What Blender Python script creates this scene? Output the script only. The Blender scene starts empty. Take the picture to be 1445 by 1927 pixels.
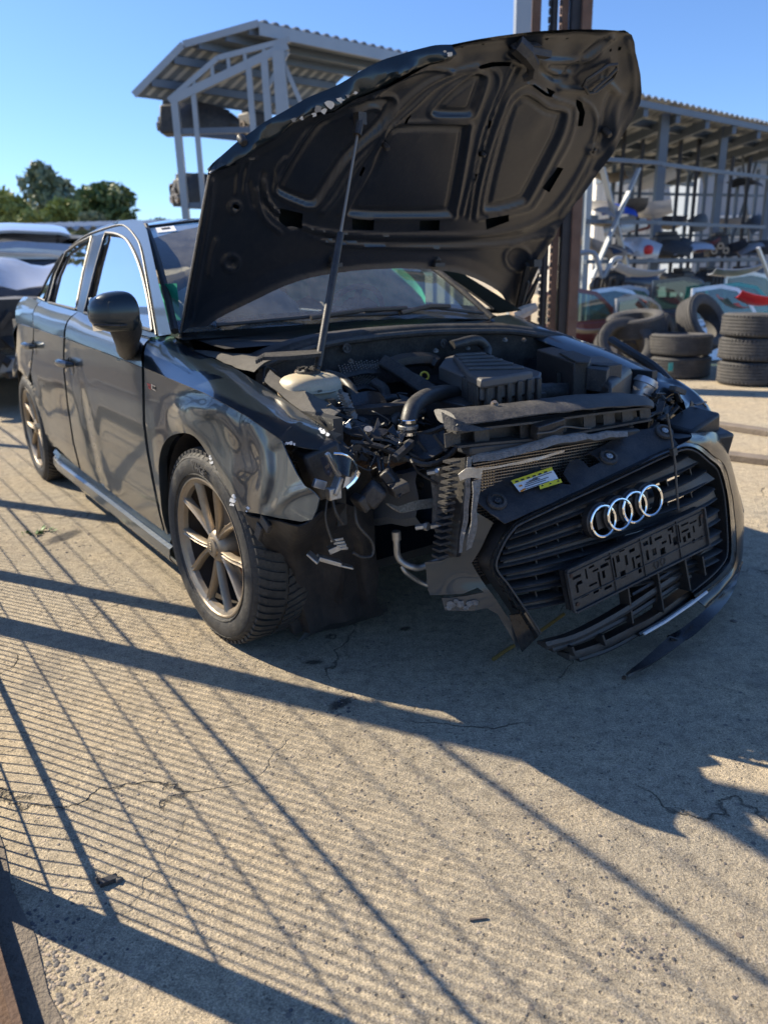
import bpy, bmesh, math, random
import numpy as np
from mathutils import Vector, Matrix
from mathutils.geometry import delaunay_2d_cdt
random.seed(7); rng = np.random.default_rng(7)
PI = math.pi; R = math.radians
SC = bpy.context.scene; COL = SC.collection

# ---------------------------------------------------------------- camera
FPX, CH, PIT, ROLL = 1400., 1.1285, .3082, -.027
cp_, sp_, cr_, sr_ = math.cos(PIT), math.sin(PIT), math.cos(ROLL), math.sin(ROLL)
cam = bpy.data.cameras.new('camera'); camo = bpy.data.objects.new('camera', cam); COL.objects.link(camo)
fw = Vector((0, cp_, -sp_)); up = Vector((0, sp_, cp_)); rt = Vector((1, 0, 0))
ix = rt*cr_ + up*sr_; iy = up*cr_ - rt*sr_
camo.matrix_world = Matrix(((ix.x, iy.x, -fw.x, 0), (ix.y, iy.y, -fw.y, 0), (ix.z, iy.z, -fw.z, CH), (0, 0, 0, 1)))
cam.sensor_fit = 'HORIZONTAL'; cam.sensor_width = 36; cam.lens = 36*FPX/1445
cam.clip_start = .02; cam.clip_end = 2000
cam.dof.use_dof = True; cam.dof.focus_distance = 1.78; cam.dof.aperture_fstop = 4.6
SC.camera = camo
# ---------------------------------------------------------------- light
SUN_AZ, SUN_EL = 155., 38.            # azimuth from +X towards +Y
W = bpy.data.worlds.new('World'); SC.world = W; W.use_nodes = True
nt = W.node_tree; nt.nodes.clear()
sky = nt.nodes.new('ShaderNodeTexSky'); sky.sky_type = 'NISHITA'; sky.sun_disc = False
sky.sun_elevation = R(SUN_EL); sky.sun_rotation = R(90-SUN_AZ)
sky.air_density = 1.0; sky.dust_density = .3; sky.ozone_density = 2.2; sky.altitude = 100
bg = nt.nodes.new('ShaderNodeBackground'); bg.inputs[1].default_value = .080
wo = nt.nodes.new('ShaderNodeOutputWorld')
tn = nt.nodes.new('ShaderNodeMix'); tn.data_type = 'RGBA'; tn.blend_type = 'MULTIPLY'; tn.inputs[0].default_value = 1; tn.inputs[7].default_value = (.68, .875, 1.19, 1)
nt.links.new(sky.outputs[0], tn.inputs[6]); nt.links.new(tn.outputs[2], bg.inputs[0]); nt.links.new(bg.outputs[0], wo.inputs[0])
sl = bpy.data.lights.new('sun', 'SUN'); sl.energy = 5.0; sl.angle = R(.53); sl.color = (1, .875, .67)
so = bpy.data.objects.new('sun', sl); COL.objects.link(so)
sd = Vector((math.cos(R(SUN_EL))*math.cos(R(SUN_AZ)), math.cos(R(SUN_EL))*math.sin(R(SUN_AZ)), math.sin(R(SUN_EL))))
so.rotation_euler = sd.to_track_quat('Z', 'Y').to_euler(); so.location = sd*40
SC.view_settings.view_transform = 'Standard'; SC.view_settings.look = 'None'
SC.view_settings.exposure = 1.06; SC.view_settings.gamma = 1; SC.view_settings.use_curve_mapping = False
SC.render.engine = 'CYCLES'
SC.cycles.max_bounces = 8; SC.cycles.transparent_max_bounces = 12
SC.cycles.sample_clamp_indirect = 6; SC.cycles.caustics_reflective = False; SC.cycles.caustics_refractive = False
SC.cycles.use_denoising = True

# ---------------------------------------------------------------- photo rays -> real points
OX, OY, PSI = .1574, 2.7253, -.961     # car frame: X forward from front axle, Y to the car's left, Z up
cc, ss = math.cos(PSI), math.sin(PSI)
def ray(u, v):
    a = (u-722.5)/FPX; b = -(v-963.5)/FPX
    x = a*cr_ - b*sr_; h = a*sr_ + b*cr_
    return (x, cp_+h*sp_, -sp_+h*cp_)
def ground(u, v, z=0.):
    r = ray(u, v); t = (z-CH)/r[2]; return Vector((r[0]*t, r[1]*t, z))
def atd(u, v, D):
    r = ray(u, v); t = D/r[1]; return Vector((r[0]*t, D, CH+r[2]*t))
def c2w(p): return Vector((OX+p[0]*cc-p[1]*ss, OY+p[0]*ss+p[1]*cc, p[2]))
def dc(d): return (d[0]*cc+d[1]*ss, -d[0]*ss+d[1]*cc, d[2])
_o = dc((-OX, -OY, 0)); CO = (_o[0], _o[1], CH)
def cray(u, v): return dc(ray(u, v))
def P(u, v, **k):
    (a, val), = k.items(); i = 'XYZ'.index(a); d = cray(u, v); t = (val-CO[i])/d[i]
    return tuple(CO[j]+d[j]*t for j in range(3))
def PP(o, n, u, v):                    # ray with a plane (car frame)
    d = cray(u, v); t = sum((o[j]-CO[j])*n[j] for j in range(3))/sum(d[j]*n[j] for j in range(3))
    return tuple(CO[j]+d[j]*t for j in range(3))

# ---------------------------------------------------------------- helpers
def interp(x, tab):
    xs = [t[0] for t in tab]; ys = [t[1] for t in tab]; return float(np.interp(x, xs, ys))
def cr(pts, n=6, closed=False):
    """Catmull-Rom through points of any dimension"""
    pts = [np.array(p, float) for p in pts]; m = len(pts); out = []
    for i in range(m if closed else m-1):
        p1, p2 = pts[i], pts[(i+1) % m]
        p0 = pts[(i-1) % m] if closed or i > 0 else 2*p1-p2
        p3 = pts[(i+2) % m] if closed or i+2 < m else 2*p2-p1
        for k in range(n):
            t = k/n
            out.append(tuple(.5*((2*p1)+(-p0+p2)*t+(2*p0-5*p1+4*p2-p3)*t*t+(-p0+3*p1-3*p2+p3)*t**3)))
    if not closed: out.append(tuple(pts[-1]))
    return out
def resample(pts, n):
    a = np.array(pts, float); d = np.r_[0, np.cumsum(np.linalg.norm(np.diff(a, axis=0), axis=1))]
    t = np.linspace(0, d[-1], n); return [tuple(np.interp(x, d, a[:, j]) for j in range(a.shape[1])) for x in t]
def pip(px, py, poly):
    poly = np.asarray(poly); x1, y1 = poly[:, 0], poly[:, 1]; x2, y2 = np.roll(x1, -1), np.roll(y1, -1)
    px = np.atleast_1d(px)[:, None]; py = np.atleast_1d(py)[:, None]
    c = ((y1 > py) != (y2 > py)) & (px < (x2-x1)*(py-y1)/np.where(y2 == y1, 1e-12, y2-y1)+x1)
    return (c.sum(1) % 2) == 1
def segdist(px, py, poly, closed=True):
    a = np.asarray(poly, float)[:, :2]; b = np.roll(a, -1, 0)
    if not closed: a, b = a[:-1], b[:-1]
    p = np.stack([px, py], 1)[:, None, :]; ab = b-a
    t = np.clip(((p-a)*ab).sum(2)/np.maximum((ab*ab).sum(1), 1e-12), 0, 1)
    return np.sqrt((((a+t[..., None]*ab)-p)**2).sum(2)).min(1)
def dens(poly, res, closed=True):
    out = []; m = len(poly)
    for i in range(m if closed else m-1):
        a = np.array(poly[i][:2], float); b = np.array(poly[(i+1) % m][:2], float)
        k = max(1, int(round(np.linalg.norm(b-a)/res)))
        out += [tuple(a+(b-a)*j/k) for j in range(k)]
    return out
def cdt(outer, holes, res):
    outer = dens(outer, res); holes = [dens(h, res) for h in holes]
    o = np.array(outer); x0, y0 = o.min(0); x1, y1 = o.max(0)
    gx, gy = np.meshgrid(np.arange(x0+res/2, x1, res), np.arange(y0+res/2, y1, res))
    gx[::2] += res*.25; gx[1::2] -= res*.25
    gx, gy = gx.ravel(), gy.ravel(); ok = pip(gx, gy, outer)
    gx, gy = gx[ok], gy[ok]; ok = segdist(gx, gy, outer) > res*.5
    for h in holes: ok &= ~pip(gx, gy, h) & (segdist(gx, gy, h) > res*.5)
    vs = list(outer); ed = [(i, (i+1) % len(outer)) for i in range(len(outer))]
    for h in holes:
        b = len(vs); vs += h; ed += [(b+i, b+(i+1) % len(h)) for i in range(len(h))]
    vs += list(zip(gx[ok], gy[ok]))
    r = delaunay_2d_cdt([Vector(v) for v in vs], ed, [], 0, 1e-6)
    vv = np.array([tuple(v) for v in r[0]]); ff = np.array([f for f in r[2] if len(f) == 3])
    c = vv[ff].mean(1); ok = pip(c[:, 0], c[:, 1], outer)
    for h in holes: ok &= ~pip(c[:, 0], c[:, 1], h)
    return vv, [tuple(int(i) for i in f) for f in ff[ok]]

def props(o, label=None, cat=None, group=None, kind=None):
    if label: o['label'] = label
    if cat: o['category'] = cat
    if group: o['group'] = group
    if kind: o['kind'] = kind
    return o
def empty(name, loc=(0, 0, 0), rz=0, label=None, cat=None, group=None, parent=None):
    o = bpy.data.objects.new(name, None); COL.objects.link(o); o.location = loc; o.rotation_euler.z = rz
    o.empty_display_size = .1; o.parent = parent
    return props(o, label, cat, group)
def link(name, me, mt, parent=None, smooth=35, bevel=0, solid=0, sub=0, off=-1., **kw):
    o = bpy.data.objects.new(name, me); COL.objects.link(o)
    if mt and not me.materials: me.materials.append(mt)
    if smooth:
        me.polygons.foreach_set('use_smooth', [True]*len(me.polygons)); me.set_sharp_from_angle(angle=R(smooth))
    if solid:
        m = o.modifiers.new('s', 'SOLIDIFY'); m.thickness = solid; m.offset = off
        if smooth: m2 = o.modifiers.new('e', 'EDGE_SPLIT'); m2.split_angle = R(min(smooth, 50))
    if bevel:
        m = o.modifiers.new('b', 'BEVEL'); m.width = bevel; m.segments = 2; m.limit_method = 'ANGLE'; m.angle_limit = R(40)
    if sub:
        m = o.modifiers.new('u', 'SUBSURF'); m.levels = sub; m.render_levels = sub
    o.parent = parent
    return props(o, **kw)
def mesh(name, vs, fs, mt, parent=None, **kw):
    me = bpy.data.meshes.new(name); me.from_pydata([tuple(map(float, v)) for v in vs], [], [tuple(f) for f in fs]); me.validate(); me.update()
    return link(name, me, mt, parent, **kw)
class MB:
    def __init__(s): s.v = []; s.f = []
    def add(s, vs, fs):
        b = len(s.v); s.v += [tuple(v) for v in vs]; s.f += [tuple(b+i for i in f) for f in fs]; return s
    def box(s, c, d, rot=None, taper=1.):
        x, y, z = d[0]/2, d[1]/2, d[2]/2; t = taper
        vs = [Vector(p) for p in ((-x, -y, -z), (x, -y, -z), (x, y, -z), (-x, y, -z), (-x*t, -y*t, z), (x*t, -y*t, z), (x*t, y*t, z), (-x*t, y*t, z))]
        if rot is not None:
            m = rot if isinstance(rot, Matrix) else Matrix.Rotation(rot[2], 3, 'Z') @ Matrix.Rotation(rot[1], 3, 'Y') @ Matrix.Rotation(rot[0], 3, 'X')
            vs = [m @ v for v in vs]
        c = Vector(c)
        return s.add([v+c for v in vs], [(0, 3, 2, 1), (4, 5, 6, 7), (0, 1, 5, 4), (1, 2, 6, 5), (2, 3, 7, 6), (3, 0, 4, 7)])
    def beam(s, a, b, w, h=None, upv=(0, 0, 1)):
        a, b = Vector(a), Vector(b); d = b-a; L = d.length; d = d.normalized(); u = Vector(upv)
        if abs(d.dot(u)) > .98: u = Vector((1, 0, 0))
        x = d.cross(u).normalized(); u = x.cross(d)
        m = Matrix((x, d, u)).transposed()
        return s.box((a+b)/2, (w, L, h or w), m)
    def tube(s, pts, r, n=8, cap=True, sq=None):
        pts = [Vector(p) for p in pts]; rs = r if isinstance(r, (list, tuple)) else [r]*len(pts)
        vs = []; m = len(pts); nrm = None
        for i, p in enumerate(pts):
            t = (pts[min(i+1, m-1)]-pts[max(i-1, 0)]).normalized()
            if nrm is None:
                nrm = t.orthogonal().normalized() if sq is None else (Vector(sq)-t*t.dot(Vector(sq))).normalized()
            nrm = (nrm-t*t.dot(nrm)).normalized(); b = t.cross(nrm)
            vs += [p+(nrm*math.cos(a)+b*math.sin(a))*rs[i] for a in [2*PI*k/n for k in range(n)]]
        fs = [(i*n+k, i*n+(k+1) % n, (i+1)*n+(k+1) % n, (i+1)*n+k) for i in range(m-1) for k in range(n)]
        if cap: fs += [tuple(range(n-1, -1, -1)), tuple((m-1)*n+k for k in range(n))]
        return s.add(vs, fs)
    def lathe(s, prof, n=32, M=None, close=False, a0=0, a1=2*PI):
        """prof: (r, h); axis = local z"""
        M = M or Matrix.Identity(4); vs = []; full = abs(a1-a0-2*PI) < 1e-6; q = n if full else n+1; m = len(prof)
        for i in range(q):
            a = a0+(a1-a0)*i/n
            vs += [M @ Vector((r*math.cos(a), r*math.sin(a), h)) for r, h in prof]
        fs = []
        for i in range(n):
            j = (i+1) % q
            for k in range(m if close else m-1):
                k2 = (k+1) % m; fs.append((i*m+k, j*m+k, j*m+k2, i*m+k2))
        return s.add(vs, fs)
    def grid(s, rows, closed=False):
        n = len(rows[0]); vs = [p for r in rows for p in r]; fs = []
        for i in range(len(rows)-1):
            for k in range(n if closed else n-1):
                k2 = (k+1) % n; fs.append((i*n+k, i*n+k2, (i+1)*n+k2, (i+1)*n+k))
        return s.add(vs, fs)
    def prism(s, poly, a, b):
        """poly: list of 3D points; a, b offset vectors of the two faces"""
        n = len(poly); a, b = Vector(a), Vector(b); vs = [Vector(p)+a for p in poly]+[Vector(p)+b for p in poly]
        return s.add(vs, [tuple(range(n)), tuple(range(2*n-1, n-1, -1))]+[(i, n+i, n+(i+1) % n, (i+1) % n) for i in range(n)])
    def obj(s, name, mt, parent=None, **kw): return mesh(name, s.v, s.f, mt, parent, **kw)
def axis(p, d):
    """matrix whose local z points along d, at p"""
    q = Vector(d).to_track_quat('Z', 'Y').to_matrix().to_4x4(); q.translation = Vector(p); return q
def copytree(o, parent=None, **kw):
    c = o.copy(); COL.objects.link(c); c.parent = parent
    for ch in o.children: copytree(ch, c)
    return props(c, **kw)
def smooth_noise(p, s=1., seed=0):
    from mathutils import noise
    return noise.noise(Vector((p[0]*s+seed*7.3, p[1]*s-seed*3.1, p[2]*s+seed)))

# ---------------------------------------------------------------- materials
class N:
    def __init__(s, name):
        s.m = bpy.data.materials.new(name); s.m.use_nodes = True; s.t = s.m.node_tree; s.b = s.t.nodes['Principled BSDF']; s._c = None
    def n(s, ty, **k):
        x = s.t.nodes.new('ShaderNode'+ty)
        for a, b in k.items(): setattr(x, a, b)
        return x
    def l(s, a, b): s.t.links.new(a, b)
    def co(s):
        if not s._c: s._c = s.n('TexCoord')
        return s._c.outputs['Object']
    def noise(s, sc, det=4, rough=.6, dist=0, vec=None):
        x = s.n('TexNoise'); x.inputs['Scale'].default_value = sc; x.inputs['Detail'].default_value = det
        x.inputs['Roughness'].default_value = rough; x.inputs['Distortion'].default_value = dist; s.l(vec or s.co(), x.inputs['Vector']); return x.outputs[0]
    def vor(s, sc, feat='F1', out=0, rand=1., vec=None):
        x = s.n('TexVoronoi'); x.feature = feat; x.inputs['Scale'].default_value = sc; x.inputs['Randomness'].default_value = rand; s.l(vec or s.co(), x.inputs['Vector']); return x.outputs[out]
    def ramp(s, f, stops):
        x = s.n('ValToRGB'); e = x.color_ramp.elements
        while len(e) < len(stops): e.new(.5)
        for q, (p, c) in zip(e, stops):
            q.position = p; q.color = (c, c, c, 1) if isinstance(c, (int, float)) else (*c, 1)
        s.l(f, x.inputs[0]); return x.outputs[0]
    def mix(s, f, a, b, mode='MIX'):
        x = s.n('Mix'); x.data_type = 'RGBA'; x.blend_type = mode
        for i, q in ((0, f), (6, a), (7, b)):
            if isinstance(q, (int, float)): x.inputs[i].default_value = q if i == 0 else (q, q, q, 1)
            elif isinstance(q, tuple): x.inputs[i].default_value = (*q, 1)
            else: s.l(q, x.inputs[i])
        return x.outputs[2]
    def math(s, op, a, b=0, cl=False):
        x = s.n('Math'); x.operation = op; x.use_clamp = cl
        for i, q in ((0, a), (1, b)):
            if isinstance(q, (int, float)): x.inputs[i].default_value = q
            else: s.l(q, x.inputs[i])
        return x.outputs[0]
    def sep(s, vec):
        x = s.n('SeparateXYZ'); s.l(vec, x.inputs[0]); return x.outputs
    def bump(s, h, st=.3, dist=.01, prev=None):
        x = s.n('Bump'); x.inputs['Strength'].default_value = st; x.inputs['Distance'].default_value = dist
        s.l(h, x.inputs['Height'])
        if prev: s.l(prev, x.inputs['Normal'])
        s.l(x.outputs[0], s.b.inputs['Normal']); return x.outputs[0]
    def set(s, **k):
        for a, v in k.items():
            i = s.b.inputs[a.replace('_', ' ')]
            if isinstance(v, (int, float)): i.default_value = v
            elif isinstance(v, tuple): i.default_value = (*v, 1) if len(v) == 3 else v
            else: s.l(v, i)
        return s
def simple(name, col, rough=.5, metal=0., var=.25, vs=12., bump=0., bs=60., dust=0., dustc=(.22, .2, .17), **k):
    q = N(name); f = q.noise(vs, 5)
    c = q.mix(f, tuple(x*(1-var) for x in col), tuple(min(1, x*(1+var)) for x in col)); rr = rough
    if dust:
        d = q.ramp(q.math('MULTIPLY', q.noise(vs*.6+2, 6, .7), q.noise(vs*7, 3, .8)), [(.17, 0.), (.42, 1.)])
        d = q.math('MULTIPLY', d, dust); c = q.mix(d, c, dustc); rr = q.math('ADD', q.math('MULTIPLY', d, .5), rough, True)
    q.set(Base_Color=c, Roughness=rr, Metallic=metal, **k)
    if bump: q.bump(q.noise(bs, 4), bump, .01)
    return q.m
def car_paint(name, col, metal=.55, dust=.5):
    q = N(name); z = q.sep(q.co())[2]
    low = q.ramp(z, [(.1, .75), (.8, .3)])
    g = q.math('MULTIPLY', q.ramp(q.noise(5, 6, .7), [(.35, 0.), (.75, 1.)]), q.ramp(q.noise(60, 4, .8), [(.3, .2), (.7, 1.)]))
    g = q.math('MULTIPLY', q.math('MULTIPLY', g, low), dust)
    m = q.n('Mapping'); q.l(q.co(), m.inputs[0]); m.inputs['Scale'].default_value = (26, 26, 2.2)
    m.inputs['Rotation'].default_value = (0, .15, 0)
    st = q.ramp(q.noise(1.6, 4, .6, .4, m.outputs[0]), [(.60, 0.), (.76, 1.)])
    m2 = q.n('Mapping'); q.l(q.co(), m2.inputs[0]); m2.inputs['Scale'].default_value = (9, 9, 150); m2.inputs['Rotation'].default_value = (0, 1.2, 0)
    sc = q.ramp(q.noise(1.2, 3, .6, .8, m2.outputs[0]), [(.71, 0.), (.74, 1.)])
    g = q.math('ADD', g, q.math('MULTIPLY', st, .13*dust), True); g = q.math('ADD', g, q.math('MULTIPLY', sc, .16*dust), True)
    film = q.math('MULTIPLY', q.ramp(z, [(.70, .50), (.86, .05)]), q.ramp(q.noise(2.2, 4, .6), [(.3, .55), (.7, 1.)])); film = q.math('MULTIPLY', film, dust*2.2)
    gg = q.math('MAXIMUM', g, film)
    c = q.mix(gg, col, (.20, .215, .225))
    q.set(Base_Color=c, Metallic=q.math('SUBTRACT', metal, q.math('MULTIPLY', gg, metal), True), Roughness=q.math('ADD', .30, q.math('MULTIPLY', g, .45)),
          Coat_Weight=q.math('SUBTRACT', 1., g, True), Coat_Roughness=.045, Coat_IOR=1.38, Specular_IOR_Level=.15)
    q.bump(q.noise(3.2, 2, .5), .03, .01)
    return q.m
M = {}
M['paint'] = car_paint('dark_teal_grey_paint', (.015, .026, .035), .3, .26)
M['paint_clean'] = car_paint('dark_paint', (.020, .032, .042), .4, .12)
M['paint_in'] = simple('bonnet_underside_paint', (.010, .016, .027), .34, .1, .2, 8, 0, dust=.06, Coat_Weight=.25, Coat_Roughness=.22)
M['black'] = simple('black_plastic', (.018, .018, .02), .42, 0, .4, 25, .12, 220, dust=.22)
M['black_dusty'] = simple('dusty_black_plastic', (.022, .022, .024), .55, 0, .4, 18, .25, 150, dust=.32)
M['black_gloss'] = simple('gloss_black_plastic', (.010, .011, .013), .16, 0, .2, 10, 0, dust=.12)
M['liner'] = simple('wheel_arch_liner_plastic', (.022, .021, .022), .5, 0, .4, 6, .3, 30, dust=.25, dustc=(.12, .10, .085))
M['felt'] = simple('dusty_felt', (.10, .095, .088), .9, 0, .4, 30, .5, 250, dust=.4)
M['rubber'] = simple('hose_rubber', (.025, .026, .028), .45, 0, .3, 20, .1, 200, dust=.35)
M['tyre'] = simple('tyre_rubber', (.028, .027, .026), .62, 0, .35, 14, .25, 120, dust=.38, dustc=(.16, .15, .13))
M['tyre_old'] = simple('old_tyre_rubber', (.045, .045, .047), .75, 0, .35, 9, .3, 90, dust=.5, dustc=(.17, .16, .15))
M['alloy'] = simple('bronze_grey_alloy', (.36, .295, .215), .34, .55, .2, 18, .05, 200, dust=.35, dustc=(.18, .15, .12))
M['barrel'] = simple('shaded_brake_dusted_alloy', (.06, .05, .042), .6, .4, .3, 18, dust=.3, dustc=(.09, .07, .05))  # alloy darkened for shade inside the wheel as well as brake dust
M['chrome'] = simple('chrome', (.82, .83, .84), .06, 1., .03, 5)
M['alu'] = simple('dirty_aluminium', (.45, .44, .42), .38, .85, .35, 30, .2, 120, dust=.4)
M['torn_pale'] = simple('torn_pale_sealant', (.36, .33, .27), .8, .1, .95, 160, 1., 300, dust=.5, dustc=(.04, .04, .04))
M['alu_torn'] = simple('torn_corroded_metal', (.22, .21, .20), .6, .4, .95, 110, 1., 260, dust=.5, dustc=(.55, .55, .54))
M['chassis'] = simple('grey_chassis_paint', (.15, .17, .20), .4, .2, .25, 10, .1, 90, dust=.25)
M['steel_dark'] = simple('painted_chassis_steel', (.035, .038, .042), .45, .3, .3, 12, .1, 90, dust=.35, dustc=(.10, .09, .08))
M['rust'] = simple('rusty_steel', (.085, .05, .032), .85, .1, .6, 25, .5, 120)
M['disc'] = simple('brake_disc_steel', (.30, .25, .20), .45, .7, .4, 20)
M['calliper'] = simple('rusty_calliper', (.22, .08, .03), .8, .1, .6, 30, .4, 100)
M['primer'] = simple('primer_and_glint_white', (.66, .68, .70), .8, 0, .2, 60, .4, 200)
M['filler'] = simple('cream_plastic_tank', (.50, .44, .33), .42, 0, .18, 20, .05, 80, dust=.3, Subsurface_Weight=.1)
M['yellow'] = simple('yellow_plastic', (.75, .52, .05), .4)
M['strap'] = simple('yellow_strap', (.20, .125, .03), .7, 0, .4, 40)
M['white'] = simple('white_paint', (.60, .61, .63), .35, 0, .08, 4, dust=.25)
M['silver'] = simple('silver_car_paint', (.52, .54, .57), .32, .55, .08, 3, Coat_Weight=.8, dust=.25)
M['maroon'] = simple('maroon_car_paint', (.13, .02, .022), .35, .2, .15, 4, Coat_Weight=.6, dust=.2)
M['greyp'] = simple('grey_car_paint', (.26, .26, .27), .4, .3, .1, 4, Coat_Weight=.5, dust=.4)
M['navy'] = simple('navy_car_paint', (.012, .018, .04), .3, .2, .1, 4, Coat_Weight=.7, dust=.2)
M['teal'] = simple('teal_car_paint', (.01, .26, .27), .35, 0, .1, 4, Coat_Weight=.6)
M['red'] = simple('red_plastic', (.55, .02, .03), .4)
M['blue'] = simple('blue_plastic', (.015, .06, .38), .4)
M['galv'] = simple('galvanised_steel', (.30, .33, .36), .42, .4, .15, 2.5, .05, 40)
M['rack'] = simple('grey_blue_rack_steel', (.11, .14, .18), .5, .3, .2, 3, .05, 40)
M['rustmast'] = simple('rusty_mast_steel', (.13, .075, .055), .7, .2, .6, 7, .3, 40, dust=.3)
M['darksteel'] = simple('dark_mast_steel', (.03, .03, .035), .5, .4, .4, 10)
M['wall'] = simple('pale_sheet_wall', (.62, .60, .55), .7, 0, .05, 1)
M['wallblue'] = simple('blue_grey_sheet_wall', (.24, .28, .34), .6, 0, .05, 1)
M['wood'] = simple('weathered_plank', (.16, .13, .105), .85, 0, .5, 8, .5, 60, dust=.3)
M['interior'] = simple('dark_interior', (.03, .031, .034), .8, 0, .3, 10)
M['airbag'] = simple('airbag_cloth', (.70, .74, .72), .85, 0, .1, 10, .4, 30)
M['greenbag'] = simple('green_curtain_airbag', (.03, .42, .26), .6, 0, .3, 20)
M['sticker'] = simple('white_sticker', (.78, .79, .80), .5, 0, .12, 50)
M['stickery'] = simple('yellow_sticker', (.80, .68, .05), .5, 0, .1, 40)
M['ink'] = simple('printed_ink', (.03, .03, .035), .6)
M['fabric'] = simple('rag_cloth', (.60, .48, .40), .9, 0, .5, 30, .5, 60)
M['leaf'] = simple('weed_leaf', (.07, .16, .03), .6, 0, .4, 40)
M['amber'] = simple('amber_lens', (.7, .25, .03), .25)
def glass_mat(name, tint, dust=.12, frost=None):
    q = N(name); q.t.nodes.remove(q.b); out = [n for n in q.t.nodes if n.type == 'OUTPUT_MATERIAL'][0]
    tr = q.n('BsdfTransparent'); tr.inputs[0].default_value = (*tint, 1)
    gl = q.n('BsdfGlossy'); gl.inputs['Roughness'].default_value = .02
    fr = q.n('Fresnel'); fr.inputs[0].default_value = 1.62
    f = q.math('ADD', q.math('MULTIPLY', fr.outputs[0], 1.1), .05, True)
    m1 = q.n('MixShader'); q.l(f, m1.inputs[0]); q.l(tr.outputs[0], m1.inputs[1]); q.l(gl.outputs[0], m1.inputs[2])
    df = q.n('BsdfDiffuse'); df.inputs[0].default_value = (.5, .5, .48, 1)
    d = q.math('MULTIPLY', q.ramp(q.noise(9, 6, .8), [(.3, .25), (.75, 1.)]), dust)
    if frost:
        sp = q.ramp(q.vor(frost, 'F1'), [(.0, 1.), (.16, 0.)]); sp = q.math('MULTIPLY', sp, q.ramp(q.noise(4, 3), [(.48, 0.), (.6, .8)]))
        d = q.math('ADD', d, sp, True)
    m2 = q.n('MixShader'); q.l(d, m2.inputs[0]); q.l(m1.outputs[0], m2.inputs[1]); q.l(df.outputs[0], m2.inputs[2])
    q.l(m2.outputs[0], out.inputs[0]); return q.m
M['glass'] = glass_mat('car_window_glass', (.32, .42, .40), .03)
M['screen'] = glass_mat('windscreen_glass', (.82, .92, .92), .30, 160)  # real dust, thickened to stand in for the brightness of reflected sky
M['lens'] = glass_mat('headlight_lens', (.85, .87, .9), .06)
M['green_glass'] = glass_mat('green_door_glass', (.16, .27, .23), .06)

# concrete: coarse aggregate, joints, stains, cracks
def concrete():
    q = N('worn_concrete'); co = q.co()
    big = q.noise(.9, 5, .6); mid0 = q.noise(28, 6, .75); mid = q.noise(7, 6, .7); fine = q.noise(120, 5, .75); gr = q.noise(420, 2, .8)
    c = q.mix(q.ramp(big, [(.35, 0.), (.65, 1.)]), (.60, .475, .305), (.52, .445, .325))
    c = q.mix(q.ramp(mid, [(.3, .55), (.7, 0.)]), c, (.27, .245, .205))
    c = q.mix(q.math('MULTIPLY', q.ramp(fine, [(.3, 1.), (.55, 0.)]), .75), c, (.15, .135, .11))
    c = q.mix(q.math('MULTIPLY', q.ramp(gr, [(.5, 0.), (.68, 1.)]), .6), c, (.66, .58, .45))
    c = q.mix(1., c, q.ramp(q.noise(260, 3, .8), [(.30, .30), (.5, .95), (.72, 1.5)]), 'MULTIPLY')
    c = q.mix(1., c, q.ramp(mid0, [(.32, .68), (.5, 1.), (.7, 1.2)]), 'MULTIPLY')
    # exposed pebbles
    vd = q.vor(46, 'F1'); vc = q.vor(46, 'F1', 1)
    s = q.sep(vc); pick = q.math('GREATER_THAN', s[0], .80)
    peb = q.math('MULTIPLY', q.ramp(vd, [(.22, 1.), (.30, 0.)]), pick)
    pc = q.mix(s[1], (.12, .11, .11), (.50, .42, .33)); c = q.mix(q.math('MULTIPLY', peb, .75), c, pc)
    # pits
    pd = q.vor(75, 'F1'); ps = q.sep(q.vor(75, 'F1', 1)); pit = q.math('MULTIPLY', q.ramp(pd, [(.15, 1.), (.26, 0.)]), q.math('GREATER_THAN', ps[2], .92))
    c = q.mix(q.math('MULTIPLY', pit, .5), c, (.08, .07, .06))
    # cracks
    m = q.n('Mapping'); q.l(co, m.inputs[0]); w = q.noise(3, 5, .7)
    wv = q.n('VectorMath'); wv.operation = 'SCALE'; x = q.n('TexNoise'); x.inputs['Scale'].default_value = 2.4; x.inputs['Detail'].default_value = 8; q.l(co, x.inputs['Vector'])
    q.l(x.outputs[1], wv.inputs[0]); wv.inputs['Scale'].default_value = .55
    av = q.n('VectorMath'); av.operation = 'ADD'; q.l(m.outputs[0], av.inputs[0]); q.l(wv.outputs[0], av.inputs[1])
    cd = q.vor(.95, 'DISTANCE_TO_EDGE', 0, 1., av.outputs[0])
    crk = q.math('MULTIPLY', q.ramp(cd, [(.0, 1.), (.0028, 0.)]), q.ramp(q.noise(1.7, 3), [(.47, 0.), (.55, 1.)]))
    c = q.mix(q.math('MULTIPLY', crk, .75), c, (.06, .055, .045))
    # oil and damp stains
    st = q.ramp(q.noise(1.6, 4, .55, .6), [(.62, 0.), (.72, .5)]); c = q.mix(st, c, (.13, .125, .12))
    q.set(Base_Color=c, Roughness=.88, Specular_IOR_Level=.25)
    h = q.math('ADD', q.math('MULTIPLY', mid, .9), q.math('MULTIPLY', fine, .65)); h = q.math('ADD', h, q.math('MULTIPLY', gr, .30)); h = q.math('ADD', h, q.math('MULTIPLY', mid0, .8))
    h = q.math('ADD', h, q.math('MULTIPLY', peb, .22)); h = q.math('SUBTRACT', h, q.math('MULTIPLY', pit, .5)); h = q.math('SUBTRACT', h, q.math('MULTIPLY', crk, 1.1))
    q.bump(h, 1., .0085)
    return q.m
M['concrete'] = concrete()
M['cover'] = simple('grey_engine_cover_plastic', (.075, .075, .078), .5, 0, .25, 20, .1, 150, dust=.3)
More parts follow.
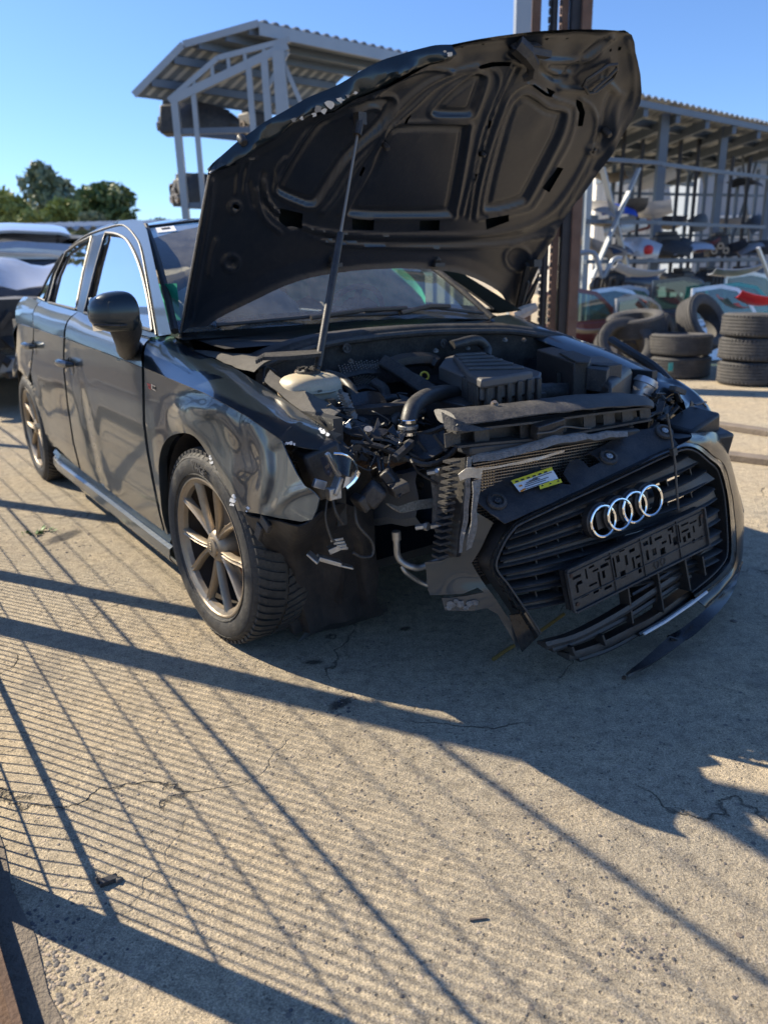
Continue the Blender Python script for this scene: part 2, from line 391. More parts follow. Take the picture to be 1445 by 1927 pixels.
M['dirt'] = simple('gritty_dirt', (.17, .145, .12), .95, 0, .5, 40, .9, 130)

# ================================================================ THE DAMAGED CAR
CAR = empty('damaged_car', (OX, OY, 0), PSI, 'dark grey hatchback with smashed front, raised crumpled bonnet and hanging bumper', 'car')
def Wz(z): return interp(z, [(.09, .80), (.13, .845), (.165, .866), (.19, .862), (.205, .846), (.235, .852), (.35, .875), (.5, .884), (.65, .887), (.78, .887), (.95, .884)])
def g2(x, z, x0, z0, sx, sz, a): return a*math.exp(-((x-x0)/sx)**2-((z-z0)/sz)**2)
def W(x, z, dmg=True):
    w = Wz(z)
    if x > -.1: w -= .05*max(0, x-.1)**2
    if x < -2.55: w -= .16*(-2.55-max(x, -3.4))**2
    for wx in (0, -2.637):                       # arch flare
        r = math.hypot(x-wx, z-.317); w += .007*math.exp(-((r-.38)/.06)**2)
    if dmg:
        w += g2(x, z, .03, .735, .15, .055, .026)+g2(x, z, .62, .58, .24, .16, .035)-g2(x, z, .33, .68, .12, .05, .010)
        w -= g2(x, z, -1.32, .42, .06, .22, .016)+g2(x, z, -1.75, .55, .25, .1, .005); w += g2(x, z, -1.18, .40, .07, .25, .006)
    return w
def side(u, v, off=0., dmg=True):
    y = -.88
    for _ in range(26):
        p = P(u, v, Y=y); y = .5*y-.5*W(p[0], min(max(p[2], .09), .95), dmg)
    p = P(u, v, Y=y-off); return p
def G(z): return -(.805-(z-.97)*.50) + .03*max(0, z-1.2)
def cabin(u, v, off=0.):
    y = -.75
    for _ in range(14):
        p = P(u, v, Y=y); y = G(p[2])
    return P(u, v, Y=y-off)
def pxpatch(name, outline, fn, mt, holes=(), res=6, parent=CAR, mirror=None, **kw):
    vv, ff = cdt(outline, list(holes), res); vs = [fn(u, v) for u, v in vv]
    # front faces towards the camera
    f = ff[0]; a, b, c = (Vector(vs[i]) for i in f); nn = (b-a).cross(c-a)
    if nn.dot(Vector(CO)-a) < 0: ff = [f[::-1] for f in ff]
    o = mesh(name, vs, ff, mt, parent, **kw)
    if mirror:
        kw2 = {k: v for k, v in kw.items() if k != 'label'}
        mesh(name, [(x, -y, z) for x, y, z in vs], [f[::-1] for f in ff], mt, mirror, **kw2)
    return o
CREASE = [(34, 607), (84.5, 622.6), (121, 635), (137, 641), (210, 668), (269, 691), (329, 717), (386, 741), (462, 782.6), (531, 831)]
def crease_v(u): return float(np.interp(u, [c[0] for c in CREASE], [c[1] for c in CREASE]))
SILL = [(50, 558), (68.5, 564), (91, 573.5), (114, 580), (148.4, 586), (178, 601), (242, 621), (287.7, 631)]
# --- doors and rear quarter
gapF = [(269, 692), (270, 740), (271, 795), (278, 850), (287, 899), (300, 962), (311, 1004)]
gapB = [(121, 636), (120, 670), (121, 703), (127, 760), (138, 832), (150, 880)]
rarch = [(89.7, 838), (86, 822), (78, 790), (66.4, 756), (51.5, 718), (40, 699)]
def cseg(u0, u1, n=8, d=0): return [(u, crease_v(u)+d) for u in np.linspace(u0, u1, n)]
LEFTSIDE = CAR
door = pxpatch('front_door', cseg(123, 266.5, 9, 1)+[(u-2.5, v) for u, v in gapF]+[(306, 1001), (220, 934), (152, 884)]+[(u+1.5, v) for u, v in gapB[::-1]][:-1], side, M['paint'], mirror=CAR, solid=.012, smooth=50)
rdoor = pxpatch('rear_door', cseg(64, 119, 5, 1)+[(u-1.5, v) for u, v in gapB]+[(140, 874), (108, 842), (94, 838)]+[(r[0]+1.5, r[1]) for r in rarch[:4]]+[(58, 700), (63, 660), (64, 625)], side, M['paint'], mirror=CAR, solid=.012, smooth=50)
rq = pxpatch('rear_quarter_panel', cseg(34, 62.5, 4, 1)+[(61, 660), (56, 700), (50, 714), (40, 699), (33, 695), (27, 699), (25, 709), (23, 695), (28, 675), (31, 653), (32, 628)], side, M['paint'], mirror=CAR, solid=.01, smooth=50)
def shoulder(name, ca, sa, n, top_y=-.80, mt='paint', mirror=True):
    c3 = resample([side(u, crease_v(u)) for u in np.linspace(*ca, n)], n)
    s3 = resample([P(u, float(np.interp(u, [s[0] for s in SILL], [s[1] for s in SILL])), Y=top_y) for u in np.linspace(*sa, n)], n)
    rows = []
    for k in range(7):
        t = k/6; rows.append([tuple(c3[i][j]*(1-t)+s3[i][j]*t + (0, -.016*math.sin(PI*t), .012*math.sin(PI*t))[j] for j in range(3)) for i in range(n)])
    b = MB().grid([r for r in rows]); o = b.obj(name, M[mt], CAR, smooth=60)
    if mirror: mesh(name, [(x, -y, z) for x, y, z in b.v], [f[::-1] for f in b.f], M[mt], CAR, smooth=60)
shoulder('door_shoulder', (123, 267), (148, 288), 14)
shoulder('rear_door_shoulder', (64, 119.5), (76, 146.5), 8)
shoulder('quarter_shoulder', (30, 63), (44, 75), 6)
# tail of the body behind what the photo shows
def tail_rows(sgn):
    rows = []
    for z in (.30, .45, .6, .75, .86, .93, 1.03):
        row = []
        for x in np.linspace(-2.84, -3.42, 11):
            t = (x+2.84)/-.58; w = W(max(x, -2.98), min(z, .9), False)-.008-(.05 if z > .9 else 0)-(.10 if z > 1. else 0)
            row.append((x, sgn*(w-.22*t**2.5), z))
        row += [(-3.44-.02*math.sin(z*6), sgn*y, z) for y in (.55, .35, .15, 0)]
        rows.append(row)
    return rows
for s in (-1, 1): MB().grid(tail_rows(s)).obj('tail_panel', M['paint'], CAR, smooth=60)
# rear arch upper body
for s in (-1, 1):
    rows = []
    for t in np.linspace(0, 1, 10):
        x = -2.637+.36*math.cos(PI-PI*t*.55); zz = .317+.36*math.sin(PI-PI*t*.55)
        rows.append([(x, s*W(x, zz+.0), zz), (x, s*(W(x, zz)-.10), zz)])
    MB().grid(rows).obj('wheel_arch', M['black'], CAR)
    MB().grid([[(-3.0-.0, s*.80, z), (-3.40, s*.62, z)] for z in (.22, .32, .45)]).obj('rear_bumper_corner', M['paint'], CAR)
# sill
sp = cr([(-2.25, 0), (-1.3, 0), (-.42, 0)], 8)
sp = resample(sp, 22)
for s in (-1, 1):
    prof = [(.70, .085), (.80, .09), (.842, .115), (.866, .150), (.862, .185), (.846, .197), (.858, .212), (.845, .235), (.80, .245)]
    rows = [[(x, s*y, z+(.02 if i == 0 else 0)) for y, z in prof] for i, (x, _) in enumerate(sp)]
    MB().grid(rows).obj('sill_trim', M['paint'], CAR, smooth=30, solid=.004)
# --- door handles
for (u, v, rear, mx) in ((130, 683, 0, CAR), (62, 650, 1, CAR)):
    c = side(u, v)
    b = MB().tube([(c[0]+d, c[1]-o_, c[2]+.004*math.cos(d*14)) for d, o_ in ((-.105, .006), (-.09, .028), (-.03, .038), (.04, .038), (.085, .026), (.10, .004))], [.008, .014, .0165, .0165, .014, .008], 10, sq=(0, 0, 1))
    b.obj('door_handle', M['paint_clean'], door if not rear else rdoor)
    mesh('door_handle', [(x, -y, z) for x, y, z in b.v], [f[::-1] for f in b.f], M['paint_clean'], CAR)
    MB().lathe([(.04, 0), (.034, -.004), (.02, -.012), (0, -.014)], 18, axis((c[0]+.03, c[1]-.0015, c[2]-.01), (0, -1, 0))).obj('handle_recess', M['black_gloss'], door if not rear else rdoor)

# --- greenhouse side with window openings
wf = cr([(287, 622), (279, 565), (263, 501), (242, 456), (221.5, 441), (199, 437.5)], 5)+[(181, 500), (159, 588)]
wr = [(124.6, 474), (150, 456), (173, 445), (156, 515), (143, 582), (91.7, 568.6), (106, 515)]
wq = [(119, 478), (98, 520), (86, 566), (72, 560), (92, 520), (108, 492)]
gout = [(322, 628), (312, 585), (300, 540), (287, 480), (276.5, 433), (268, 416), (250, 412), (225, 415), (190, 426), (149, 447), (128, 470), (104, 503), (79.6, 548), (66, 566), (84, 577), (114, 584), (148, 590), (178, 605), (242, 625), (288, 634)]
pxpatch('cabin_side', gout, cabin, M['paint_clean'], holes=(wf, wr, wq), res=7, mirror=CAR, smooth=50)
def glassp(name, poly):
    vv, ff = cdt(poly, [], 9); vs = [cabin(u, v, -.012) for u, v in vv]
    mesh(name, vs, ff, M['glass'], CAR, smooth=60); mesh(name, [(x, -y, z) for x, y, z in vs], [f[::-1] for f in ff], M['glass'], CAR, smooth=60)
for w_ in (wf, wr, wq): glassp('side_window', w_)
for w_ in (wf, wr, wq):
    pts = [cabin(u, v, .002) for u, v in dens(w_, 10)]; pts.append(pts[0])
    b = MB().tube(pts, .0065, 6); b.obj('window_trim', M['black'], CAR)
    mesh('window_trim', [(x, -y, z) for x, y, z in b.v], [f[::-1] for f in b.f], M['black'], CAR)
# B pillar cover
pb = [(173, 445), (199, 437.5), (181, 500), (159, 588), (143, 582), (156, 515)]
vv, ff = cdt(pb, [], 9); mesh('pillar_cover', [cabin(u, v, .003) for u, v in vv], ff, M['black_gloss'], CAR)
# seam line roof / door frame
sm = [cabin(u, v, .003) for u, v in cr([(294, 630), (278, 537), (265, 468), (253, 443), (237, 426), (222, 423), (190, 432), (160, 444), (130, 466)], 5)]
MB().tube(sm, .0035, 6).obj('door_seal', M['black'], CAR)
# roof
def zc(x): return 1.427-.075*((x+1.75)/.75)**2*(1 if x > -1.75 else .78)
rows = []
for x in np.linspace(-1.10, -3.05, 22):
    z0 = zc(x); ye = .585-.045*(max(0, -1.6-x)**2); ze = z0-.085
    rows.append([(x-.10*(abs(t))**2.2*(1 if x > -1.3 else 0), ye*t, z0-(z0-ze)*abs(t)**2.6) for t in np.linspace(-1, 1, 19)])
rows2 = [[(r[0][0], r[0][1]-.02, r[0][2]-.03)]+r+[(r[-1][0], r[-1][1]+.02, r[-1][2]-.03)] for r in rows]
MB().grid(rows2).obj('roof', M['paint_clean'], CAR, smooth=60)
# rear window + hatch
r0 = rows[-1]; hrow = [[(p[0]+(-3.40-p[0])*t, p[1]*(1+.12*t), p[2]+(1.0-p[2])*t) for p in r0] for t in (0, .33, .66, 1)]
MB().grid(hrow).obj('rear_window', M['glass'], CAR, smooth=60)
# --- windscreen
bot = cr([(-.50, -.715, .952), (-.40, -.38, .958), (-.36, 0, .962), (-.36, .38, .95), (-.42, .72, .925)], 5)
top = cr([(-1.15, -.555, 1.345), (-1.11, -.30, 1.372), (-1.10, 0, 1.380), (-1.11, .30, 1.372), (-1.15, .555, 1.345)], 5)
rows = []
for k in range(9):
    t = k/8; rows.append([tuple(a[j]*(1-t)+b_[j]*t+(.02, 0, .05)[j]*math.sin(PI*t)*.6 for j in range(3)) for a, b_ in zip(bot, top)])
wsc = MB().grid(rows).obj('windscreen', M['screen'], CAR, smooth=60)
for s, e in ((0, -1), (1, 1)):                       # pillar seals
    pts = [r[0 if s == 0 else -1] for r in rows]
    MB().tube([(p[0], p[1]+e*.012, p[2]+.006) for p in pts], .014, 8).obj('pillar_seal', M['black_dusty'], CAR)
MB().tube([(p[0]+.0, p[1], p[2]+.004) for p in top], .006, 6).obj('roof_seal', M['black'], CAR)
def onscreen(s, t, off=.004):
    i = s*20; k = t*8; i0, k0 = min(int(i), 19), min(int(k), 7); a, b = i-i0, k-k0
    q = [Vector(rows[k0][i0]), Vector(rows[k0][i0+1]), Vector(rows[k0+1][i0]), Vector(rows[k0+1][i0+1])]
    p = q[0]*(1-a)*(1-b)+q[1]*a*(1-b)+q[2]*(1-a)*b+q[3]*a*b; n = (q[1]-q[0]).cross(q[2]-q[0]).normalized()
    return p+n*off
MB().grid([[onscreen(s, t) for s in (.025, .05, .075, .10)] for t in (.90, .925, .95, .972)]).obj('windscreen_sticker', M['sticker'], wsc)
MB().grid([[onscreen(s, t, .006) for s in (.045, .06, .08)] for t in (.935, .955)]).obj('sticker_print', M['ink'], wsc)
# black border of the screen along the bottom
MB().grid([[onscreen(s, t, -.004) for s in np.linspace(0, 1, 21)] for t in (0, .05, .09)]).obj('screen_border', M['black_gloss'], wsc)
# wipers
def wiper(pts, bl):
    w = [onscreen(s, t, .03) for s, t in pts]; b = [onscreen(s, t, .014) for s, t in bl]
    o = MB().tube(w, .009, 6, sq=(0, 0, 1)).obj('wiper_arm', M['black'], CAR)
    MB().tube(b, .008, 6).obj('wiper_blade', M['black'], o)
wiper([(.34, -.02 if 0 else 0), (.5, .03), (.63, .035)], [(.10, .015), (.35, .03), (.60, .02)])
wiper([(.60, .0), (.72, .05), (.80, .05)], [(.50, .035), (.75, .06), (.97, .03)])
# --- cabin inside
INT = MB()
INT.box((-1.9, 0, .22), (2.9, 1.5, .04)).box((-1.9, -.755, .55), (2.9, .03, .74)).box((-1.9, .755, .55), (2.9, .03, .74))
INT.obj('cabin_tub', M['interior'], CAR)
rowd = [[(-.45-.0*t, y, .93), (-.62, y, .945), (-.80, y, .96-.03*abs(y)), (-.93, y, .90), (-.97, y, .78), (-.9, y, .5)] for y in np.linspace(-.72, .72, 13) for t in (0,)]
MB().grid(rowd).obj('dashboard', M['black_dusty'], CAR, smooth=50)
for y in (-.36, .36):
    s_ = MB().box((-1.75, y, .62), (.16, .48, .62), (0, -.28, 0), .85).box((-1.5, y, .40), (.52, .5, .16)).obj('seat', M['interior'], CAR, bevel=.04)
    MB().box((-1.90, y, 1.04), (.09, .26, .17), (0, -.2, 0), .8).obj('headrest', M['interior'], s_, bevel=.03)
MB().box((-2.75, 0, .70), (.16, 1.3, .6), (0, -.35, 0)).obj('rear_seat', M['interior'], CAR, bevel=.05)
sw = MB(); cA = axis((-1.02, .36, .93), (-1, 0, .55))
sw.lathe([(.175+.014*math.cos(a), .014*math.sin(a)) for a in np.linspace(0, 2*PI, 9)[:-1]], 28, cA, close=True).lathe([(.0, .02), (.06, .02), (.07, -.01), (0, -.02)], 16, cA)
for a in (0, PI*.5, PI, ):
    d = cA.to_3x3() @ Vector((math.cos(a), math.sin(a), 0)); sw.beam(Vector(cA.translation), Vector(cA.translation)+d*.17, .03, .012)
sw.obj('steering_wheel', M['black'], CAR)
# deflated passenger airbag (photo left) lying on the dash
ab = MB(); rws = []
for i in range(13):
    th = i/12*PI; row = []
    for k in range(20):
        ph = 2*PI*k/20; nn = 1+.16*smooth_noise((math.cos(ph)*2, math.sin(ph)*2, th*2), 1.3, 3)
        row.append((-.80+.13*math.sin(th)*math.cos(ph)*nn, -.33+.30*math.sin(th)*math.sin(ph)*nn, 1.0+.15*math.cos(th)*nn*(1.0 if th < PI/2 else .5)-.10*max(0, math.sin(ph)*math.sin(th))**2))
    rws.append(row)
ab.grid(rws, closed=True).obj('passenger_airbag', M['airbag'], CAR, smooth=70)
for s in (-1, 1):
    rw = [[(x, s*(.60-.03*math.sin(x*17)), zt-.30*t-.03*math.sin(x*11)*t) for t in np.linspace(0, 1, 7)] for x, zt in [(x, 1.30-.12*max(0, x+1.3)**1.2*3) for x in np.linspace(-2.3, -.75, 26)]]
    if s > 0: MB().grid(rw).obj('curtain_airbag', M['greenbag'], CAR, smooth=60)
MB().grid([[(x, -.66+.02*math.sin(x*20), 1.12-.14*t) for t in np.linspace(0, 1, 5)] for x in np.linspace(-.86, -.62, 8)]).obj('curtain_airbag', M['greenbag'], CAR, smooth=60)

# --- door mirror
def mirror2(s):
    """s=-1: right-hand side"""
    c0 = P(213, 590, Y=-1.0); c = Vector((c0[0], s*1.0, c0[2])); rws = []
    e = lambda q, p: math.copysign(abs(q)**p, q)
    for i in range(17):
        th = PI*i/16; row = []
        for k in range(28):
            ph = 2*PI*k/28; cx, cy, cz = math.sin(th)*math.cos(ph), math.cos(th), math.sin(th)*math.sin(ph)
            x = .052*e(cx, .7); x = x if x > 0 else x*.4
            row.append((c.x+x-.03*cy*s, c.y+.068*e(cy, .7), c.z+(.066-.012*cy*s-.010*(cz<0))*e(cz, .8)))
        rws.append(row)
    mm = MB().grid(rws, closed=True).obj('side_mirror', M['paint_clean'], CAR, smooth=50)
    lo = [[(p[0]*1.0+(.002 if p[0] > c.x else 0), p[1]+s*.001, p[2]-.002) for p in r if p[2] < c.z-.018] for r in rws]
    b0 = P(232, 650, Y=-.885); base = Vector((b0[0]-.0, s*.875, b0[2]-.01)); q0 = Vector((c.x-.005, c.y-s*.035, c.z-.045))
    MB().tube([q0+Vector((0, s*.01, .03)), q0, q0*.45+base*.55+Vector((0, 0, -.015)), base+Vector((0, -s*.01, 0))], [.055, .05, .036, .046], 12, sq=(1, 0, 0)).obj('mirror_foot', M['black'], mm, smooth=50)
    MB().grid([[(c.x-.026, c.y+y, c.z+z) for y in (-.06, 0, .06)] for z in (-.05, 0, .05)]).obj('mirror_glass', M['chrome'], mm)
    MB().tube([(c.x+.035, c.y-s*.06, c.z-.03), (c.x+.060, c.y, c.z-.034), (c.x+.03, c.y+s*.07, c.z-.028)], .003, 6).obj('mirror_seam', M['black'], mm)
mirror2(-1)
MB().tube([(-.42, .86, .93), (-.40, .93, .955), (-.38, .97, .97)], [.03, .028, .02], 8).obj('mirror_stub', M['fabric'], CAR)

# --- front fender, torn open at the headlight
arch = [(318.6, 1014.5), (305, 966), (299, 897), (299.6, 862), (308, 834.5), (324, 819), (344.6, 814.5), (362, 819), (376, 832), (393, 858.8), (414, 893), (434.5, 931.4), (446.6, 960.8)]
fo = cseg(271.5, 531, 16, 0)+[(533, 838), (540, 855), (548.7, 872.6), (559, 893.4), (573, 914), (592, 928), (600.6, 938), (595.4, 959), (586.8, 978), (566, 981.6), (524.5, 974.7), (483, 966), (462, 962.6)]+cr(arch[::-1], 3)+[(312, 1006), (302, 963), (289.5, 899), (280.5, 850), (273.5, 795), (272.5, 740)]
fo = [p for i, p in enumerate(fo) if i == 0 or math.dist(p, fo[i-1]) > 1.2]
FOLDS = [([(395, 765), (430, 790), (452, 840), (462, 880)], 20, .011), ([(470, 800), (492, 850), (498, 900), (486, 960)], 15, .008), ([(520, 850), (520, 900), (505, 950)], 12, -.007), ([(500, 970), (548, 930), (592, 915)], 9, .006), ([(340, 770), (360, 762), (385, 775)], 14, .006)]
FOLDS = [(cr(a, 4), b, c) for a, b, c in FOLDS]
def fend(u, v):
    p = side(u, v); a = .0
    n = smooth_noise(p, 3, 9)*.002
    k = max(0, min(1, (p[0]-.12)/.3)); 
    # pressed folds running from the arch to the headlight edge
    f1 = math.exp(-((p[2]-(.60+.22*(p[0]-.3)))/.035)**2)*.000*k - math.exp(-((p[2]-(.645+.05*(p[0]-.3)))/.04)**2)*.000*k
    for pts, w_, h_ in FOLDS:
        dd = float(segdist(np.array([u]), np.array([v]), pts, False)[0]); f1 += h_*math.exp(-(dd/w_)**2)
    return side(u, v, n*k+f1)
fen = pxpatch('front_fender', fo, fend, M['paint'], res=4.5, solid=.003, smooth=60)
# arch lip turned inwards
ap = [side(u, v) for u, v in cr(arch, 4)]
MB().grid([[p, (p[0], p[1]+.03, p[2]), (p[0], p[1]+.032, p[2]+.006)] for p in ap]).obj('arch_lip', M['paint'], fen, smooth=60)
# upper spear between crease and bonnet gap
ce = [fend(u, crease_v(u)) for u in np.linspace(271.5, 531, 26)]+[P(u, v, Y=y) for u, v, y in ((538, 833, -.865), (562, 841, -.84), (594, 847, -.80), (618, 847, -.755), (635, 839, -.72))]
te = [P(u, v, Y=y) for u, v, y in ((289, 633, -.79), (306, 636, -.755), (324, 632, -.73), (337, 644, -.72), (358, 658, -.71), (393, 672, -.70), (441, 693, -.69), (490, 724, -.68), (524, 745, -.68), (566, 776, -.69), (611, 807, -.70), (630, 828, -.71), (636, 837, -.72))]
ce, te = resample(ce, 46), resample(te, 46); rws = []
for k in range(10):
    t = k/9; row = []
    for i in range(46):
        q = i/45; bul = .018*math.sin(PI*t)*(1-.6*q); p = [ce[i][j]*(1-t)+te[i][j]*t for j in range(3)]
        nz = smooth_noise(p, 14, 5)*.007*max(0, q-.35)
        row.append((p[0], p[1]-bul*.5, p[2]+bul+nz*.5))
    rws.append(row)
MB().grid(rws[::-1]).obj('fender_top', M['paint_clean'], fen, smooth=60, solid=.002)
MB().grid([[te[i], (te[i][0], te[i][1]+.004, te[i][2]-.03), (te[i][0], te[i][1]+.05, te[i][2]-.035)] for i in range(46)]).obj('fender_flange', M['black_dusty'], fen)
# chipped paint flakes on torn edges, and painted glints on the bonnet edge
def flake(u, v, r, fn, seed, mt='primer', parent=fen, off=.003):
    rr = random.Random(seed); n = 9; pts = []
    for k in range(n):
        a = 2*PI*k/n; q = r*(.5+.9*rr.random()); pts.append((u+q*math.cos(a)*1.2, v+q*math.sin(a)))
    vs = [fn(a, b) for a, b in pts]; c = Vector(fn(u, v)); vs.append(tuple(c))
    d = (Vector(CO)-c).normalized()*off
    mesh('chip_or_glint', [Vector(p)+d for p in vs], [(k, (k+1) % n, n) for k in range(n)], M[mt], parent, smooth=0)
for i, (u, v, r) in enumerate(((437, 942, 5), (440, 934, 4), (436, 950, 3), (395, 858, 2), (396, 864, 3), (398, 870, 2.5), (466, 956, 3), (464, 962, 2), (534, 842, 2.5), (536, 836, 3), (541, 834, 3), (547, 833, 3.5), (553, 836, 2.5))):
    flake(u, v, r, fend if u < 500 else (lambda a, b: P(a, b, Y=-.875)), i)
for i, (u, v, r) in enumerate(((590, 823, 4), (597, 820, 4.5), (611, 836, 3.5), (614, 832, 2.5), (617, 817, 3), (632, 839, 3), (608, 811, 4), (603, 807, 2.5))):
    flake(u, v, r, lambda a, b: PP(P(600, 830, Y=-.755), (0.35, -.5, .8), a, b), 30+i, off=.006)
# badge
def flatpoly(name, pts, fn, mt, parent, off=.004, th=.003):
    vs = [Vector(fn(u, v)) for u, v in pts]; d = (Vector(CO)-vs[0]).normalized()
    MB().prism(vs, d*off, d*(off-th)).obj(name, M[mt], parent, smooth=0)
flatpoly('badge', [(284, 722), (292.5, 726), (293, 736), (284.5, 731.5)], side, 'chrome', fen)
for k in range(4): flatpoly('badge_mark', [(286.5+k*1.6, 726+k*.6), (287.4+k*1.6, 726.4+k*.6), (287.4+k*1.6, 731.4+k*.6), (286.5+k*1.6, 731+k*.6)], side, 'ink', fen, off=.0055, th=.001)
flatpoly('badge_red', [(276.5, 720.5), (283.5, 723), (283.5, 728), (278, 725.5)], side, 'red', fen)
flatpoly('badge_red', [(278, 726.5), (283.5, 729), (284, 733.5), (280, 731.5)], side, 'red', fen)

# --- left-hand fender and head lamp (far side)
tl = [P(u, v, Y=y) for u, v, y in ((972, 594, .86), (1000, 606, .87), (1080, 636, .88), (1150, 662, .88), (1220, 695, .88), (1265, 716, .87), (1300, 738, .85))]
tl = resample(cr(tl, 4), 24); rws = []
for i, p in enumerate(tl):
    q = i/23; x, y, z = p
    rws.append([(x, y-.17, z-.012-.0*q), (x, y-.12, z+.004), (x, y-.05, z+.006), (x, y, z), (x, y+.03, z-.03), (x+.0, y+.045, z-.08), (x, y+.05, z-.16)]+([(x, y+.05, z-.26), (x, y+.045, z-.36)] if 1 else []))
rws = [r if not (-.33 < r[0][0] < .33) else r[:-1]+[(r[-1][0], r[-1][1], max(r[-1][2], .317+math.sqrt(max(0, .36**2-r[-1][0]**2))))] for r in rws]
fl = MB().grid(rws).obj('front_fender', M['paint_clean'], CAR, smooth=60, solid=.003)
# door-to-fender lower left side strip so the side view is closed
MB().grid([[(x, .885, z) for x in (-.42, -.36)] for z in (.22, .5, .85)]).obj('fender_rear_edge', M['paint_clean'], fl)

# ================================================================ BONNET
HA = R(54); HO = (-.53, 0, .93); HN = Vector((math.sin(HA), 0, -math.cos(HA)))
def hood(u, v, off=0.): 
    p = PP(HO, HN, u, v); return (p[0]+HN.x*off, p[1], p[2]+HN.z*off)
h_out = [(338, 637), (345, 600), (357, 530), (371, 450), (384, 380), (393.6, 325), (412, 316), (434.7, 307), (477, 277), (520, 252), (549, 227), (584, 212), (624, 207), (659, 185), (679, 177), (720, 160), (766, 135), (806, 118), (846, 106), (850, 85), (900, 74), (975, 63), (1040, 57), (1110, 55), (1164, 57.5), (1184, 61), (1192, 94), (1199, 125), (1203, 150), (1201, 190), (1172, 240), (1130, 310), (1094, 362), (1060, 408), (1028, 462), (1002, 520), (985, 560), (972, 582), (961, 586), (952, 566), (942, 551), (922, 536), (892, 521), (859, 510), (815, 504), (766, 501), (720, 502), (679, 504), (630, 510), (579, 519.6), (530, 536), (486, 557), (442, 578), (405, 597), (375, 620), (352, 640)]
pocket = {
 'A': [(745, 243), (790, 238), (876, 240), (882, 247), (868, 330), (854, 398), (846, 406), (760, 408), (668, 405), (662, 396), (700, 330), (728, 262)],
 'B': [(893, 146), (912, 146), (914, 156), (897, 205), (888, 218), (862, 220), (824, 218), (820, 211), (850, 178)],
 'C': [(975, 192), (990, 182), (1010, 190), (1035, 208), (1062, 214), (1066, 222), (1052, 262), (1020, 325), (995, 372), (985, 382), (950, 393), (920, 397), (916, 388), (928, 330), (948, 258), (966, 204)],
 'D': [(600, 236), (620, 222), (690, 190), (735, 188), (742, 200), (722, 236), (690, 268), (655, 302), (625, 345), (600, 382), (584, 388), (560, 380), (533, 368), (526, 356), (545, 318), (575, 270)]}
pocket = {k: cr(v, 3, True) for k, v in pocket.items()}
ridges = [
 ([(500, 345), (505, 375), (525, 403), (560, 424), (610, 437), (700, 444), (800, 446), (900, 443), (975, 432), (1030, 405), (1070, 360), (1105, 300), (1125, 240), (1118, 205), (1098, 190)], 5, .009),
 ([(498, 330), (496, 370), (512, 398), (545, 425), (600, 450), (700, 459), (800, 460), (905, 456), (990, 445), (1052, 412)], 6, -.008),
 ([(560, 436), (610, 455), (660, 462), (760, 467), (860, 468), (960, 462), (1040, 440)], 4, .008),
 ([(610, 402), (640, 365), (668, 318), (708, 270), (748, 212), (800, 165), (850, 140), (900, 126)], 7, .010),
 ([(640, 405), (668, 362), (700, 300), (735, 245), (780, 205), (820, 168), (870, 142), (915, 130), (940, 140), (940, 165), (925, 200), (905, 260), (890, 330), (872, 405)], 4, .007),
 ([(896, 412), (904, 360), (922, 290), (945, 220), (960, 180), (985, 160), (1005, 160), (1040, 185), (1080, 200), (1088, 212), (1075, 265), (1040, 330), (1010, 385), (985, 400), (900, 415)], 4, .007),
 ([(884, 410), (895, 340), (915, 262), (935, 200), (952, 160), (966, 128)], 3.5, .009),
 ([(889, 412), (900, 345), (920, 268), (940, 205), (958, 165), (975, 130)], 3.0, -.006),
 ([(1030, 120), (1000, 108), (1060, 118), (1110, 110), (1150, 70)], 9, .014), ([(1000, 115), (1040, 145), (1062, 150), (1100, 110), (1140, 75)], 7, -.012),
 ([(960, 110), (1010, 125), (1050, 140), (1075, 142)], 7, .010), ([(1060, 170), (1100, 172), (1130, 150), (1150, 160), (1165, 175)], 8, .010),
 ([(1130, 330), (1150, 270), (1160, 215), (1175, 180)], 9, .011), ([(1115, 320), (1135, 265), (1140, 215), (1152, 180)], 6, -.008),
 ([(1178, 70), (1188, 110), (1193, 150), (1190, 190), (1160, 240), (1110, 318), (1075, 372), (1040, 430), (1005, 490)], 4, .008),
 ([(455, 310), (450, 340), (448, 368)], 3, .005), ([(470, 308), (466, 340), (462, 366)], 3, .005), ([(435, 305), (486, 300)], 3, .006),
 ([(360, 600), (372, 530), (385, 460), (395, 400), (400, 340)], 5, .006), ([(410, 455), (400, 480), (396, 520)], 6, .006), ([(488, 360), (490, 390), (505, 420), (530, 440)], 5, .007),
 ([(540, 300), (525, 320), (524, 345)], 4, .006), ([(470, 345), (478, 390)], 6, -.005),
 ([(1082, 375), (1060, 402), (1045, 425)], 5, -.006), ([(720, 210), (700, 208), (670, 225)], 5, .008), ([(850, 135), (800, 128), (740, 150), (700, 180)], 7, .010)]
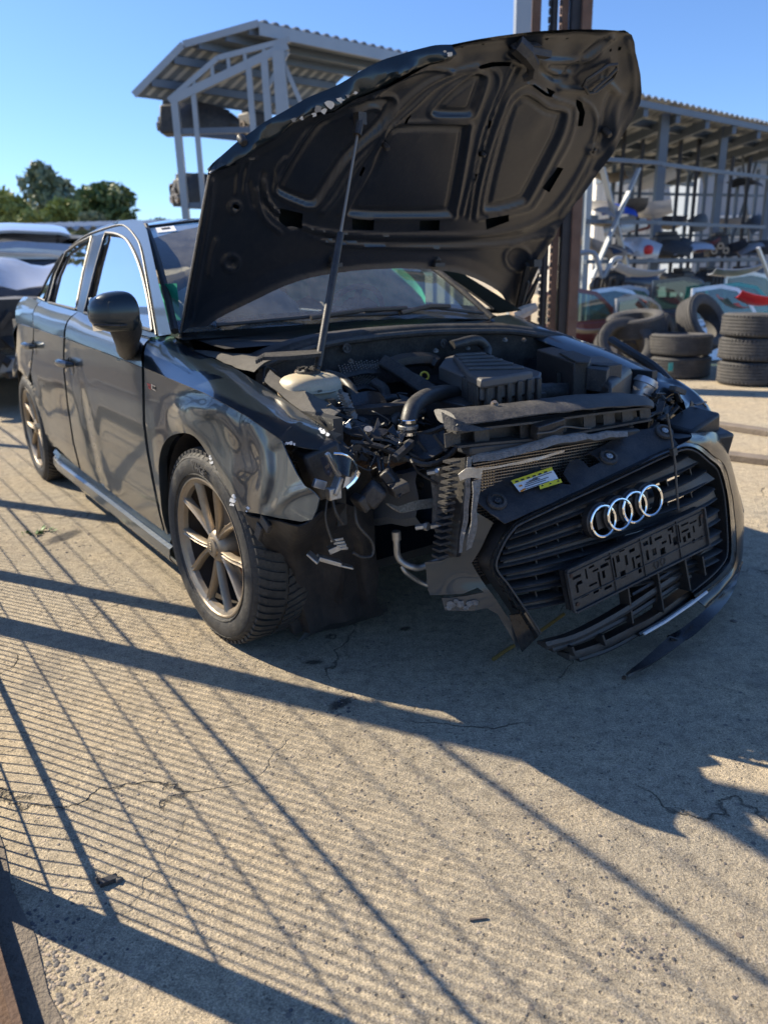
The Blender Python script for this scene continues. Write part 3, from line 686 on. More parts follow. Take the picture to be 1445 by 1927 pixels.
slots = [[(529, 395), (573, 405), (569, 433), (541, 430), (529, 420)], [(664, 412), (706, 415), (705, 435), (665, 434)], [(792, 416), (830, 416), (829, 436), (792, 436)],
 [(915, 412), (958, 404), (960, 418), (918, 434)], [(1050, 315), (1063, 319), (1036, 364), (1022, 355)], [(1090, 190), (1100, 196), (1106, 215), (1100, 240), (1091, 240), (1095, 215), (1088, 202)],
 [(900, 126), (930, 119), (964, 118), (962, 126), (905, 130)], [(718, 268), (731, 266), (733, 276), (722, 283), (718, 278)], [(922, 228), (929, 227), (926, 240), (919, 243)], [(903, 288), (913, 280), (915, 292), (903, 296)],
 [(895, 328), (902, 326), (899, 340), (895, 342)], [(762, 233), (775, 218), (777, 221), (765, 236)], [(678, 331), (686, 315), (689, 317), (681, 333)], [(442, 392), (447, 388), (452, 391), (451, 396), (445, 397)],
 [(1000, 160), (1006, 158), (1035, 178), (1031, 166), (1050, 176), (1040, 184), (1028, 181)], [(1166, 89), (1171, 88), (1170, 95), (1165, 97)], [(1150, 95), (1154, 92), (1154, 98), (1150, 99)], [(1025, 70), (1032, 70), (1030, 74), (1025, 74)],
 [(1066, 71), (1072, 71), (1070, 74), (1066, 74)], [(868, 87), (873, 87), (872, 90), (868, 90)], [(906, 81), (912, 81), (911, 84), (906, 84)]]
_ho = cr(h_out, 2, True)
vv, ff = cdt(_ho, slots, 4.0)
U, V_ = vv[:, 0], vv[:, 1]; off = np.zeros(len(vv)); ss_ = lambda x: np.clip(x, 0, 1)**2*(3-2*np.clip(x, 0, 1))
for k, pk in pocket.items():
    d = segdist(U, V_, pk); d = np.where(pip(U, V_, pk), d, -d)
    off += -.014*ss_((d+2)/5)+.006*ss_((d-9)/4)+.006*np.exp(-((d+6)/3.2)**2)
for pts, w, h in ridges:
    d = segdist(U, V_, cr(pts, 3), closed=False); off += h*np.exp(-(d/(w*.72))**2)
for (cx, cy, r) in ((437, 497, 14), (975, 487, 22), (1120, 283, 8), (1112, 285, 5), (445, 393, 9)):
    d = np.hypot(U-cx, V_-cy); off += .007*np.exp(-((d-r)/4)**2)-.006*np.exp(-(d/(r*.6))**2)
dE = segdist(U, V_, _ho); off += .012*np.exp(-(dE/5)**2)-.010*ss_((dE-6)/25)
vs = []
for i in range(len(vv)):
    p = hood(*vv[i]); k = max(0, min(1, (p[1]-.15)/.4))*max(0, min(1, (p[2]-1.55)/.2)); k2 = max(0, min(1, (p[2]-1.5)/.25))
    o = off[i]+smooth_noise(p, 7, 1)*.018*k+smooth_noise(p, 14, 4)*.003*k2+smooth_noise(p, 2.5, 6)*.004
    vs.append((p[0]+HN.x*o, p[1], p[2]+HN.z*o))
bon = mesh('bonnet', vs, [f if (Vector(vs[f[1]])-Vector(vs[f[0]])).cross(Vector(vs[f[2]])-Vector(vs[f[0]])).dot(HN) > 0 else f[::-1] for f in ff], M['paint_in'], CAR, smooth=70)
# outer skin behind it, with the crumpled front edge standing proud of the inner panel
so_ = [(338, 637), (345, 600), (357, 530), (371, 450), (384, 380), (393, 322), (410, 301), (430, 283), (447, 268), (475, 248), (499.5, 230), (516, 222), (534, 211), (556, 198), (579, 185), (612, 171), (641, 158), (672, 142), (704, 121), (735, 108), (766, 100), (795, 92), (822, 86), (836, 84), (850, 84)]+h_out[20:-1]
vv2, ff2 = cdt(cr(so_, 2, True), [], 9); dE = segdist(vv2[:, 0], vv2[:, 1], so_)
vs2 = []
for (u, v), d in zip(vv2, dE):
    t = min(1, d/90); vs2.append(hood(u, v, -.004-.075*math.sin(t*PI/2)))
mesh('bonnet_skin', vs2, ff2, M['paint_clean'], bon, smooth=60)
inner = [(393.6, 325), (412, 317), (434.7, 308), (477, 278), (520, 253), (549, 228), (584, 213), (624, 208), (659, 186), (679, 178), (720, 161), (766, 136), (806, 119), (840, 108), (849, 100)]
outer = [(393, 322), (410, 301), (430, 283), (447, 268), (475, 248), (499.5, 230), (534, 211), (579, 185), (612, 171), (641, 158), (704, 121), (766, 99), (795, 91), (822, 85), (850, 84)]
ci, co_ = resample(cr(inner, 4), 90), resample(cr(outer, 4), 90); rws = []
for k in range(9):
    t = k/8; row = []
    for i in range(90):
        u = ci[i][0]*(1-t)+co_[i][0]*t; v = ci[i][1]*(1-t)+co_[i][1]*t
        jag = (smooth_noise((i*.12, t*1.0, 2), 1, 3)*.028+smooth_noise((i*.45, t*2, 1), 1, 8)*.006)*math.sin(PI*min(1, t*1.1))
        row.append(hood(u, v, .006+.030*math.sin(PI*t*.9)*(1 if i > 6 else i/6)-.02*t+jag))
    rws.append(row)
MB().grid(rws).obj('crumpled_edge', M['paint_clean'], bon, smooth=28)
for i, (u, v, r) in enumerate(((590, 196, 10), (612, 186, 13), (632, 178, 9), (646, 170, 6), (583, 206, 6), (601, 199, 8), (545, 216, 7), (560, 212, 5), (836, 92, 7), (828, 88, 4), (660, 165, 5))):
    flake(u, v, r*.62, lambda a, b: hood(a, b, .030), 60+i, 'primer' if i % 3 else 'silver', bon, .004)  # pale flakes paint the highlights reflected along the crumpled edge
# pale bare edge of the side of the bonnet
MB().tube([hood(u, v, .006) for u, v in cr([(336, 636), (342, 606), (352, 545), (366, 470), (380, 390), (392, 327)], 4)], .0045, 6).obj('bonnet_edge', M['alu'], bon)
MB().tube([hood(u, v, .005) for u, v in cr([(393, 324), (412, 312), (440, 300), (477, 276), (520, 252), (549, 229), (584, 213)], 3)], .0035, 6).obj('bonnet_edge', M['alu'], bon)
# latch remains, rubber buffers, hinge plate, torn latch frame
for (u, v, r, h) in ((725, 274, .010, .02), (1139, 247, .014, .03), (1118, 283, .010, .008), (909, 290, .008, .012), (455, 262, .013, .02), (822, 489, .014, .012), (628, 488, .018, .012)):
    MB().lathe([(r, -.01), (r, h*.7), (r*.7, h), (0, h)], 14, axis(hood(u, v, 0), HN)).obj('rubber_buffer', M['black'], bon)
b = MB(); pl = [(958, 84), (975, 76), (1010, 78), (1026, 92), (1020, 98), (985, 90), (972, 96)]
b.prism([hood(u, v) for u, v in pl], HN*.0, HN*.03); b.beam(hood(985, 88, .03), hood(1022, 95, .03), .03, .02)
b.tube([hood(u, v, o) for u, v, o in ((968, 80, .01), (980, 92, .03), (992, 112, .035), (990, 132, .03), (978, 142, .02))], [.03, .03, .022, .02, .012], 7).obj('torn_latch', M['black_dusty'], bon, smooth=20)
b = MB(); pts = [(1100, 165), (1094, 158), (1100, 148), (1140, 120), (1157, 118), (1158, 128), (1150, 145), (1118, 170), (1104, 172)]
b.tube([hood(u, v, .01) for u, v in pts+pts[:1]], .007, 6); b.tube([hood(u, v, .018) for u, v in ((1110, 166), (1140, 140), (1155, 124))], .006, 6)
b.obj('latch_frame', M['black'], bon)
b = MB().beam(hood(988, 492, .02), hood(967, 575, .03), .018, .03).box(hood(1000, 490, .02), (.05, .05, .03)).tube([hood(u, v, .04) for u, v in ((1004, 505), (995, 540), (978, 575))], .005, 6).tube([hood(1000, 512, .05), hood(975, 560, .05)], .009, 6)
b.obj('bonnet_hinge', M['steel_dark'], bon)
MB().beam(hood(985, 520, .04), hood(968, 578, .045), .008, .022).obj('hinge_plate', M['felt'], bon)
b = MB().box(P(345, 650, Y=-.66), (.10, .03, .06), (0, .4, 0)).beam(P(340, 636, Y=-.68), P(365, 668, Y=-.64), .02, .03); b.obj('bonnet_hinge', M['steel_dark'], CAR)
# stiffening rib edges and holder under the rear edge
for u in (628, 822): MB().box(hood(u, 494, .015), (.02, .05, .016)).obj('washer_nozzle', M['black'], bon)
# gas strut
s0 = Vector(P(598, 690, Y=-.56)); s1 = Vector(hood(669, 214, .03)); sm_ = s0.lerp(s1, .525)
st = MB().tube([s0, sm_], .0115, 14).tube([s0.lerp(s1, -.012), s0], .008, 8).obj('gas_strut', M['black'], CAR)
MB().tube([sm_, s1.lerp(s0, .05)], .0045, 10).obj('piston_rod', M['disc'], st)
MB().tube([s1.lerp(s0, .07), s1], .014, 10).box(s1, (.03, .03, .035)).obj('strut_joint', M['black'], st)

# ================================================================ WHEELS
def wheel(loc, side_, front):
    w = empty('wheel', loc, 0, parent=CAR); w.rotation_euler = (0, 0, (PI if side_ > 0 else 0)+(R(3) if front else 0))
    # local: outer face towards -Y
    T = .205; MY = axis((0, 0, 0), (0, -1, 0))
    pr = [(.222, .085), (.235, .098), (.262, .106), (.285, .104), (.300, .096), (.3115, .080), (.314, .05), (.315, 0), (.314, -.05), (.3115, -.08), (.300, -.096), (.27, -.108), (.235, -.1), (.222, -.088)]
    ty = MB().lathe(pr, 72, MY, close=True).obj('tyre', M['tyre'], w, smooth=50)
    b = MB()
    for k in range(66):
        a0 = 2*PI*k/66
        for s in (-1, 1):
            L, Rr = [], []
            for j in range(5):
                y = s*(.006+.084*j/4); sk = a0+(.11*(j/4)**1.3)+(.03 if s > 0 else 0); rr = .3215 if j < 4 else .3165
                for lst, aa in ((L, sk), (Rr, sk+.062)): lst.append((rr*math.cos(aa), y, rr*math.sin(aa)))
            tp = [L, Rr]; n = 5; vs = L+Rr+[(x*.965, y, z*.965) for x, y, z in L+Rr]
            b.add(vs, [(j, j+1, n+j+1, n+j) for j in range(4)]+[(j, 2*n+j, 2*n+j+1, j+1) for j in range(4)]+[(n+j, n+j+1, 3*n+j+1, 3*n+j) for j in range(4)]+[(0, n, 3*n, 2*n), (4, 2*n+4, 3*n+4, n+4)])
        # shoulder ribs on the outer wall
        for s in (-1, 1):
            a1 = a0+.14; q = [(.300, .0985), (.313, .082)]
            b.add([(r*math.cos(a), s*y, r*math.sin(a)) for a in (a1, a1+.035) for r, y in q], [(0, 1, 3, 2)])
    b.obj('tread', M['tyre'], ty, smooth=0, kind='stuff') if False else b.obj('tread', M['tyre'], w, smooth=0, kind='stuff')
    if front or side_ < 0:
        b = MB(); 
        for r, h in ((.292, .1005), (.241, .1005), (.2385, .1003)): b.lathe([(r+.0016, h-.002), (r, h+.0018), (r-.0016, h-.002)], 72, MY)
        b.obj('sidewall_rings', M['tyre'], w)
    rim = MB().lathe([(.229, .082), (.232, .090), (.2295, .096), (.224, .097), (.219, .092), (.214, .080)], 72, MY).lathe([(.222, .094), (.216, .091), (.207, .085), (.203, .07)], 72, MY)
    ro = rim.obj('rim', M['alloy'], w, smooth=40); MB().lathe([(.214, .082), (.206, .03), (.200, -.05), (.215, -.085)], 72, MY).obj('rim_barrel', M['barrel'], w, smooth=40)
    MB().lathe([(.0, .088), (.026, .088), (.031, .086), (.033, .078)], 28, MY).obj('hub_cap', M['alloy'], w, smooth=40)
    if side_ < 0:
        for r_ in range(4): MB().lathe([(.0055+.0011*math.cos(a), .0895+.001*math.sin(a)) for a in np.linspace(0, 2*PI, 6)[:-1]], 14, axis((0, 0, (r_-1.5)*.0078), (0, -1, 0)), close=True).obj('hub_emblem', M['alloy'], w)
    MB().lathe([(.031, .080), (.040, .079), (.050, .072), (.058, .060), (.062, .0), (.0, .0)], 40, MY).obj('hub', M['alloy'], w, smooth=40)
    def arm(a, s):
        pts = []; 
        for t in np.linspace(0, 1, 11):
            r = .040+.174*t; an = a+s*(R(7)*(1-t)*.6+R(18)*(t**.55)*1.0); an = a+s*(R(3)+R(15)*min(1, t*1.15)**.62)
            h = .076+.014*t
            pts.append((r, an, h,   .0068+.0022*t))
        rows_ = []
        for r, an, h, hw in pts:
            ce_ = (math.cos(an), math.sin(an)); tn = (-ce_[1], ce_[0]); sec = []
            for o_, dh in ((-1.3, -.022), (-1.12, -.004), (-.75, .0), (-.42, -.0035), (0, -.004), (.42, -.0035), (.75, .0), (1.12, -.004), (1.3, -.022)):
                sec.append((ce_[0]*r+tn[0]*o_*hw, -(h+dh), ce_[1]*r+tn[1]*o_*hw))
            rows_.append(sec)
        return MB().grid(rows_, closed=True)
    for k in range(5):
        for s in (-1, 1): arm(R(-90+72*k), s).obj('spoke', M['alloy'], w, smooth=50)
    MB().lathe([(.06, -.005), (.142, -.005), (.142, -.025), (.06, -.025)], 48, MY).obj('brake_disc', M['disc'], w, smooth=40)
    MB().box((.095, .012, -.08), (.07, .07, .13), (0, -.6, 0)).obj('calliper', M['calliper'], w, bevel=.01)
    MB().lathe([(.0, -.03), (.19, -.03), (.19, -.04), (0, -.04)], 32, MY).obj('dust_shield', M['black_dusty'], w)
    return w
wheel((0, -.782, .317), -1, True); wheel((-2.637, -.782, .317), -1, False); wheel((0, .79, .317), 1, True); wheel((-2.637, .79, .317), 1, False)
# raised sidewall lettering
def letters(txt, r, a_mid, size, cy, ctr, tilt, parent=CAR):
    adv = size*.72/r; a = a_mid+adv*(len(txt)-1)/2
    for ch in txt:
        cu = bpy.data.curves.new('sidewall_letter', 'FONT'); cu.body = ch; cu.size = size*1.35; cu.extrude = .0012; cu.align_x = 'CENTER'; cu.align_y = 'CENTER'; cu.offset = .0006
        co_o = bpy.data.objects.new('tmp', cu); COL.objects.link(co_o); me = bpy.data.meshes.new_from_object(co_o); bpy.data.objects.remove(co_o); me.materials.clear(); me.materials.append(M['tyre_old']); o = bpy.data.objects.new('sidewall_letter', me); COL.objects.link(o); o.parent = parent
        ca, sa = math.cos(a), math.sin(a)
        X = Vector((sa, 0, -ca)); Z = Vector((ca*tilt, -1, sa*tilt)).normalized(); Y = Z.cross(X); X = Y.cross(Z)
        m = Matrix((X, Y, Z)).transposed().to_4x4(); m.translation = Vector((ctr[0]+r*ca, cy, ctr[2]+r*sa)); o.matrix_local = m; a -= adv
letters('WR', .268, R(118), .030, -.8905, (0, 0, .317), 0)
letters('WARGE', .268, R(84), .026, -.8905, (0, 0, .317), 0)
letters('91H XL', .262, R(-112), .016, -.8905, (0, 0, .317), 0)
letters('225/45R17', .272, R(-134), .015, -.890, (0, 0, .317), .0)
# arch liners and dark chassis so nothing shows through
for s in (-1, 1):
    for cx in (0, -2.637):
        b = MB(); q = []
        for a in np.linspace(R(-25 if cx < 0 else 60), R(205), 16): q.append([(cx+.37*math.cos(a), s*.868, .317+.37*math.sin(a)), (cx+.37*math.cos(a), s*.60, .317+.37*math.sin(a))])
        b.grid(q); b.add([(cx+.37*math.cos(a), s*.60, .317+.37*math.sin(a)) for a in np.linspace(R(-25), R(205), 16)]+[(cx, s*.60, .15)], [tuple(range(17))]); b.obj('arch_liner', M['liner'], CAR, smooth=50)

MB().box((-1.3, 0, .19), (1.9, 1.5, .10)).box((-2.9, 0, .33), (.9, 1.1, .28)).obj('floor_pan', M['steel_dark'], CAR)

# ================================================================ ENGINE BAY
b = MB(); b.box((-.30, 0, .58), (.03, 1.30, .58)).box((.10, -.665, .62), (.75, .03, .30)).box((.10, .70, .60), (.75, .03, .34)).box((-.02, 0, .22), (.55, 1.1, .03))
b.obj('bay_walls', M['steel_dark'], CAR)
# scuttle: seal strip, black bulkhead panel, louvred vent
def pxl(pts, **k): return [P(u, v, **({'X': x})) for u, v, x in pts]
sl3 = resample(cr([P(480, 687, Y=-.60), P(520, 668, Y=-.52), P(596, 643, X=-.13), P(683, 629, X=-.16), P(800, 618, X=-.18), P(900, 616, X=-.18), P(960, 617, X=-.16), P(1030, 627, X=-.12), P(1082, 640, X=-.05)], 4), 40)
rows = [[(p[0]-.12, p[1], p[2]+.012), (p[0]-.05, p[1], p[2]+.010), (p[0]-.02, p[1], p[2]+.016), (p[0], p[1], p[2]+.006), (p[0]+.012, p[1], p[2]-.012), (p[0]+.004, p[1], p[2]-.028), (p[0], p[1], p[2]-.034), (p[0]-.01, p[1], p[2]-.10), (p[0]-.05, p[1], p[2]-.20)] for p in sl3]
MB().grid(rows).obj('scuttle_panel', M['black_dusty'], CAR, smooth=50)
MB().tube([(p[0]+.008, p[1], p[2]-.014) for p in sl3], .013, 8).obj('scuttle_seal', M['rubber'], CAR)
# scuttle tray between screen and seal
rows = [[(-.62, y*1.0, .93), (-.46, y, .938-.02*abs(y)), (-.36, y, .915), (-.26, y*.98, .905)] for y in np.linspace(-.66, .72, 15)]
MB().grid(rows).obj('scuttle_tray', M['black'], CAR, smooth=50)
b = MB()
for i in range(30):
    u = 487+i*4.1; v0 = 668-(i/29)*7+ (0 if i > 3 else (3-i)*2); a = P(u, v0-1, Z=.915); c = P(u-4, v0+9-abs(i-15)*.15, Z=.912); b.beam(a, c, .006, .01)
b.obj('vent_louvres', M['black_dusty'], CAR, kind='stuff')
for u, v in ((652, 655), (834, 646)):
    c = P(u, v, X=-.13); b = MB().lathe([(.017, 0), (.017, .004), (.013, .004), (.013, .001), (.006, .001), (.006, .006), (0, .006)], 18, axis(c, (1, 0, .1)))
    b.obj('panel_clip', M['black_dusty'], CAR)
# dusty felt pieces on the fender rails
def sheet(name, px, mt, parent=CAR, **kw):
    return kw
def quadsheet(name, A, B, mt, n=12, rows=5, bul=.0, nz=.004, parent=CAR, **kw):
    """ruled sheet between two 3D polylines"""
    A, B = resample(cr(A, 4), n), resample(cr(B, 4), n); rws = []
    for k in range(rows):
        t = k/(rows-1); row = []
        for i in range(n):
            p = Vector(A[i]).lerp(Vector(B[i]), t); q = smooth_noise(p, 18, 3)*nz; p += Vector((q, q*.5, q+bul*math.sin(PI*t))); row.append(tuple(p))
        rws.append(row)
    return MB().grid(rws).obj(name, M[mt], parent, smooth=50, **kw)
quadsheet('felt_strip', [P(363, 664, Y=-.70), P(400, 672, Y=-.685), P(440, 690, Y=-.67), P(478, 700, Y=-.66)], [P(372, 660, Y=-.66), P(440, 664, Y=-.60), P(475, 668, Y=-.56), P(515, 676, Y=-.54)], 'felt', bul=.008)
quadsheet('fender_rail', [P(497, 716, Y=-.675), P(540, 752, Y=-.675), P(585, 785, Y=-.68), P(612, 800, Y=-.68)], [P(508, 696, Y=-.63), P(556, 728, Y=-.62), P(604, 750, Y=-.61), P(641, 772, Y=-.60)], 'felt', bul=.003, solid=.004)
MB().lathe([(.0, .02), (.05, .02), (.055, .0), (.11, -.01), (.13, -.2)], 28, Matrix.Translation((-.02, -.50, .76))).obj('strut_tower', M['steel_dark'], CAR)
# expansion tank
tc = Vector(P(583, 738, Y=-.555)); rws = []
e = lambda q, p: math.copysign(abs(q)**p, q)
for i in range(17):
    th = PI*i/16; row = []
    for k in range(32):
        ph = 2*PI*k/32; nn = 1-.035*max(0, math.cos(ph*3))**8
        row.append((tc.x+.080*nn*e(math.sin(th)*math.cos(ph), .75), tc.y+.098*nn*e(math.sin(th)*math.sin(ph), .75), tc.z+.004+.056*e(math.cos(th), .55)))
    rws.append(row)
tk = MB().grid(rws, closed=True).obj('coolant_tank', M['filler'], CAR, smooth=60)
MB().lathe([(.0, .046), (.0, .0)][:1]+[(.088, -.004), (.092, .0), (.088, .004)], 40, Matrix.Translation(tc+Vector((0, 0, .008)))).obj('tank_seam', M['filler'], tk)
b = MB().lathe([(.036, .045), (.036, .066), (.030, .072), (0, .072)], 24, Matrix.Translation(tc))
for a in range(8): b.beam(tc+Vector((.012*math.cos(a*PI/4), .012*math.sin(a*PI/4), .075)), tc+Vector((.036*math.cos(a*PI/4), .036*math.sin(a*PI/4), .072)), .006, .01)
b.obj('tank_cap', M['black_dusty'], tk)
flatpoly('tank_mark', [(598, 734), (606, 733), (606, 738), (598, 739)], lambda u, v: P(u, v, X=tc.x+.083), 'felt', tk, off=.006)
# hoses
def hose(name, pts, r, mt='rubber', n=10, parent=CAR, ribs=0):
    c = cr(pts, 6); rr = [r*(1+(.06 if ribs and (i % 2) else 0)) for i in range(len(c))] if ribs else r
    return MB().tube(c, rr, n).obj(name, M[mt], parent, smooth=40)
X = lambda u, v, x: P(u, v, X=x)
hose('coolant_hose', [X(612, 704, .08), X(640, 712, .12), X(658, 728, .18), X(668, 745, .22), X(700, 760, .26)], .016)
hose('radiator_hose', [X(768, 815, .52), X(769, 795, .52), X(776, 768, .50), X(795, 750, .46), X(825, 740, .40), X(855, 740, .36), X(885, 750, .34), X(905, 765, .36)], .024, n=14)
cl = X(768, 803, .52)
for k in range(3): MB().lathe([(.025, -.006), (.028, -.004), (.028, .004), (.025, .006)], 20, Matrix.Translation(Vector(cl)+Vector((0, 0, (k-1)*.017)))).obj('hose_clamp', M['chrome' if k != 1 else 'alu'], CAR)
hose('vacuum_hose', [X(730, 775, .35), X(750, 760, .34), X(775, 762, .32), X(800, 775, .34)], .014)
hose('hose', [X(690, 742, .2), X(715, 752, .22), X(745, 748, .22), X(770, 758, .25), X(790, 790, .35)], .013)
hose('hose', [X(705, 720, .05), X(722, 732, .1), X(724, 752, .15), X(705, 764, .2)], .018)
hose('hose', [X(735, 800, .4), X(748, 780, .38), X(742, 765, .34), X(758, 770, .34), X(765, 790, .4)], .016)
hose('intake_hose', [X(885, 750, .35), X(905, 742, .36), X(935, 740, .38), X(985, 738, .42), X(1060, 736, .46)], .026, n=16)
hose('ribbed_hose', [X(975, 739, .42), X(1010, 738, .43), X(1060, 737, .46), X(1100, 735, .48)], .029, n=16, ribs=1)
hose('hose', [X(850, 650, -.1), X(895, 640, -.1), X(915, 655, -.1), X(915, 672, -.06)], .020, n=14)
hose('brake_pipe', [X(520, 700, -.1), X(500, 690, -.12), X(496, 705, -.05), X(498, 722, 0)], .005)
# woven heat shield sleeves
for (u0, v0, u1, v1) in ((638, 700, 715, 690), (665, 722, 712, 722)):
    A = [X(u0, v0-6, -.02), X((u0+u1)/2, (v0+v1)/2-10, -.02), X(u1, v1-6, -.02)]; B = [X(u0+6, v0+12, .02), X((u0+u1)/2, (v0+v1)/2+8, .03), X(u1+2, v1+12, .02)]
    sh = quadsheet('heat_shield', A, B, 'black', bul=.01)
    A2, B2 = resample(A, 16), resample(B, 16); b = MB()
    for i in range(15):
        for k in range(4):
            p = Vector(A2[i]).lerp(Vector(B2[i]), (k+.3+.5*(i % 2))/4.3)+Vector((0, 0, .013)); b.box(p, (.004, .004, .003), (.4, 0, .7))
    b.obj('heat_shield_dots', M['alu'], sh, kind='stuff')
# engine cover with ribs
ecz = .83
ec = [P(u, v, Z=ecz) for u, v in ((838, 672), (866, 662), (912, 664), (1019, 699), (1016, 708), (905, 722), (871, 706), (826, 688))]
b = MB().prism(ec, (0, 0, 0), (0, 0, -.05)); eco = b.obj('engine_cover', M['cover'], CAR, bevel=.006)
eu = [P(u, v, Z=ecz+.018) for u, v in ((852, 668), (908, 664), (1004, 698), (905, 713), (880, 702))]
MB().prism(eu, (0, 0, 0), (0, 0, -.03)).obj('cover_top', M['cover'], eco, bevel=.008)
for k in range(5):
    t = (k+.5)/5; a = Vector(eu[0]).lerp(Vector(eu[4]), t*.95)+Vector((0, 0, .004)); c = Vector(eu[1]).lerp(Vector(eu[2]), t)+Vector((0, 0, .004)); d = c-a; a += d*.06; c -= d*.06
    MB().beam(a, c, .022, .010).obj('cover_rib', M['cover'], eco, bevel=.004)
b = MB()
for t in np.linspace(.1, .95, 6):
    p = Vector(ec[5]).lerp(Vector(ec[4]), t); b.box(p+Vector((.004, 0, -.04)), (.016, .018, .075)); p2 = Vector(ec[6]).lerp(Vector(ec[5]), t*.9); b.box(p2+Vector((.004, -.003, -.035)), (.014, .016, .07))
b.box(Vector(ec[4]).lerp(Vector(ec[6]), .5)+Vector((-.10, 0, -.13)), (.26, .34, .13)).obj('cover_clips', M['black'], eco, bevel=.003)
# black charge duct behind it
dk = [X(722, 682, .0), X(738, 690, .05), X(775, 715, .15), X(820, 745, .28), X(850, 765, .36)]
MB().tube(cr(dk, 4), [.030]*9+[.034]*8, 4, sq=(0, 0, 1)).obj('charge_duct', M['black_dusty'], CAR, bevel=.006)
MB().tube(cr([X(728, 688, .0), X(760, 678, -.05), X(805, 676, -.08), X(822, 684, -.06)], 4), .026, 6, sq=(0, 0, 1)).obj('charge_duct', M['black'], CAR, smooth=30)
# dipstick ring
MB().lathe([(.014+.0035*math.cos(a), .0035*math.sin(a)) for a in np.linspace(0, 2*PI, 8)[:-1]], 22, axis(X(799, 707, .12), (1, -.4, .6)), close=True).obj('dipstick_ring', M['yellow'], CAR)
# assorted engine lumps in the dark of the bay
rnd = random.Random(5); b = MB()
for i in range(60):
    x = rnd.uniform(-.22, .55); y = rnd.uniform(-.5, .55); z = rnd.uniform(.45, .72)-.1*max(0, x)
    b.box((x, y, z), (rnd.uniform(.03, .13), rnd.uniform(.03, .13), rnd.uniform(.03, .12)), (rnd.uniform(-.4, .4), rnd.uniform(-.4, .4), rnd.uniform(0, 3)))
b.obj('engine_block', M['black_dusty'], CAR, bevel=.004, kind='stuff')
b = MB()
for i in range(26):
    x = rnd.uniform(-.1, .6); y = rnd.uniform(-.55, .1); z = rnd.uniform(.55, .74); p = Vector((x, y, z)); pts = [p]
    for k in range(4): p = p+Vector((rnd.uniform(-.06, .08), rnd.uniform(-.08, .08), rnd.uniform(-.04, .03))); pts.append(p)
    b.tube(cr(pts, 4), rnd.choice((.004, .006, .009, .013)), 6)
b.obj('wiring_loom', M['rubber'], CAR, kind='stuff')
# fuse box and battery cover
fb = MB(); q = [P(u, v, Z=.845) for u, v in ((1010, 657), (1040, 652), (1112, 672), (1108, 682), (1080, 682))]
fb.prism(q, (0, 0, 0), (0, 0, -.14)); f = fb.obj('fuse_box', M['black'], CAR, bevel=.004)
MB().prism([P(u, v, Z=.852) for u, v in ((1052, 663), (1078, 659), (1113, 672), (1108, 681), (1085, 680))], (0, 0, 0), (0, 0, -.006)).obj('fuse_box_lid', M['black_dusty'], f, bevel=.002)
MB().prism([P(u, v, Z=.83) for u, v in ((1090, 684), (1128, 681), (1148, 690), (1142, 697), (1106, 693))], (0, 0, 0), (0, 0, -.07)).box(P(1140, 705, Z=.80), (.07, .07, .07)).obj('relay_box', M['black_dusty'], f, bevel=.003)
bt = [P(u, v, Z=.80) for u, v in ((1045, 655), (1095, 650), (1190, 690), (1150, 720), (1090, 700))]
MB().prism(bt, (0, 0, 0), (0, 0, -.2)).obj('battery_cover', M['black'], CAR, bevel=.02)
MB().tube(cr([X(1150, 640, -.05), X(1190, 665, .1), X(1230, 690, .22), X(1260, 720, .32)], 4), [.02]*13, 8).obj('inner_fender_rail', M['steel_dark'], CAR)
MB().beam(X(1048, 693, .35), X(1075, 730, .47), .006, .012).obj('dipstick', M['rust'], CAR)
flatpoly('label', [(1048, 700), (1056, 703), (1056, 732), (1048, 730)], lambda u, v: X(u, v, .40), 'felt', CAR)
# front panel duct: long rounded bar with a broken lattice under it
A = [X(832, 770, .66), X(900, 765, .68), X(1000, 755, .70), X(1100, 742, .71), X(1190, 740, .70), X(1208, 748, .69)]
B = [X(845, 800, .72), X(905, 793, .74), X(1000, 780, .76), X(1100, 770, .77), X(1190, 764, .76), X(1210, 768, .75)]
A, B = resample(cr(A, 4), 30), resample(cr(B, 4), 30); rws = []
for i in range(30):
    a, c = Vector(A[i]), Vector(B[i]); m_ = (a+c)/2; h = (a-c).length/2; row = []
    for k in range(14):
        an = 2*PI*k/14; row.append(tuple(m_+Vector((.042*e(math.cos(an), .6), 0, 0))+(a-c).normalized()*h*1.0*e(math.sin(an), .6)*.95+Vector((0, 0, smooth_noise((i*.4, an, 0), 1, 1)*.003))))
    rws.append(row)
o = MB().grid(rws, closed=True); o.add(rws[0], [tuple(range(14))]); o.add(rws[-1], [tuple(range(13, -1, -1))])
duct = o.obj('front_panel_duct', M['black_dusty'], CAR, smooth=50)
top_ = [X(850, 812, .72), X(900, 803, .73), X(1000, 792, .75), X(1100, 778, .76), X(1212, 765, .75)]
bot_ = [X(852, 838, .72), X(905, 832, .73), X(1000, 824, .75), X(1100, 808, .76), X(1214, 788, .75)]
T_, B_ = resample(top_, 26), resample(bot_, 26)
b = MB()
for L_ in (T_, B_):
    for i in range(25): b.beam(L_[i], L_[i+1], .05, .006)
for i in (0, 3, 8, 12, 16, 19, 22, 25): b.beam(Vector(T_[i]), Vector(B_[i]), .05, .005, (1, 0, 0))
b.obj('lattice_frame', M['black_dusty'], duct)
b = MB(); b.grid([[Vector(p)-Vector((.03, 0, 0)) for p in T_], [Vector(p)-Vector((.03, 0, 0)) for p in B_]]); b.obj('lattice_back', M['black'], duct)
quadsheet('torn_panel', [X(830, 775, .70), X(860, 790, .74), X(900, 800, .76)], [X(838, 805, .72), X(870, 812, .76), X(930, 806, .78)], 'black_dusty', parent=duct)
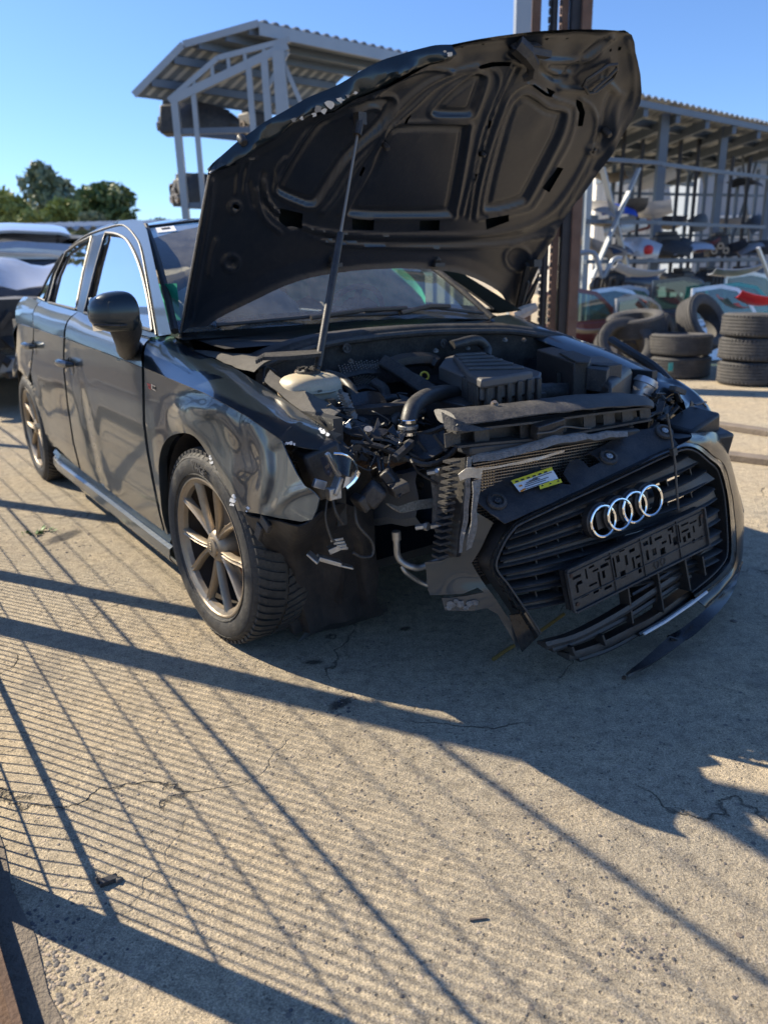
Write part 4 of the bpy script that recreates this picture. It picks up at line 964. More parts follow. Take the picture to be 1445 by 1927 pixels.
MB().box(X(1030, 805, .78), (.03, .10, .04), (.1, .2, 0)).box(X(1045, 818, .78), (.02, .04, .03)).obj('bracket', M['black'], duct, bevel=.003)
MB().beam(X(872, 846, .72), X(1190, 812, .78), .06, .025).obj('bumper_beam', M['steel_dark'], CAR, bevel=.006)
b = MB()
for k in range(7): b.beam(X(880, 838+k*5, .72), X(1190, 802+k*5, .76), .012, .004)
b.obj('cooler_ribs', M['black'], CAR)
# radiator with torn top tank
cA_ = [X(885, 858, .74), X(930, 850, .76), X(985, 838, .78), X(1040, 822, .80), X(1110, 815, .80), X(1180, 812, .80)]
cB_ = [X(888, 872, .75), X(935, 866, .78), X(990, 852, .80), X(1045, 838, .82), X(1110, 828, .82), X(1180, 822, .82)]
rad = quadsheet('radiator_top', cA_, cB_, 'alu_torn', n=40, bul=.006, nz=.008, solid=.002)
quadsheet('radiator_lip', [X(892, 882, .77), X(945, 876, .79), X(1000, 862, .81), X(1060, 848, .82)], [X(893, 888, .77), X(946, 880, .79), X(1002, 868, .81), X(1060, 852, .82)], 'alu', n=24, nz=.006)
# radiator core: fins
cor = [X(895, 880, .72), X(1150, 830, .76)]; b = MB(); rb_ = MB()
for k in range(40):
    t = k/39; a = Vector(X(888, 868+t*215, .735)); c = Vector(X(1170, 822+t*215, .775)); b.beam(a, c, .016, .0022)
for k in range(60):
    t = k/59; a = Vector(X(890, 868, .73)).lerp(Vector(X(1170, 822, .77)), t); c = Vector(X(890, 1085, .73)).lerp(Vector(X(1170, 1040, .77)), t); rb_.beam(a+Vector((.009, 0, 0)), c+Vector((.009, 0, 0)), .0022, .004, (1, 0, 0))
b.obj('radiator_tubes', M['disc'], rad, kind='stuff'); rb_.obj('radiator_fins', M['black_dusty'], rad, kind='stuff')
MB().box((.70, -.04, .47), (.01, .64, .38)).obj('radiator_core', M['black'], rad)
# side tank and torn vertical flanges (photo 850-910, 850-1060)
quadsheet('radiator_tank', [X(852, 862, .68), X(848, 930, .69), X(842, 990, .70), X(832, 1050, .70)], [X(876, 860, .73), X(872, 930, .74), X(866, 990, .74), X(856, 1050, .74)], 'black', n=16, solid=.02)
b = MB()
for k in range(15): p = Vector(X(850, 868, .72)).lerp(Vector(X(828, 1045, .72)), k/14); b.box(p, (.03, .035, .006))
b.obj('tank_ribs', M['black_dusty'], CAR)
quadsheet('torn_flange', [X(880, 860, .78), X(876, 920, .78), X(870, 980, .78), X(862, 1042, .78)], [X(890, 858, .78), X(885, 925, .79), X(879, 985, .79), X(868, 1040, .79)], 'alu_torn', n=30, nz=.006, solid=.002)
quadsheet('torn_flange', [X(890, 905, .80), X(890, 950, .81), X(884, 1000, .80), X(878, 1036, .79)], [X(906, 900, .80), X(900, 950, .81), X(896, 1000, .80), X(888, 1030, .79)], 'alu_torn', n=26, nz=.006, solid=.002)
quadsheet('bracket', [X(862, 892, .80), X(880, 880, .81), X(906, 884, .81)], [X(864, 905, .80), X(882, 898, .81), X(904, 900, .81)], 'alu', n=8, solid=.004)
# chassis leg with torn crash plate
cl0, cl1 = Vector(X(690, 935, .22)), Vector(X(812, 930, .56))
b = MB(); sec = lambda p, k: [tuple(Vector(p)+Vector(d)*k) for d in ((0, -.05, .075), (0, .05, .075), (0, .055, .05), (0, .055, -.06), (0, .04, -.085), (0, -.04, -.085), (0, -.058, -.06), (0, -.045, -.01), (0, -.058, .045))]
legrows = [sec(cl0.lerp(cl1, t)+Vector((0, 0, .004*math.sin(t*14))), 1.0) for t in np.linspace(-.6, 1, 16)]
leg = b.grid(legrows, closed=True).obj('chassis_leg', M['chassis'], CAR, smooth=35)
for (u, v, r) in ((759, 905, .018), (793, 912, .008), (710, 965, .020), (790, 880, .006)):
    MB().lathe([(r, 0), (r, .004), (r*.6, .004), (r*.6, .002), (0, .002)], 16, axis(PP(cl0-Vector((0, .058, 0)), (.35, -.9, 0), u, v), (.3, -1, .1))).obj('chassis_nut', M['disc'], leg)
quadsheet('torn_sleeve', [X(724, 950, .60), X(745, 955, .60), X(775, 946, .60), X(815, 938, .60)], [X(735, 960, .61), X(755, 966, .61), X(780, 962, .61), X(820, 955, .61)], 'torn_pale', n=24, nz=.006, solid=.004)
pl0 = [(812, 882), (820, 880), (824, 905), (828, 925), (824, 950), (822, 975), (830, 1000), (820, 1004), (812, 985), (814, 940), (810, 905)]
MB().prism([X(u, v, .62) for u, v in pl0], (0, 0, 0), (.006, .02, 0)).obj('crash_plate', M['alu_torn'], CAR, bevel=.001)
for u, v in ((822, 887), (828, 988), (800, 990)): MB().tube([X(u-18, v+3, .62), X(u+2, v, .64)], .008, 6).lathe([(.012, 0), (.012, .01), (0, .01)], 6, axis(X(u, v, .64), (1, .4, 0))).obj('bolt', M['alu'], CAR)
MB().beam(X(715, 915, .62), X(690, 945, .60), .06, .05).obj('connector', M['black_dusty'], CAR, bevel=.008)
MB().beam(X(685, 940, .60), X(672, 952, .60), .05, .045).beam(X(722, 885, .60), X(745, 915, .62), .055, .03).obj('connector', M['black'], CAR, bevel=.006)
MB().beam(X(735, 925, .65), X(765, 912, .66), .045, .03).obj('connector', M['black'], CAR, bevel=.004)
hose('cable', [X(706, 850, .5), X(712, 870, .56), X(715, 890, .6)], .004); hose('cable', [X(718, 850, .5), X(720, 875, .56), X(722, 895, .6)], .004)
hose('cable', [X(668, 945, .58), X(672, 985, .6), X(700, 1020, .6), X(700, 1045, .6), X(680, 1048, .6), X(664, 1040, .6)], .004)
hose('cable', [X(615, 940, .55), X(612, 975, .56), X(622, 1010, .56), X(630, 1020, .56)], .0035); hose('cable', [X(625, 940, .55), X(632, 965, .56), X(645, 985, .56)], .005)
# silver coolant pipe
b = MB().tube(cr([X(746, 1000, .56), X(746, 1025, .56), X(748, 1045, .56), X(757, 1058, .57), X(775, 1067, .59), X(792, 1068, .60), X(825, 1054, .62), X(858, 1047, .64)], 5), .0095, 12)
b.tube([X(745, 1000, .56), X(746, 1016, .56)], .013, 12).tube([X(855, 1048, .64), X(861, 1046, .645)], .014, 12); b.obj('coolant_pipe', M['alu'], CAR)
hose('coolant_pipe', [X(756, 1065, .56), X(765, 1078, .57), X(790, 1095, .58), X(812, 1102, .6), X(830, 1090, .62)], .007, 'alu')
MB().tube(cr([X(640, 868, .4), X(700, 872, .46), X(745, 868, .5), X(762, 862, .5)], 4), .014, 8).obj('steel_pipe', M['rust'], CAR)
# torn lamp carrier panel (photo 615-870, 740-880)
quadsheet('lamp_carrier', [X(618, 775, .32), X(650, 790, .38), X(700, 805, .44), X(760, 818, .50), X(800, 815, .54), X(850, 803, .58)], [X(635, 800, .42), X(665, 818, .46), X(710, 828, .50), X(755, 845, .55), X(800, 868, .60), X(862, 832, .62)], 'black', n=30, rows=7, bul=-.012, nz=.010, solid=.006)
MB().tube(cr([X(636, 780, .34), X(700, 806, .44), X(770, 818, .50), X(810, 812, .55), X(845, 800, .58), X(866, 812, .60), X(868, 830, .62), X(838, 862, .62), X(800, 874, .62), X(765, 862, .58), X(715, 840, .53), X(660, 832, .48)], 4), .008, 6).obj('carrier_edge', M['black_dusty'], CAR)
for k, (u, v) in enumerate(((690, 818), (770, 842), (800, 842), (830, 830))): MB().beam(X(u-14, v-12, .50+.03*k), X(u+10, v+18, .53+.03*k), .006, .008).obj('carrier_rib', M['black'], CAR)
MB().lathe([(.007, .0), (.007, .012), (.012, .012), (.012, .016), (0, .016)], 16, axis(X(693, 815, .48), (.5, -.3, 1))).obj('bolt', M['alu'], CAR)
MB().lathe([(.008, .0), (.008, .010), (.016, .010), (.016, .014), (0, .014)], 12, axis(P(618, 783, Y=-.63), (.3, -.3, 1))).obj('bolt', M['disc'], CAR)
quadsheet('air_guide', [X(658, 745, .30), X(690, 738, .28), X(720, 745, .28), X(736, 790, .40)], [X(672, 790, .36), X(695, 802, .40), X(720, 806, .44), X(728, 806, .46)], 'black_gloss', n=12, nz=.004, solid=.004)
MB().tube(cr([X(690, 738, .28), X(704, 750, .29), X(722, 768, .33), X(737, 783, .38)], 3), .005, 6).tube([X(640, 735, .26), X(650, 760, .3), X(655, 780, .34)], .008, 6).obj('air_guide_edge', M['felt'], CAR)
b = MB()
for k in range(9): p = Vector(X(648+k*2.2, 745+k*5, .30+k*.008)); b.box(p, (.02, .018, .012), (rnd.random(), rnd.random(), rnd.random())).beam(p, p+Vector((.01, -.03, .012)), .004)
b.tube([X(602, 752, .2), X(620, 758, .24), X(640, 760, .28)], .005, 6).box(X(622, 757, .26), (.03, .02, .02)).obj('broken_bracket', M['disc'], CAR)
b = MB()
for k in range(40):
    u = rnd.uniform(560, 760); v = rnd.uniform(845, 880); p = Vector(X(u, v, .45)); q = p+Vector((rnd.uniform(-.03, .03), rnd.uniform(-.05, .05), rnd.uniform(-.02, .02))); b.beam(p, q, .004, .014)
b.obj('plastic_shards', M['black'], CAR, kind='stuff')
MB().beam(X(648, 848, .50), X(672, 846, .5), .003, .02).obj('sheared_metal', M['alu_torn'], CAR); MB().beam(X(705, 862, .5), X(750, 868, .5), .004, .02).obj('sheared_metal', M['alu_torn'], CAR)

# right headlamp, broken, deep in its opening
hl = MB().box(X(607, 880, .54), (.10, .10, .13), (.3, 0, -.2)).obj('headlamp', M['black'], CAR, bevel=.01)
b = MB()
for k in range(8): a = X(580+k*2.5, 862+k*5, .56); b.beam(a, Vector(a)+Vector((0, .05, .004)), .008, .007)
b.obj('heat_sink', M['black_dusty'], hl)
flatpoly('lamp_glass', [(602, 862), (612, 858), (626, 880), (624, 898), (612, 892)], lambda u, v: X(u, v, .62), 'navy', hl, th=.01)
MB().beam(X(615, 852, .66), X(639, 897, .66), .012, .012).beam(X(639, 897, .66), X(626, 930, .66), .03, .012).box(X(628, 928, .66), (.02, .035, .03)).obj('lamp_bracket', M['alu'], hl, bevel=.003)
quadsheet('lamp_cover', [X(622, 852, .68), X(640, 856, .70), X(660, 866, .70), X(672, 885, .68)], [X(634, 880, .70), X(645, 895, .72), X(655, 898, .72), X(660, 895, .70)], 'black_gloss', n=14, solid=.004, parent=hl)
MB().tube(cr([X(628, 853, .70), X(650, 856, .71), X(668, 872, .70), X(672, 890, .68), (X(664, 905, .68)), X(650, 918, .68)], 4), [.003]*12+[.008]*9, 8).obj('lamp_rim', M['chrome'], hl)
quadsheet('lamp_rim', [X(652, 893, .70), X(662, 890, .70), X(672, 884, .69)], [X(646, 918, .70), X(658, 910, .70), X(671, 893, .69)], 'silver', n=8, parent=hl, nz=.001)
MB().beam(X(590, 908, .62), X(612, 914, .62), .012, .022).obj('lamp_tab', M['silver'], hl, bevel=.002)
# dark wall behind the lamp
MB().box((.30, -.55, .60), (.03, .42, .34), (0, .2, -.3)).obj('inner_wing', M['liner'], CAR)
# wheel arch liner, hanging forward
L1 = [P(460, 965, Y=-.87), P(476, 1000, Y=-.84), P(488, 1060, Y=-.80), P(510, 1120, Y=-.76), P(550, 1190, Y=-.70)]
L2 = [P(560, 985, Y=-.86), P(555, 1040, Y=-.76), P(560, 1100, Y=-.72), P(575, 1150, Y=-.68), P(585, 1188, Y=-.66)]
L3 = [P(625, 950, Y=-.72), P(640, 1020, Y=-.62), P(650, 1080, Y=-.58), P(655, 1120, Y=-.56), P(660, 1165, Y=-.54)]
L4 = [X(700, 960, .40), X(705, 1030, .40), X(712, 1080, .38), X(705, 1120, .34), X(722, 1158, .30)]
LL = [resample(cr(l, 3), 16) for l in (L1, L2, L3, L4)]; rws = []
for i in range(16):
    row = cr([l[i] for l in LL], 6); row = [(p[0]+.010*math.sin(k*1.25)+smooth_noise(p, 9, 3)*.012, p[1]-.008*math.sin(k*1.25), p[2]) for k, p in enumerate(row)]; rws.append(row)
ln = MB().grid(rws).obj('wheel_arch_liner', M['liner'], CAR, smooth=60, solid=.004)
quadsheet('liner_flap', [P(575, 1185, Z=.03), P(640, 1165, Z=.05), P(700, 1145, Z=.06), P(722, 1135, Z=.05)], [P(562, 1208, Z=.004), P(600, 1190, Z=.012), P(670, 1172, Z=.012), P(728, 1152, Z=.006)], 'liner', n=16, nz=.012, parent=ln)
MB().box(P(500, 985, Y=-.875), (.05, .012, .03), (0, .5, 0)).box(P(488, 1000, Y=-.87), (.03, .012, .05), (0, .5, 0)).obj('liner_clip', M['black_dusty'], ln, bevel=.003)
# crumpled silver bracket on the liner
bk = MB()
for (u0, v0, u1, v1, w, h) in ((618, 1036, 650, 1022, .034, .016), (580, 1040, 600, 1058, .03, .006), (598, 1048, 640, 1060, .035, .012), (630, 1060, 664, 1068, .026, .006)):
    bk.beam(X(u0, v0, .50), X(u1, v1, .52), w, h)
for k in range(4): bk.beam(X(622+k*6, 1024+k*5 - 6, .53), X(646+k*3, 1014+k*6, .535), .003, .008)
bk.obj('silver_bracket', M['alu'], ln, bevel=.002)
# left side debris: head lamp carrier, air filter stub, torn trim
b = MB(); fa = axis(X(1208, 735, .50), (.1, .5, .9)); b.lathe([(.03, -.03), (.036, 0), (.04, .02), (.045, .022), (.045, .034), (.040, .036), (.040, .044), (.034, .046), (.034, .03), (0, .03)], 26, fa)
b.obj('filter_stub', M['silver'], CAR, smooth=35)
b = MB()
for k in range(26):
    u = rnd.uniform(1215, 1330); t = (u-1215)/115; v = 735+90*t*rnd.random()+20*t+rnd.uniform(-8, 8); x = .52+.12*t
    p = Vector(X(u, v, x)); q = Vector(X(u+rnd.uniform(-26, 26), v+rnd.uniform(-12, 22), x+rnd.uniform(-.02, .04))); b.beam(p, q, rnd.choice((.006, .012, .03)), rnd.choice((.004, .006, .01)), (rnd.random(), rnd.random(), 1))
b.obj('torn_lamp_carrier', M['black'], CAR, bevel=.001, kind='stuff')
b = MB()
for k in range(10):
    p = Vector(X(1262+rnd.uniform(-25, 25), 775+rnd.uniform(-25, 40), .66)); b.beam(p, p+Vector((rnd.uniform(-.03, .03), rnd.uniform(-.05, .05), rnd.uniform(-.04, .04))), rnd.choice((.01, .02)), .006)
b.obj('torn_clips', M['black_dusty'], CAR, kind='stuff')
MB().beam(X(1265, 730, .6), X(1285, 738, .6), .03, .02).obj('grey_clip', M['felt'], CAR, bevel=.005)
# left head lamp and wing front
A = [P(u, v, Y=y) for u, v, y in ((1262, 714, .80), (1300, 740, .82), (1325, 775, .82), (1345, 815, .80), (1356, 850, .76))]
B = [P(u, v, Y=y) for u, v, y in ((1300, 732, .88), (1332, 762, .88), (1346, 790, .87), (1354, 820, .84), (1356, 845, .80))]
wg = quadsheet('front_wing_corner', [P(u, v, Y=y) for u, v, y in ((1225, 700, .72), (1268, 735, .70), (1298, 775, .68), (1316, 800, .68))], A[:4], 'paint_clean', n=20, rows=6, nz=.012)
quadsheet('front_wing_corner', A, B, 'paint_clean', n=20, rows=6, bul=.01, nz=.002)
quadsheet('headlamp_lens', [P(1332, 790, Y=.80), P(1345, 815, Y=.79), P(1355, 848, Y=.76)], [P(1338, 782, Y=.86), P(1350, 808, Y=.85), P(1357, 835, Y=.80)], 'silver', n=10, rows=5, bul=.008)
quadsheet('headlamp_side', [P(1316, 790, Y=.74), P(1330, 815, Y=.73), P(1345, 848, Y=.70)], [P(1334, 790, Y=.80), P(1347, 818, Y=.79), P(1355, 850, Y=.75)], 'black_gloss', n=10, rows=4)
MB().box(P(1325, 830, Y=.66), (.12, .14, .09), (0, .2, -.2)).box(P(1300, 810, Y=.62), (.12, .16, .10), (.3, .1, 0)).obj('headlamp_housing', M['black'], CAR, bevel=.012)
quadsheet('lamp_fragment', [P(1318, 805, Y=.66), P(1324, 822, Y=.66), P(1328, 832, Y=.66)], [P(1322, 800, Y=.66), P(1332, 822, Y=.66), P(1332, 832, Y=.66)], 'alu_torn', n=8)
MB().beam((.30, .55, .50), (.80, .45, .55), .09, .12).beam((.55, .7, .62), (.2, .72, .66), .05, .05).obj('chassis_leg', M['steel_dark'], CAR)
# bolts, clips, thin leads and labels that fill the bay
rnd = random.Random(21)
for k, (u, v, x) in enumerate(((700, 700, 0), (745, 700, .05), (842, 690, .1), (880, 655, -.1), (905, 725, .45), (1000, 715, .45), (950, 640, -.12), (985, 640, -.1), (660, 680, -.1), (820, 660, -.1), (560, 700, .0), (1100, 690, .2), (1170, 700, .3), (870, 775, .68), (980, 765, .7), (1120, 750, .72), (930, 760, .69), (712, 782, .36), (660, 800, .4), (775, 832, .52), (842, 826, .58), (1208, 770, .66))):
    MB().lathe([(.011, 0), (.011, .002), (.0065, .0025), (.006, .009), (0, .009)], 8, axis(X(u, v, x), (.5, -.3, .8))).obj('bolt', M['alu' if k % 3 == 0 else 'disc'], CAR)
b = MB()
for k in range(14):
    u, v = rnd.uniform(640, 800), rnd.uniform(740, 870); x = .3+.3*(v-740)/130; p = Vector(X(u, v, x)); pts = [p]
    for j in range(4): p = p+Vector((rnd.uniform(-.03, .05), rnd.uniform(-.05, .05), rnd.uniform(-.035, .02))); pts.append(p)
    b.tube(cr(pts, 3), rnd.choice((.0018, .0025, .0035)), 5)
b.obj('torn_leads', M['black'], CAR, kind='stuff')
for (uu, vv_, x, s_, mt_, n_) in ((690, 860, .52, .02, 'black_dusty', 16), (610, 835, .5, .012, 'felt', 10), (640, 800, .42, .014, 'alu', 9), (740, 835, .52, .02, 'black_gloss', 14), (1250, 770, .6, .02, 'black_gloss', 16), (1280, 800, .64, .02, 'black_dusty', 14), (1225, 745, .55, .01, 'alu', 8), (560, 870, .5, .015, 'black_dusty', 10)):
    b = MB()
    for k in range(n_):
        c = Vector(X(uu+rnd.gauss(0, 16), vv_+rnd.gauss(0, 11), x+rnd.uniform(-.02, .02))); q = [c+Vector((rnd.gauss(0, s_)*.6, rnd.gauss(0, s_)*1.3, rnd.gauss(0, s_))) for _ in range(3)]
        b.prism(q, (.0, 0, 0), (.002, .0015, .001))
    b.obj('broken_plastic', M[mt_], CAR, smooth=0, kind='stuff')
for (u, v, w, h, x, mt_) in ((930, 712, 16, 6, .50, 'sticker'), (1062, 690, 10, 8, .3, 'stickery'), (1128, 700, 12, 5, .33, 'sticker'), (745, 812, 9, 5, .5, 'sticker')):
    flatpoly('label', [(u, v), (u+w, v-2), (u+w, v-2+h), (u, v+h)], lambda a, c, x=x: X(a, c, x), mt_, CAR)
# torn cable loop
hose('torn_wire', [X(1010, 816, .80), X(1040, 812, .80), X(1062, 803, .80), X(1100, 806, .78), X(1140, 806, .74), X(1180, 798, .70), X(1228, 782, .66), X(1236, 765, .62), X(1226, 758, .58)], .0025, 'felt')

# ================================================================ HANGING FRONT BUMPER (own frame: x forward, y to the left, z up)
BT = Vector((.901, -.002, .483)); BR = (Matrix.Rotation(R(-7.5), 3, 'Z') @ Matrix.Rotation(R(-8.3), 3, 'Y') @ Matrix.Rotation(R(9.5), 3, 'X')); BI = BR.transposed()
_bo = BI @ (Vector(CO)-BT)
def bx(y):
    y = max(-.62, min(.66, y)); return -.85*max(0, y-.20)**2-.9*max(0, -.28-y)**2
def BP(u, v, x=0., follow=True):
    d = BI @ Vector(cray(u, v)); y = 0
    f = lambda t: _bo.x+d.x*t-x-(bx(_bo.y+d.y*t) if follow else 0)
    t = (.08-_bo.x)/d.x; h = .02/abs(d.x); k = 0
    while f(t+h) > 0 and k < 80: t += h; k += 1
    a, b_ = t, t+h
    for _ in range(24):
        t = (a+b_)/2
        if f(t) > 0: a = t
        else: b_ = t
    y = _bo.y+d.y*t; xx = _bo.x+d.x*t
    return (xx, y, _bo.z+d.z*t)
skin = [(905, 965), (935, 985), (925, 1010), (915, 1040), (905, 1065), (930, 1110), (962, 1160), (985, 1195), (1006, 1203), (1003, 1213), (982, 1228), (965, 1190), (950, 1162), (930, 1150), (905, 1156), (858, 1158), (853, 1135), (895, 1128), (925, 1120), (915, 1112), (890, 1124), (834, 1131), (822, 1066), (852, 1062), (868, 1052), (888, 1010)]
def bskin(u, v):
    p = BP(u, v, -.035); k = max(0, -.30-p[1]); n = smooth_noise(p, 10, 7)*.014; return (p[0]-k*.25+n, p[1], p[2])
vv, ff = cdt(skin, [], 5); vs = [bskin(u, v) for u, v in vv]
f0 = ff[0]; dn = (Vector(vs[f0[1]])-Vector(vs[f0[0]])).cross(Vector(vs[f0[2]])-Vector(vs[f0[0]]))
BU = mesh('front_bumper', vs, ff if dn.x > 0 else [f[::-1] for f in ff], M['paint'], CAR, smooth=40, solid=.004)
BU.matrix_local = Matrix.Translation(BT) @ BR.to_4x4()
flb = lambda u, v: bskin(u, v)
for i, (u, v, r) in enumerate(((866, 1146, 8), (882, 1143, 9), (898, 1142, 7), (908, 1140, 7), (892, 1150, 6), (862, 1152, 5), (874, 1138, 5))):
    rr = random.Random(i); c = Vector(bskin(u, v)); pts = [Vector(bskin(u+r*(.6+.6*rr.random())*math.cos(a), v+r*(.6+.5*rr.random())*math.sin(a)))+Vector((.006, 0, 0)) for a in np.linspace(0, 2*PI, 9)[:-1]]
    mesh('chip_or_glint', pts+[c+Vector((.009, 0, 0))], [(k, (k+1) % 8, 8) for k in range(8)], M['alu_torn'], BU, smooth=0)
# singleframe surround: inner and outer outline
gin = [(952, 1040), (925, 1066), (948, 1105), (975, 1150), (1000, 1190)]
ringo = [(1008, 1203), (975, 1150), (945, 1103), (920, 1066), (940, 1015), (957, 990), (972, 975), (1060, 935), (1150, 893), (1240, 850), (1275, 838), (1290, 832), (1315, 838), (1345, 862), (1362, 876), (1376, 925), (1382, 980), (1384, 1040), (1378, 1068), (1350, 1098), (1310, 1128)]
ringi = [(1018, 1192), (985, 1142), (955, 1098), (933, 1066), (950, 1020), (966, 998), (980, 986), (1065, 946), (1155, 905), (1243, 863), (1275, 850), (1290, 845), (1310, 850), (1336, 872), (1350, 886), (1362, 930), (1367, 980), (1369, 1035), (1362, 1058), (1338, 1085), (1302, 1114)]
def ringobj(name, o_, i_, mt, x0, x1, n=110):
    O, I = resample(cr(o_, 4), n), resample(cr(i_, 4), n); rws = []
    for t, xx in ((0, x0-.03), (0, x0), (.5, x1), (1, x0), (1, x0-.04)):
        rws.append([BP(O[k][0]*(1-t)+I[k][0]*t, O[k][1]*(1-t)+I[k][1]*t, xx) for k in range(n)])
    return MB().grid(rws).obj(name, M[mt], BU, smooth=40)
ringobj('grille_surround', ringo, ringi, 'black_gloss', -.012, .004)
E2 = [(u+(-3 if u < 1000 else 0), v+2) for u, v in ringo]
_ri = resample(cr(ringi, 3), 90); MB().grid([[(q_[0]+dx_, q_[1], q_[2]) for q_ in [BP(u, v, -.010) for u, v in _ri]] for dx_ in (0, -.05, -.10)]).obj('surround_wall', M['black'], BU)
MB().tube([BP(u, v, .004) for u, v in resample(cr(ringi, 3), 90)], .0028, 6).obj('surround_bead', M['black_dusty'], BU)
# slats: left end, right end (photo lines), double blades
def slat(pl, pr, sag=0., up=0., dd=.012, mt='black'):
    pr = (pr[0]-5, pr[1]+2); n = 26; a = BP(*pl, -.02); c = BP(*pr, -.02); rws = []
    for i in range(n):
        t = i/(n-1); y = a[1]*(1-t)+c[1]*t; z = a[2]*(1-t)+c[2]*t+sag*math.sin(PI*t); x = -.018+bx(y)
        rws.append([(x-.045, y, z+.010), (x-.004, y, z+.004), (x, y, z), (x-.002, y, z-.003), (x-.004, y, z-.0045), (x-.045, y, z-.004)])
    return MB().grid(rws, closed=True).obj('grille_slat', M[mt], BU, smooth=40)
S = [((968, 1000), (1300, 856)), ((958, 1014), (1318, 868)), ((951, 1030), (1334, 884)), ((946, 1042), (1345, 898)), ((941, 1056), (1350, 918)), ((937, 1068), (1354, 936)), ((941, 1082), (1358, 958)), ((948, 1092), (1360, 976)), ((957, 1108), (1362, 998)), ((963, 1117), (1364, 1014)), ((975, 1136), (1364, 1034)), ((981, 1148), (1358, 1052))]
for a, c in S:
    slat(a, c, sag=-.004)
for i, (a, c) in enumerate(S[:-1]):                       # blades joined in pairs by a recessed face
    if i % 2 == 0:
        n = 20; A_ = BP(*a, -.02); C_ = BP(*c, -.02); A2, C2 = BP(*S[i+1][0], -.02), BP(*S[i+1][1], -.02)
        rws = [[(-.030+bx(A_[1]*(1-t)+C_[1]*t), (q[0][1]*(1-t)+q[1][1]*t), (q[0][2]*(1-t)+q[1][2]*t)) for t in np.linspace(.02, .98, n)] for q in ((A_, C_), (A2, C2))]
        MB().grid(rws).obj('slat_web', M['black'], BU)
b = MB()
for u in (1000, 1040, 1085, 1150, 1245, 1290):
    for i in range(1, 10, 2):
        f = (u-S[i][0][0])/(S[i][1][0]-S[i][0][0]); g_ = (u+8-S[i+1][0][0])/(S[i+1][1][0]-S[i+1][0][0])
        if 0 < f < 1 and 0 < g_ < 1:
            p = BP(u, S[i][0][1]+(S[i][1][1]-S[i][0][1])*f, -.05); q = BP(u+5, S[i+1][0][1]+(S[i+1][1][1]-S[i+1][0][1])*g_, -.05); MB().beam(p, q, .004, .03, (1, 0, 0)).obj('grille_stay', M['black'], BU)

# emblem: four interlocking rings
for k in range(4):
    y = -.0895+k*.0597; b = MB(); m = axis((.012+(.003 if k % 2 else 0), y, 0), (1, 0, 0))
    b.lathe([(.0465, -.006), (.0470, .002), (.0455, .0045), (.0425, .005), (.0395, .0035), (.0385, -.002), (.0385, -.006)], 56, m)
    b.obj('emblem_ring', M['chrome'], BU, smooth=30)
    MB().lathe([(.051, -.03), (.0515, -.008), (.047, -.004), (.047, -.03)], 40, m).obj('emblem_base', M['black'], BU, smooth=30)
MB().box((-.012, 0, .0), (.02, .20, .05)).obj('emblem_bridge', M['black'], BU)
# number plate holder
hb = .125; zo, xo, yo = -.207, .012, .013
PHc = (xo, yo, zo+hb/2); b = MB()
def ph(y, z, dx=0.): return (xo+dx+bx(yo+y*.96)*.15, yo+y, zo+z)
corner = [(-.268, .006), (-.268, .119), (-.262, .125), (.262, .125), (.268, .119), (.268, .006), (.262, 0), (-.262, 0)]
holes = []; rr = random.Random(11)
def rh(y0, z0, w, h): holes.append([(y0, z0), (y0+w, z0), (y0+w, z0+h), (y0, z0+h)])
for (y0, z0, w, h) in ((-.25, .09, .03, .008), (-.245, .05, .008, .025), (-.235, .03, .03, .006), (-.24, .07, .02, .01), (-.205, .075, .006, .03), (-.19, .10, .02, .006), (-.20, .05, .03, .006), (-.18, .085, .022, .006),
    (-.19, .025, .02, .012), (-.165, .03, .008, .05), (-.15, .085, .03, .010), (-.148, .055, .010, .022), (-.15, .02, .028, .008), (-.13, .10, .02, .006), (-.105, .04, .007, .06), (-.09, .08, .012, .02), (-.075, .105, .02, .006), (-.085, .03, .02, .02), (-.06, .06, .01, .03),
    (-.04, .09, .022, .010), (-.035, .04, .008, .035), (-.02, .065, .018, .008), (-.018, .02, .012, .03), (.015, .09, .02, .012), (.02, .045, .010, .03), (.045, .05, .016, .02), (.04, .085, .010, .025), (.06, .09, .03, .008), (.075, .04, .02, .02), (.085, .07, .02, .008),
    (.115, .10, .02, .008), (.115, .06, .008, .03), (.13, .05, .02, .025), (.13, .09, .008, .02), (.155, .05, .006, .055), (.17, .095, .03, .006), (.168, .075, .03, .007), (.17, .045, .012, .018), (.19, .05, .012, .018), (.205, .09, .03, .006), (.215, .06, .007, .022), (.23, .03, .02, .01), (.205, .03, .012, .012), (.24, .07, .012, .03)): rh(y0, z0, w, h)
vv, ff = cdt(corner, holes, .02)
pf = [ph(y, z, .012) for y, z in vv]
plate = mesh('plate_holder', pf, [f if (Vector(pf[f[1]])-Vector(pf[f[0]])).cross(Vector(pf[f[2]])-Vector(pf[f[0]])).x > 0 else f[::-1] for f in ff], M['black'], BU, smooth=0, solid=.006)
b = MB(); cc2 = corner+corner[:1]
for i in range(8): b.beam(ph(*cc2[i], .014), ph(*cc2[i+1], .014), .006, .012, (1, 0, 0))
for z in (.035, .112): b.beam(ph(-.262, z, .014), ph(.262, z, .014), .003, .003)
for y in (-.11, 0.005, .15): b.beam(ph(y, 0, .014), ph(y, .125, .014), .003, .004, (1, 0, 0))
b.obj('plate_holder_rim', M['black_dusty'], BU, bevel=.001)
for y in (.052, .078): MB().tube([ph(y+.008*math.cos(a), .022+.012*math.sin(a), .015) for a in np.linspace(0, 2*PI, 13)], .0015, 5).obj('plate_clip', M['black_dusty'], BU)
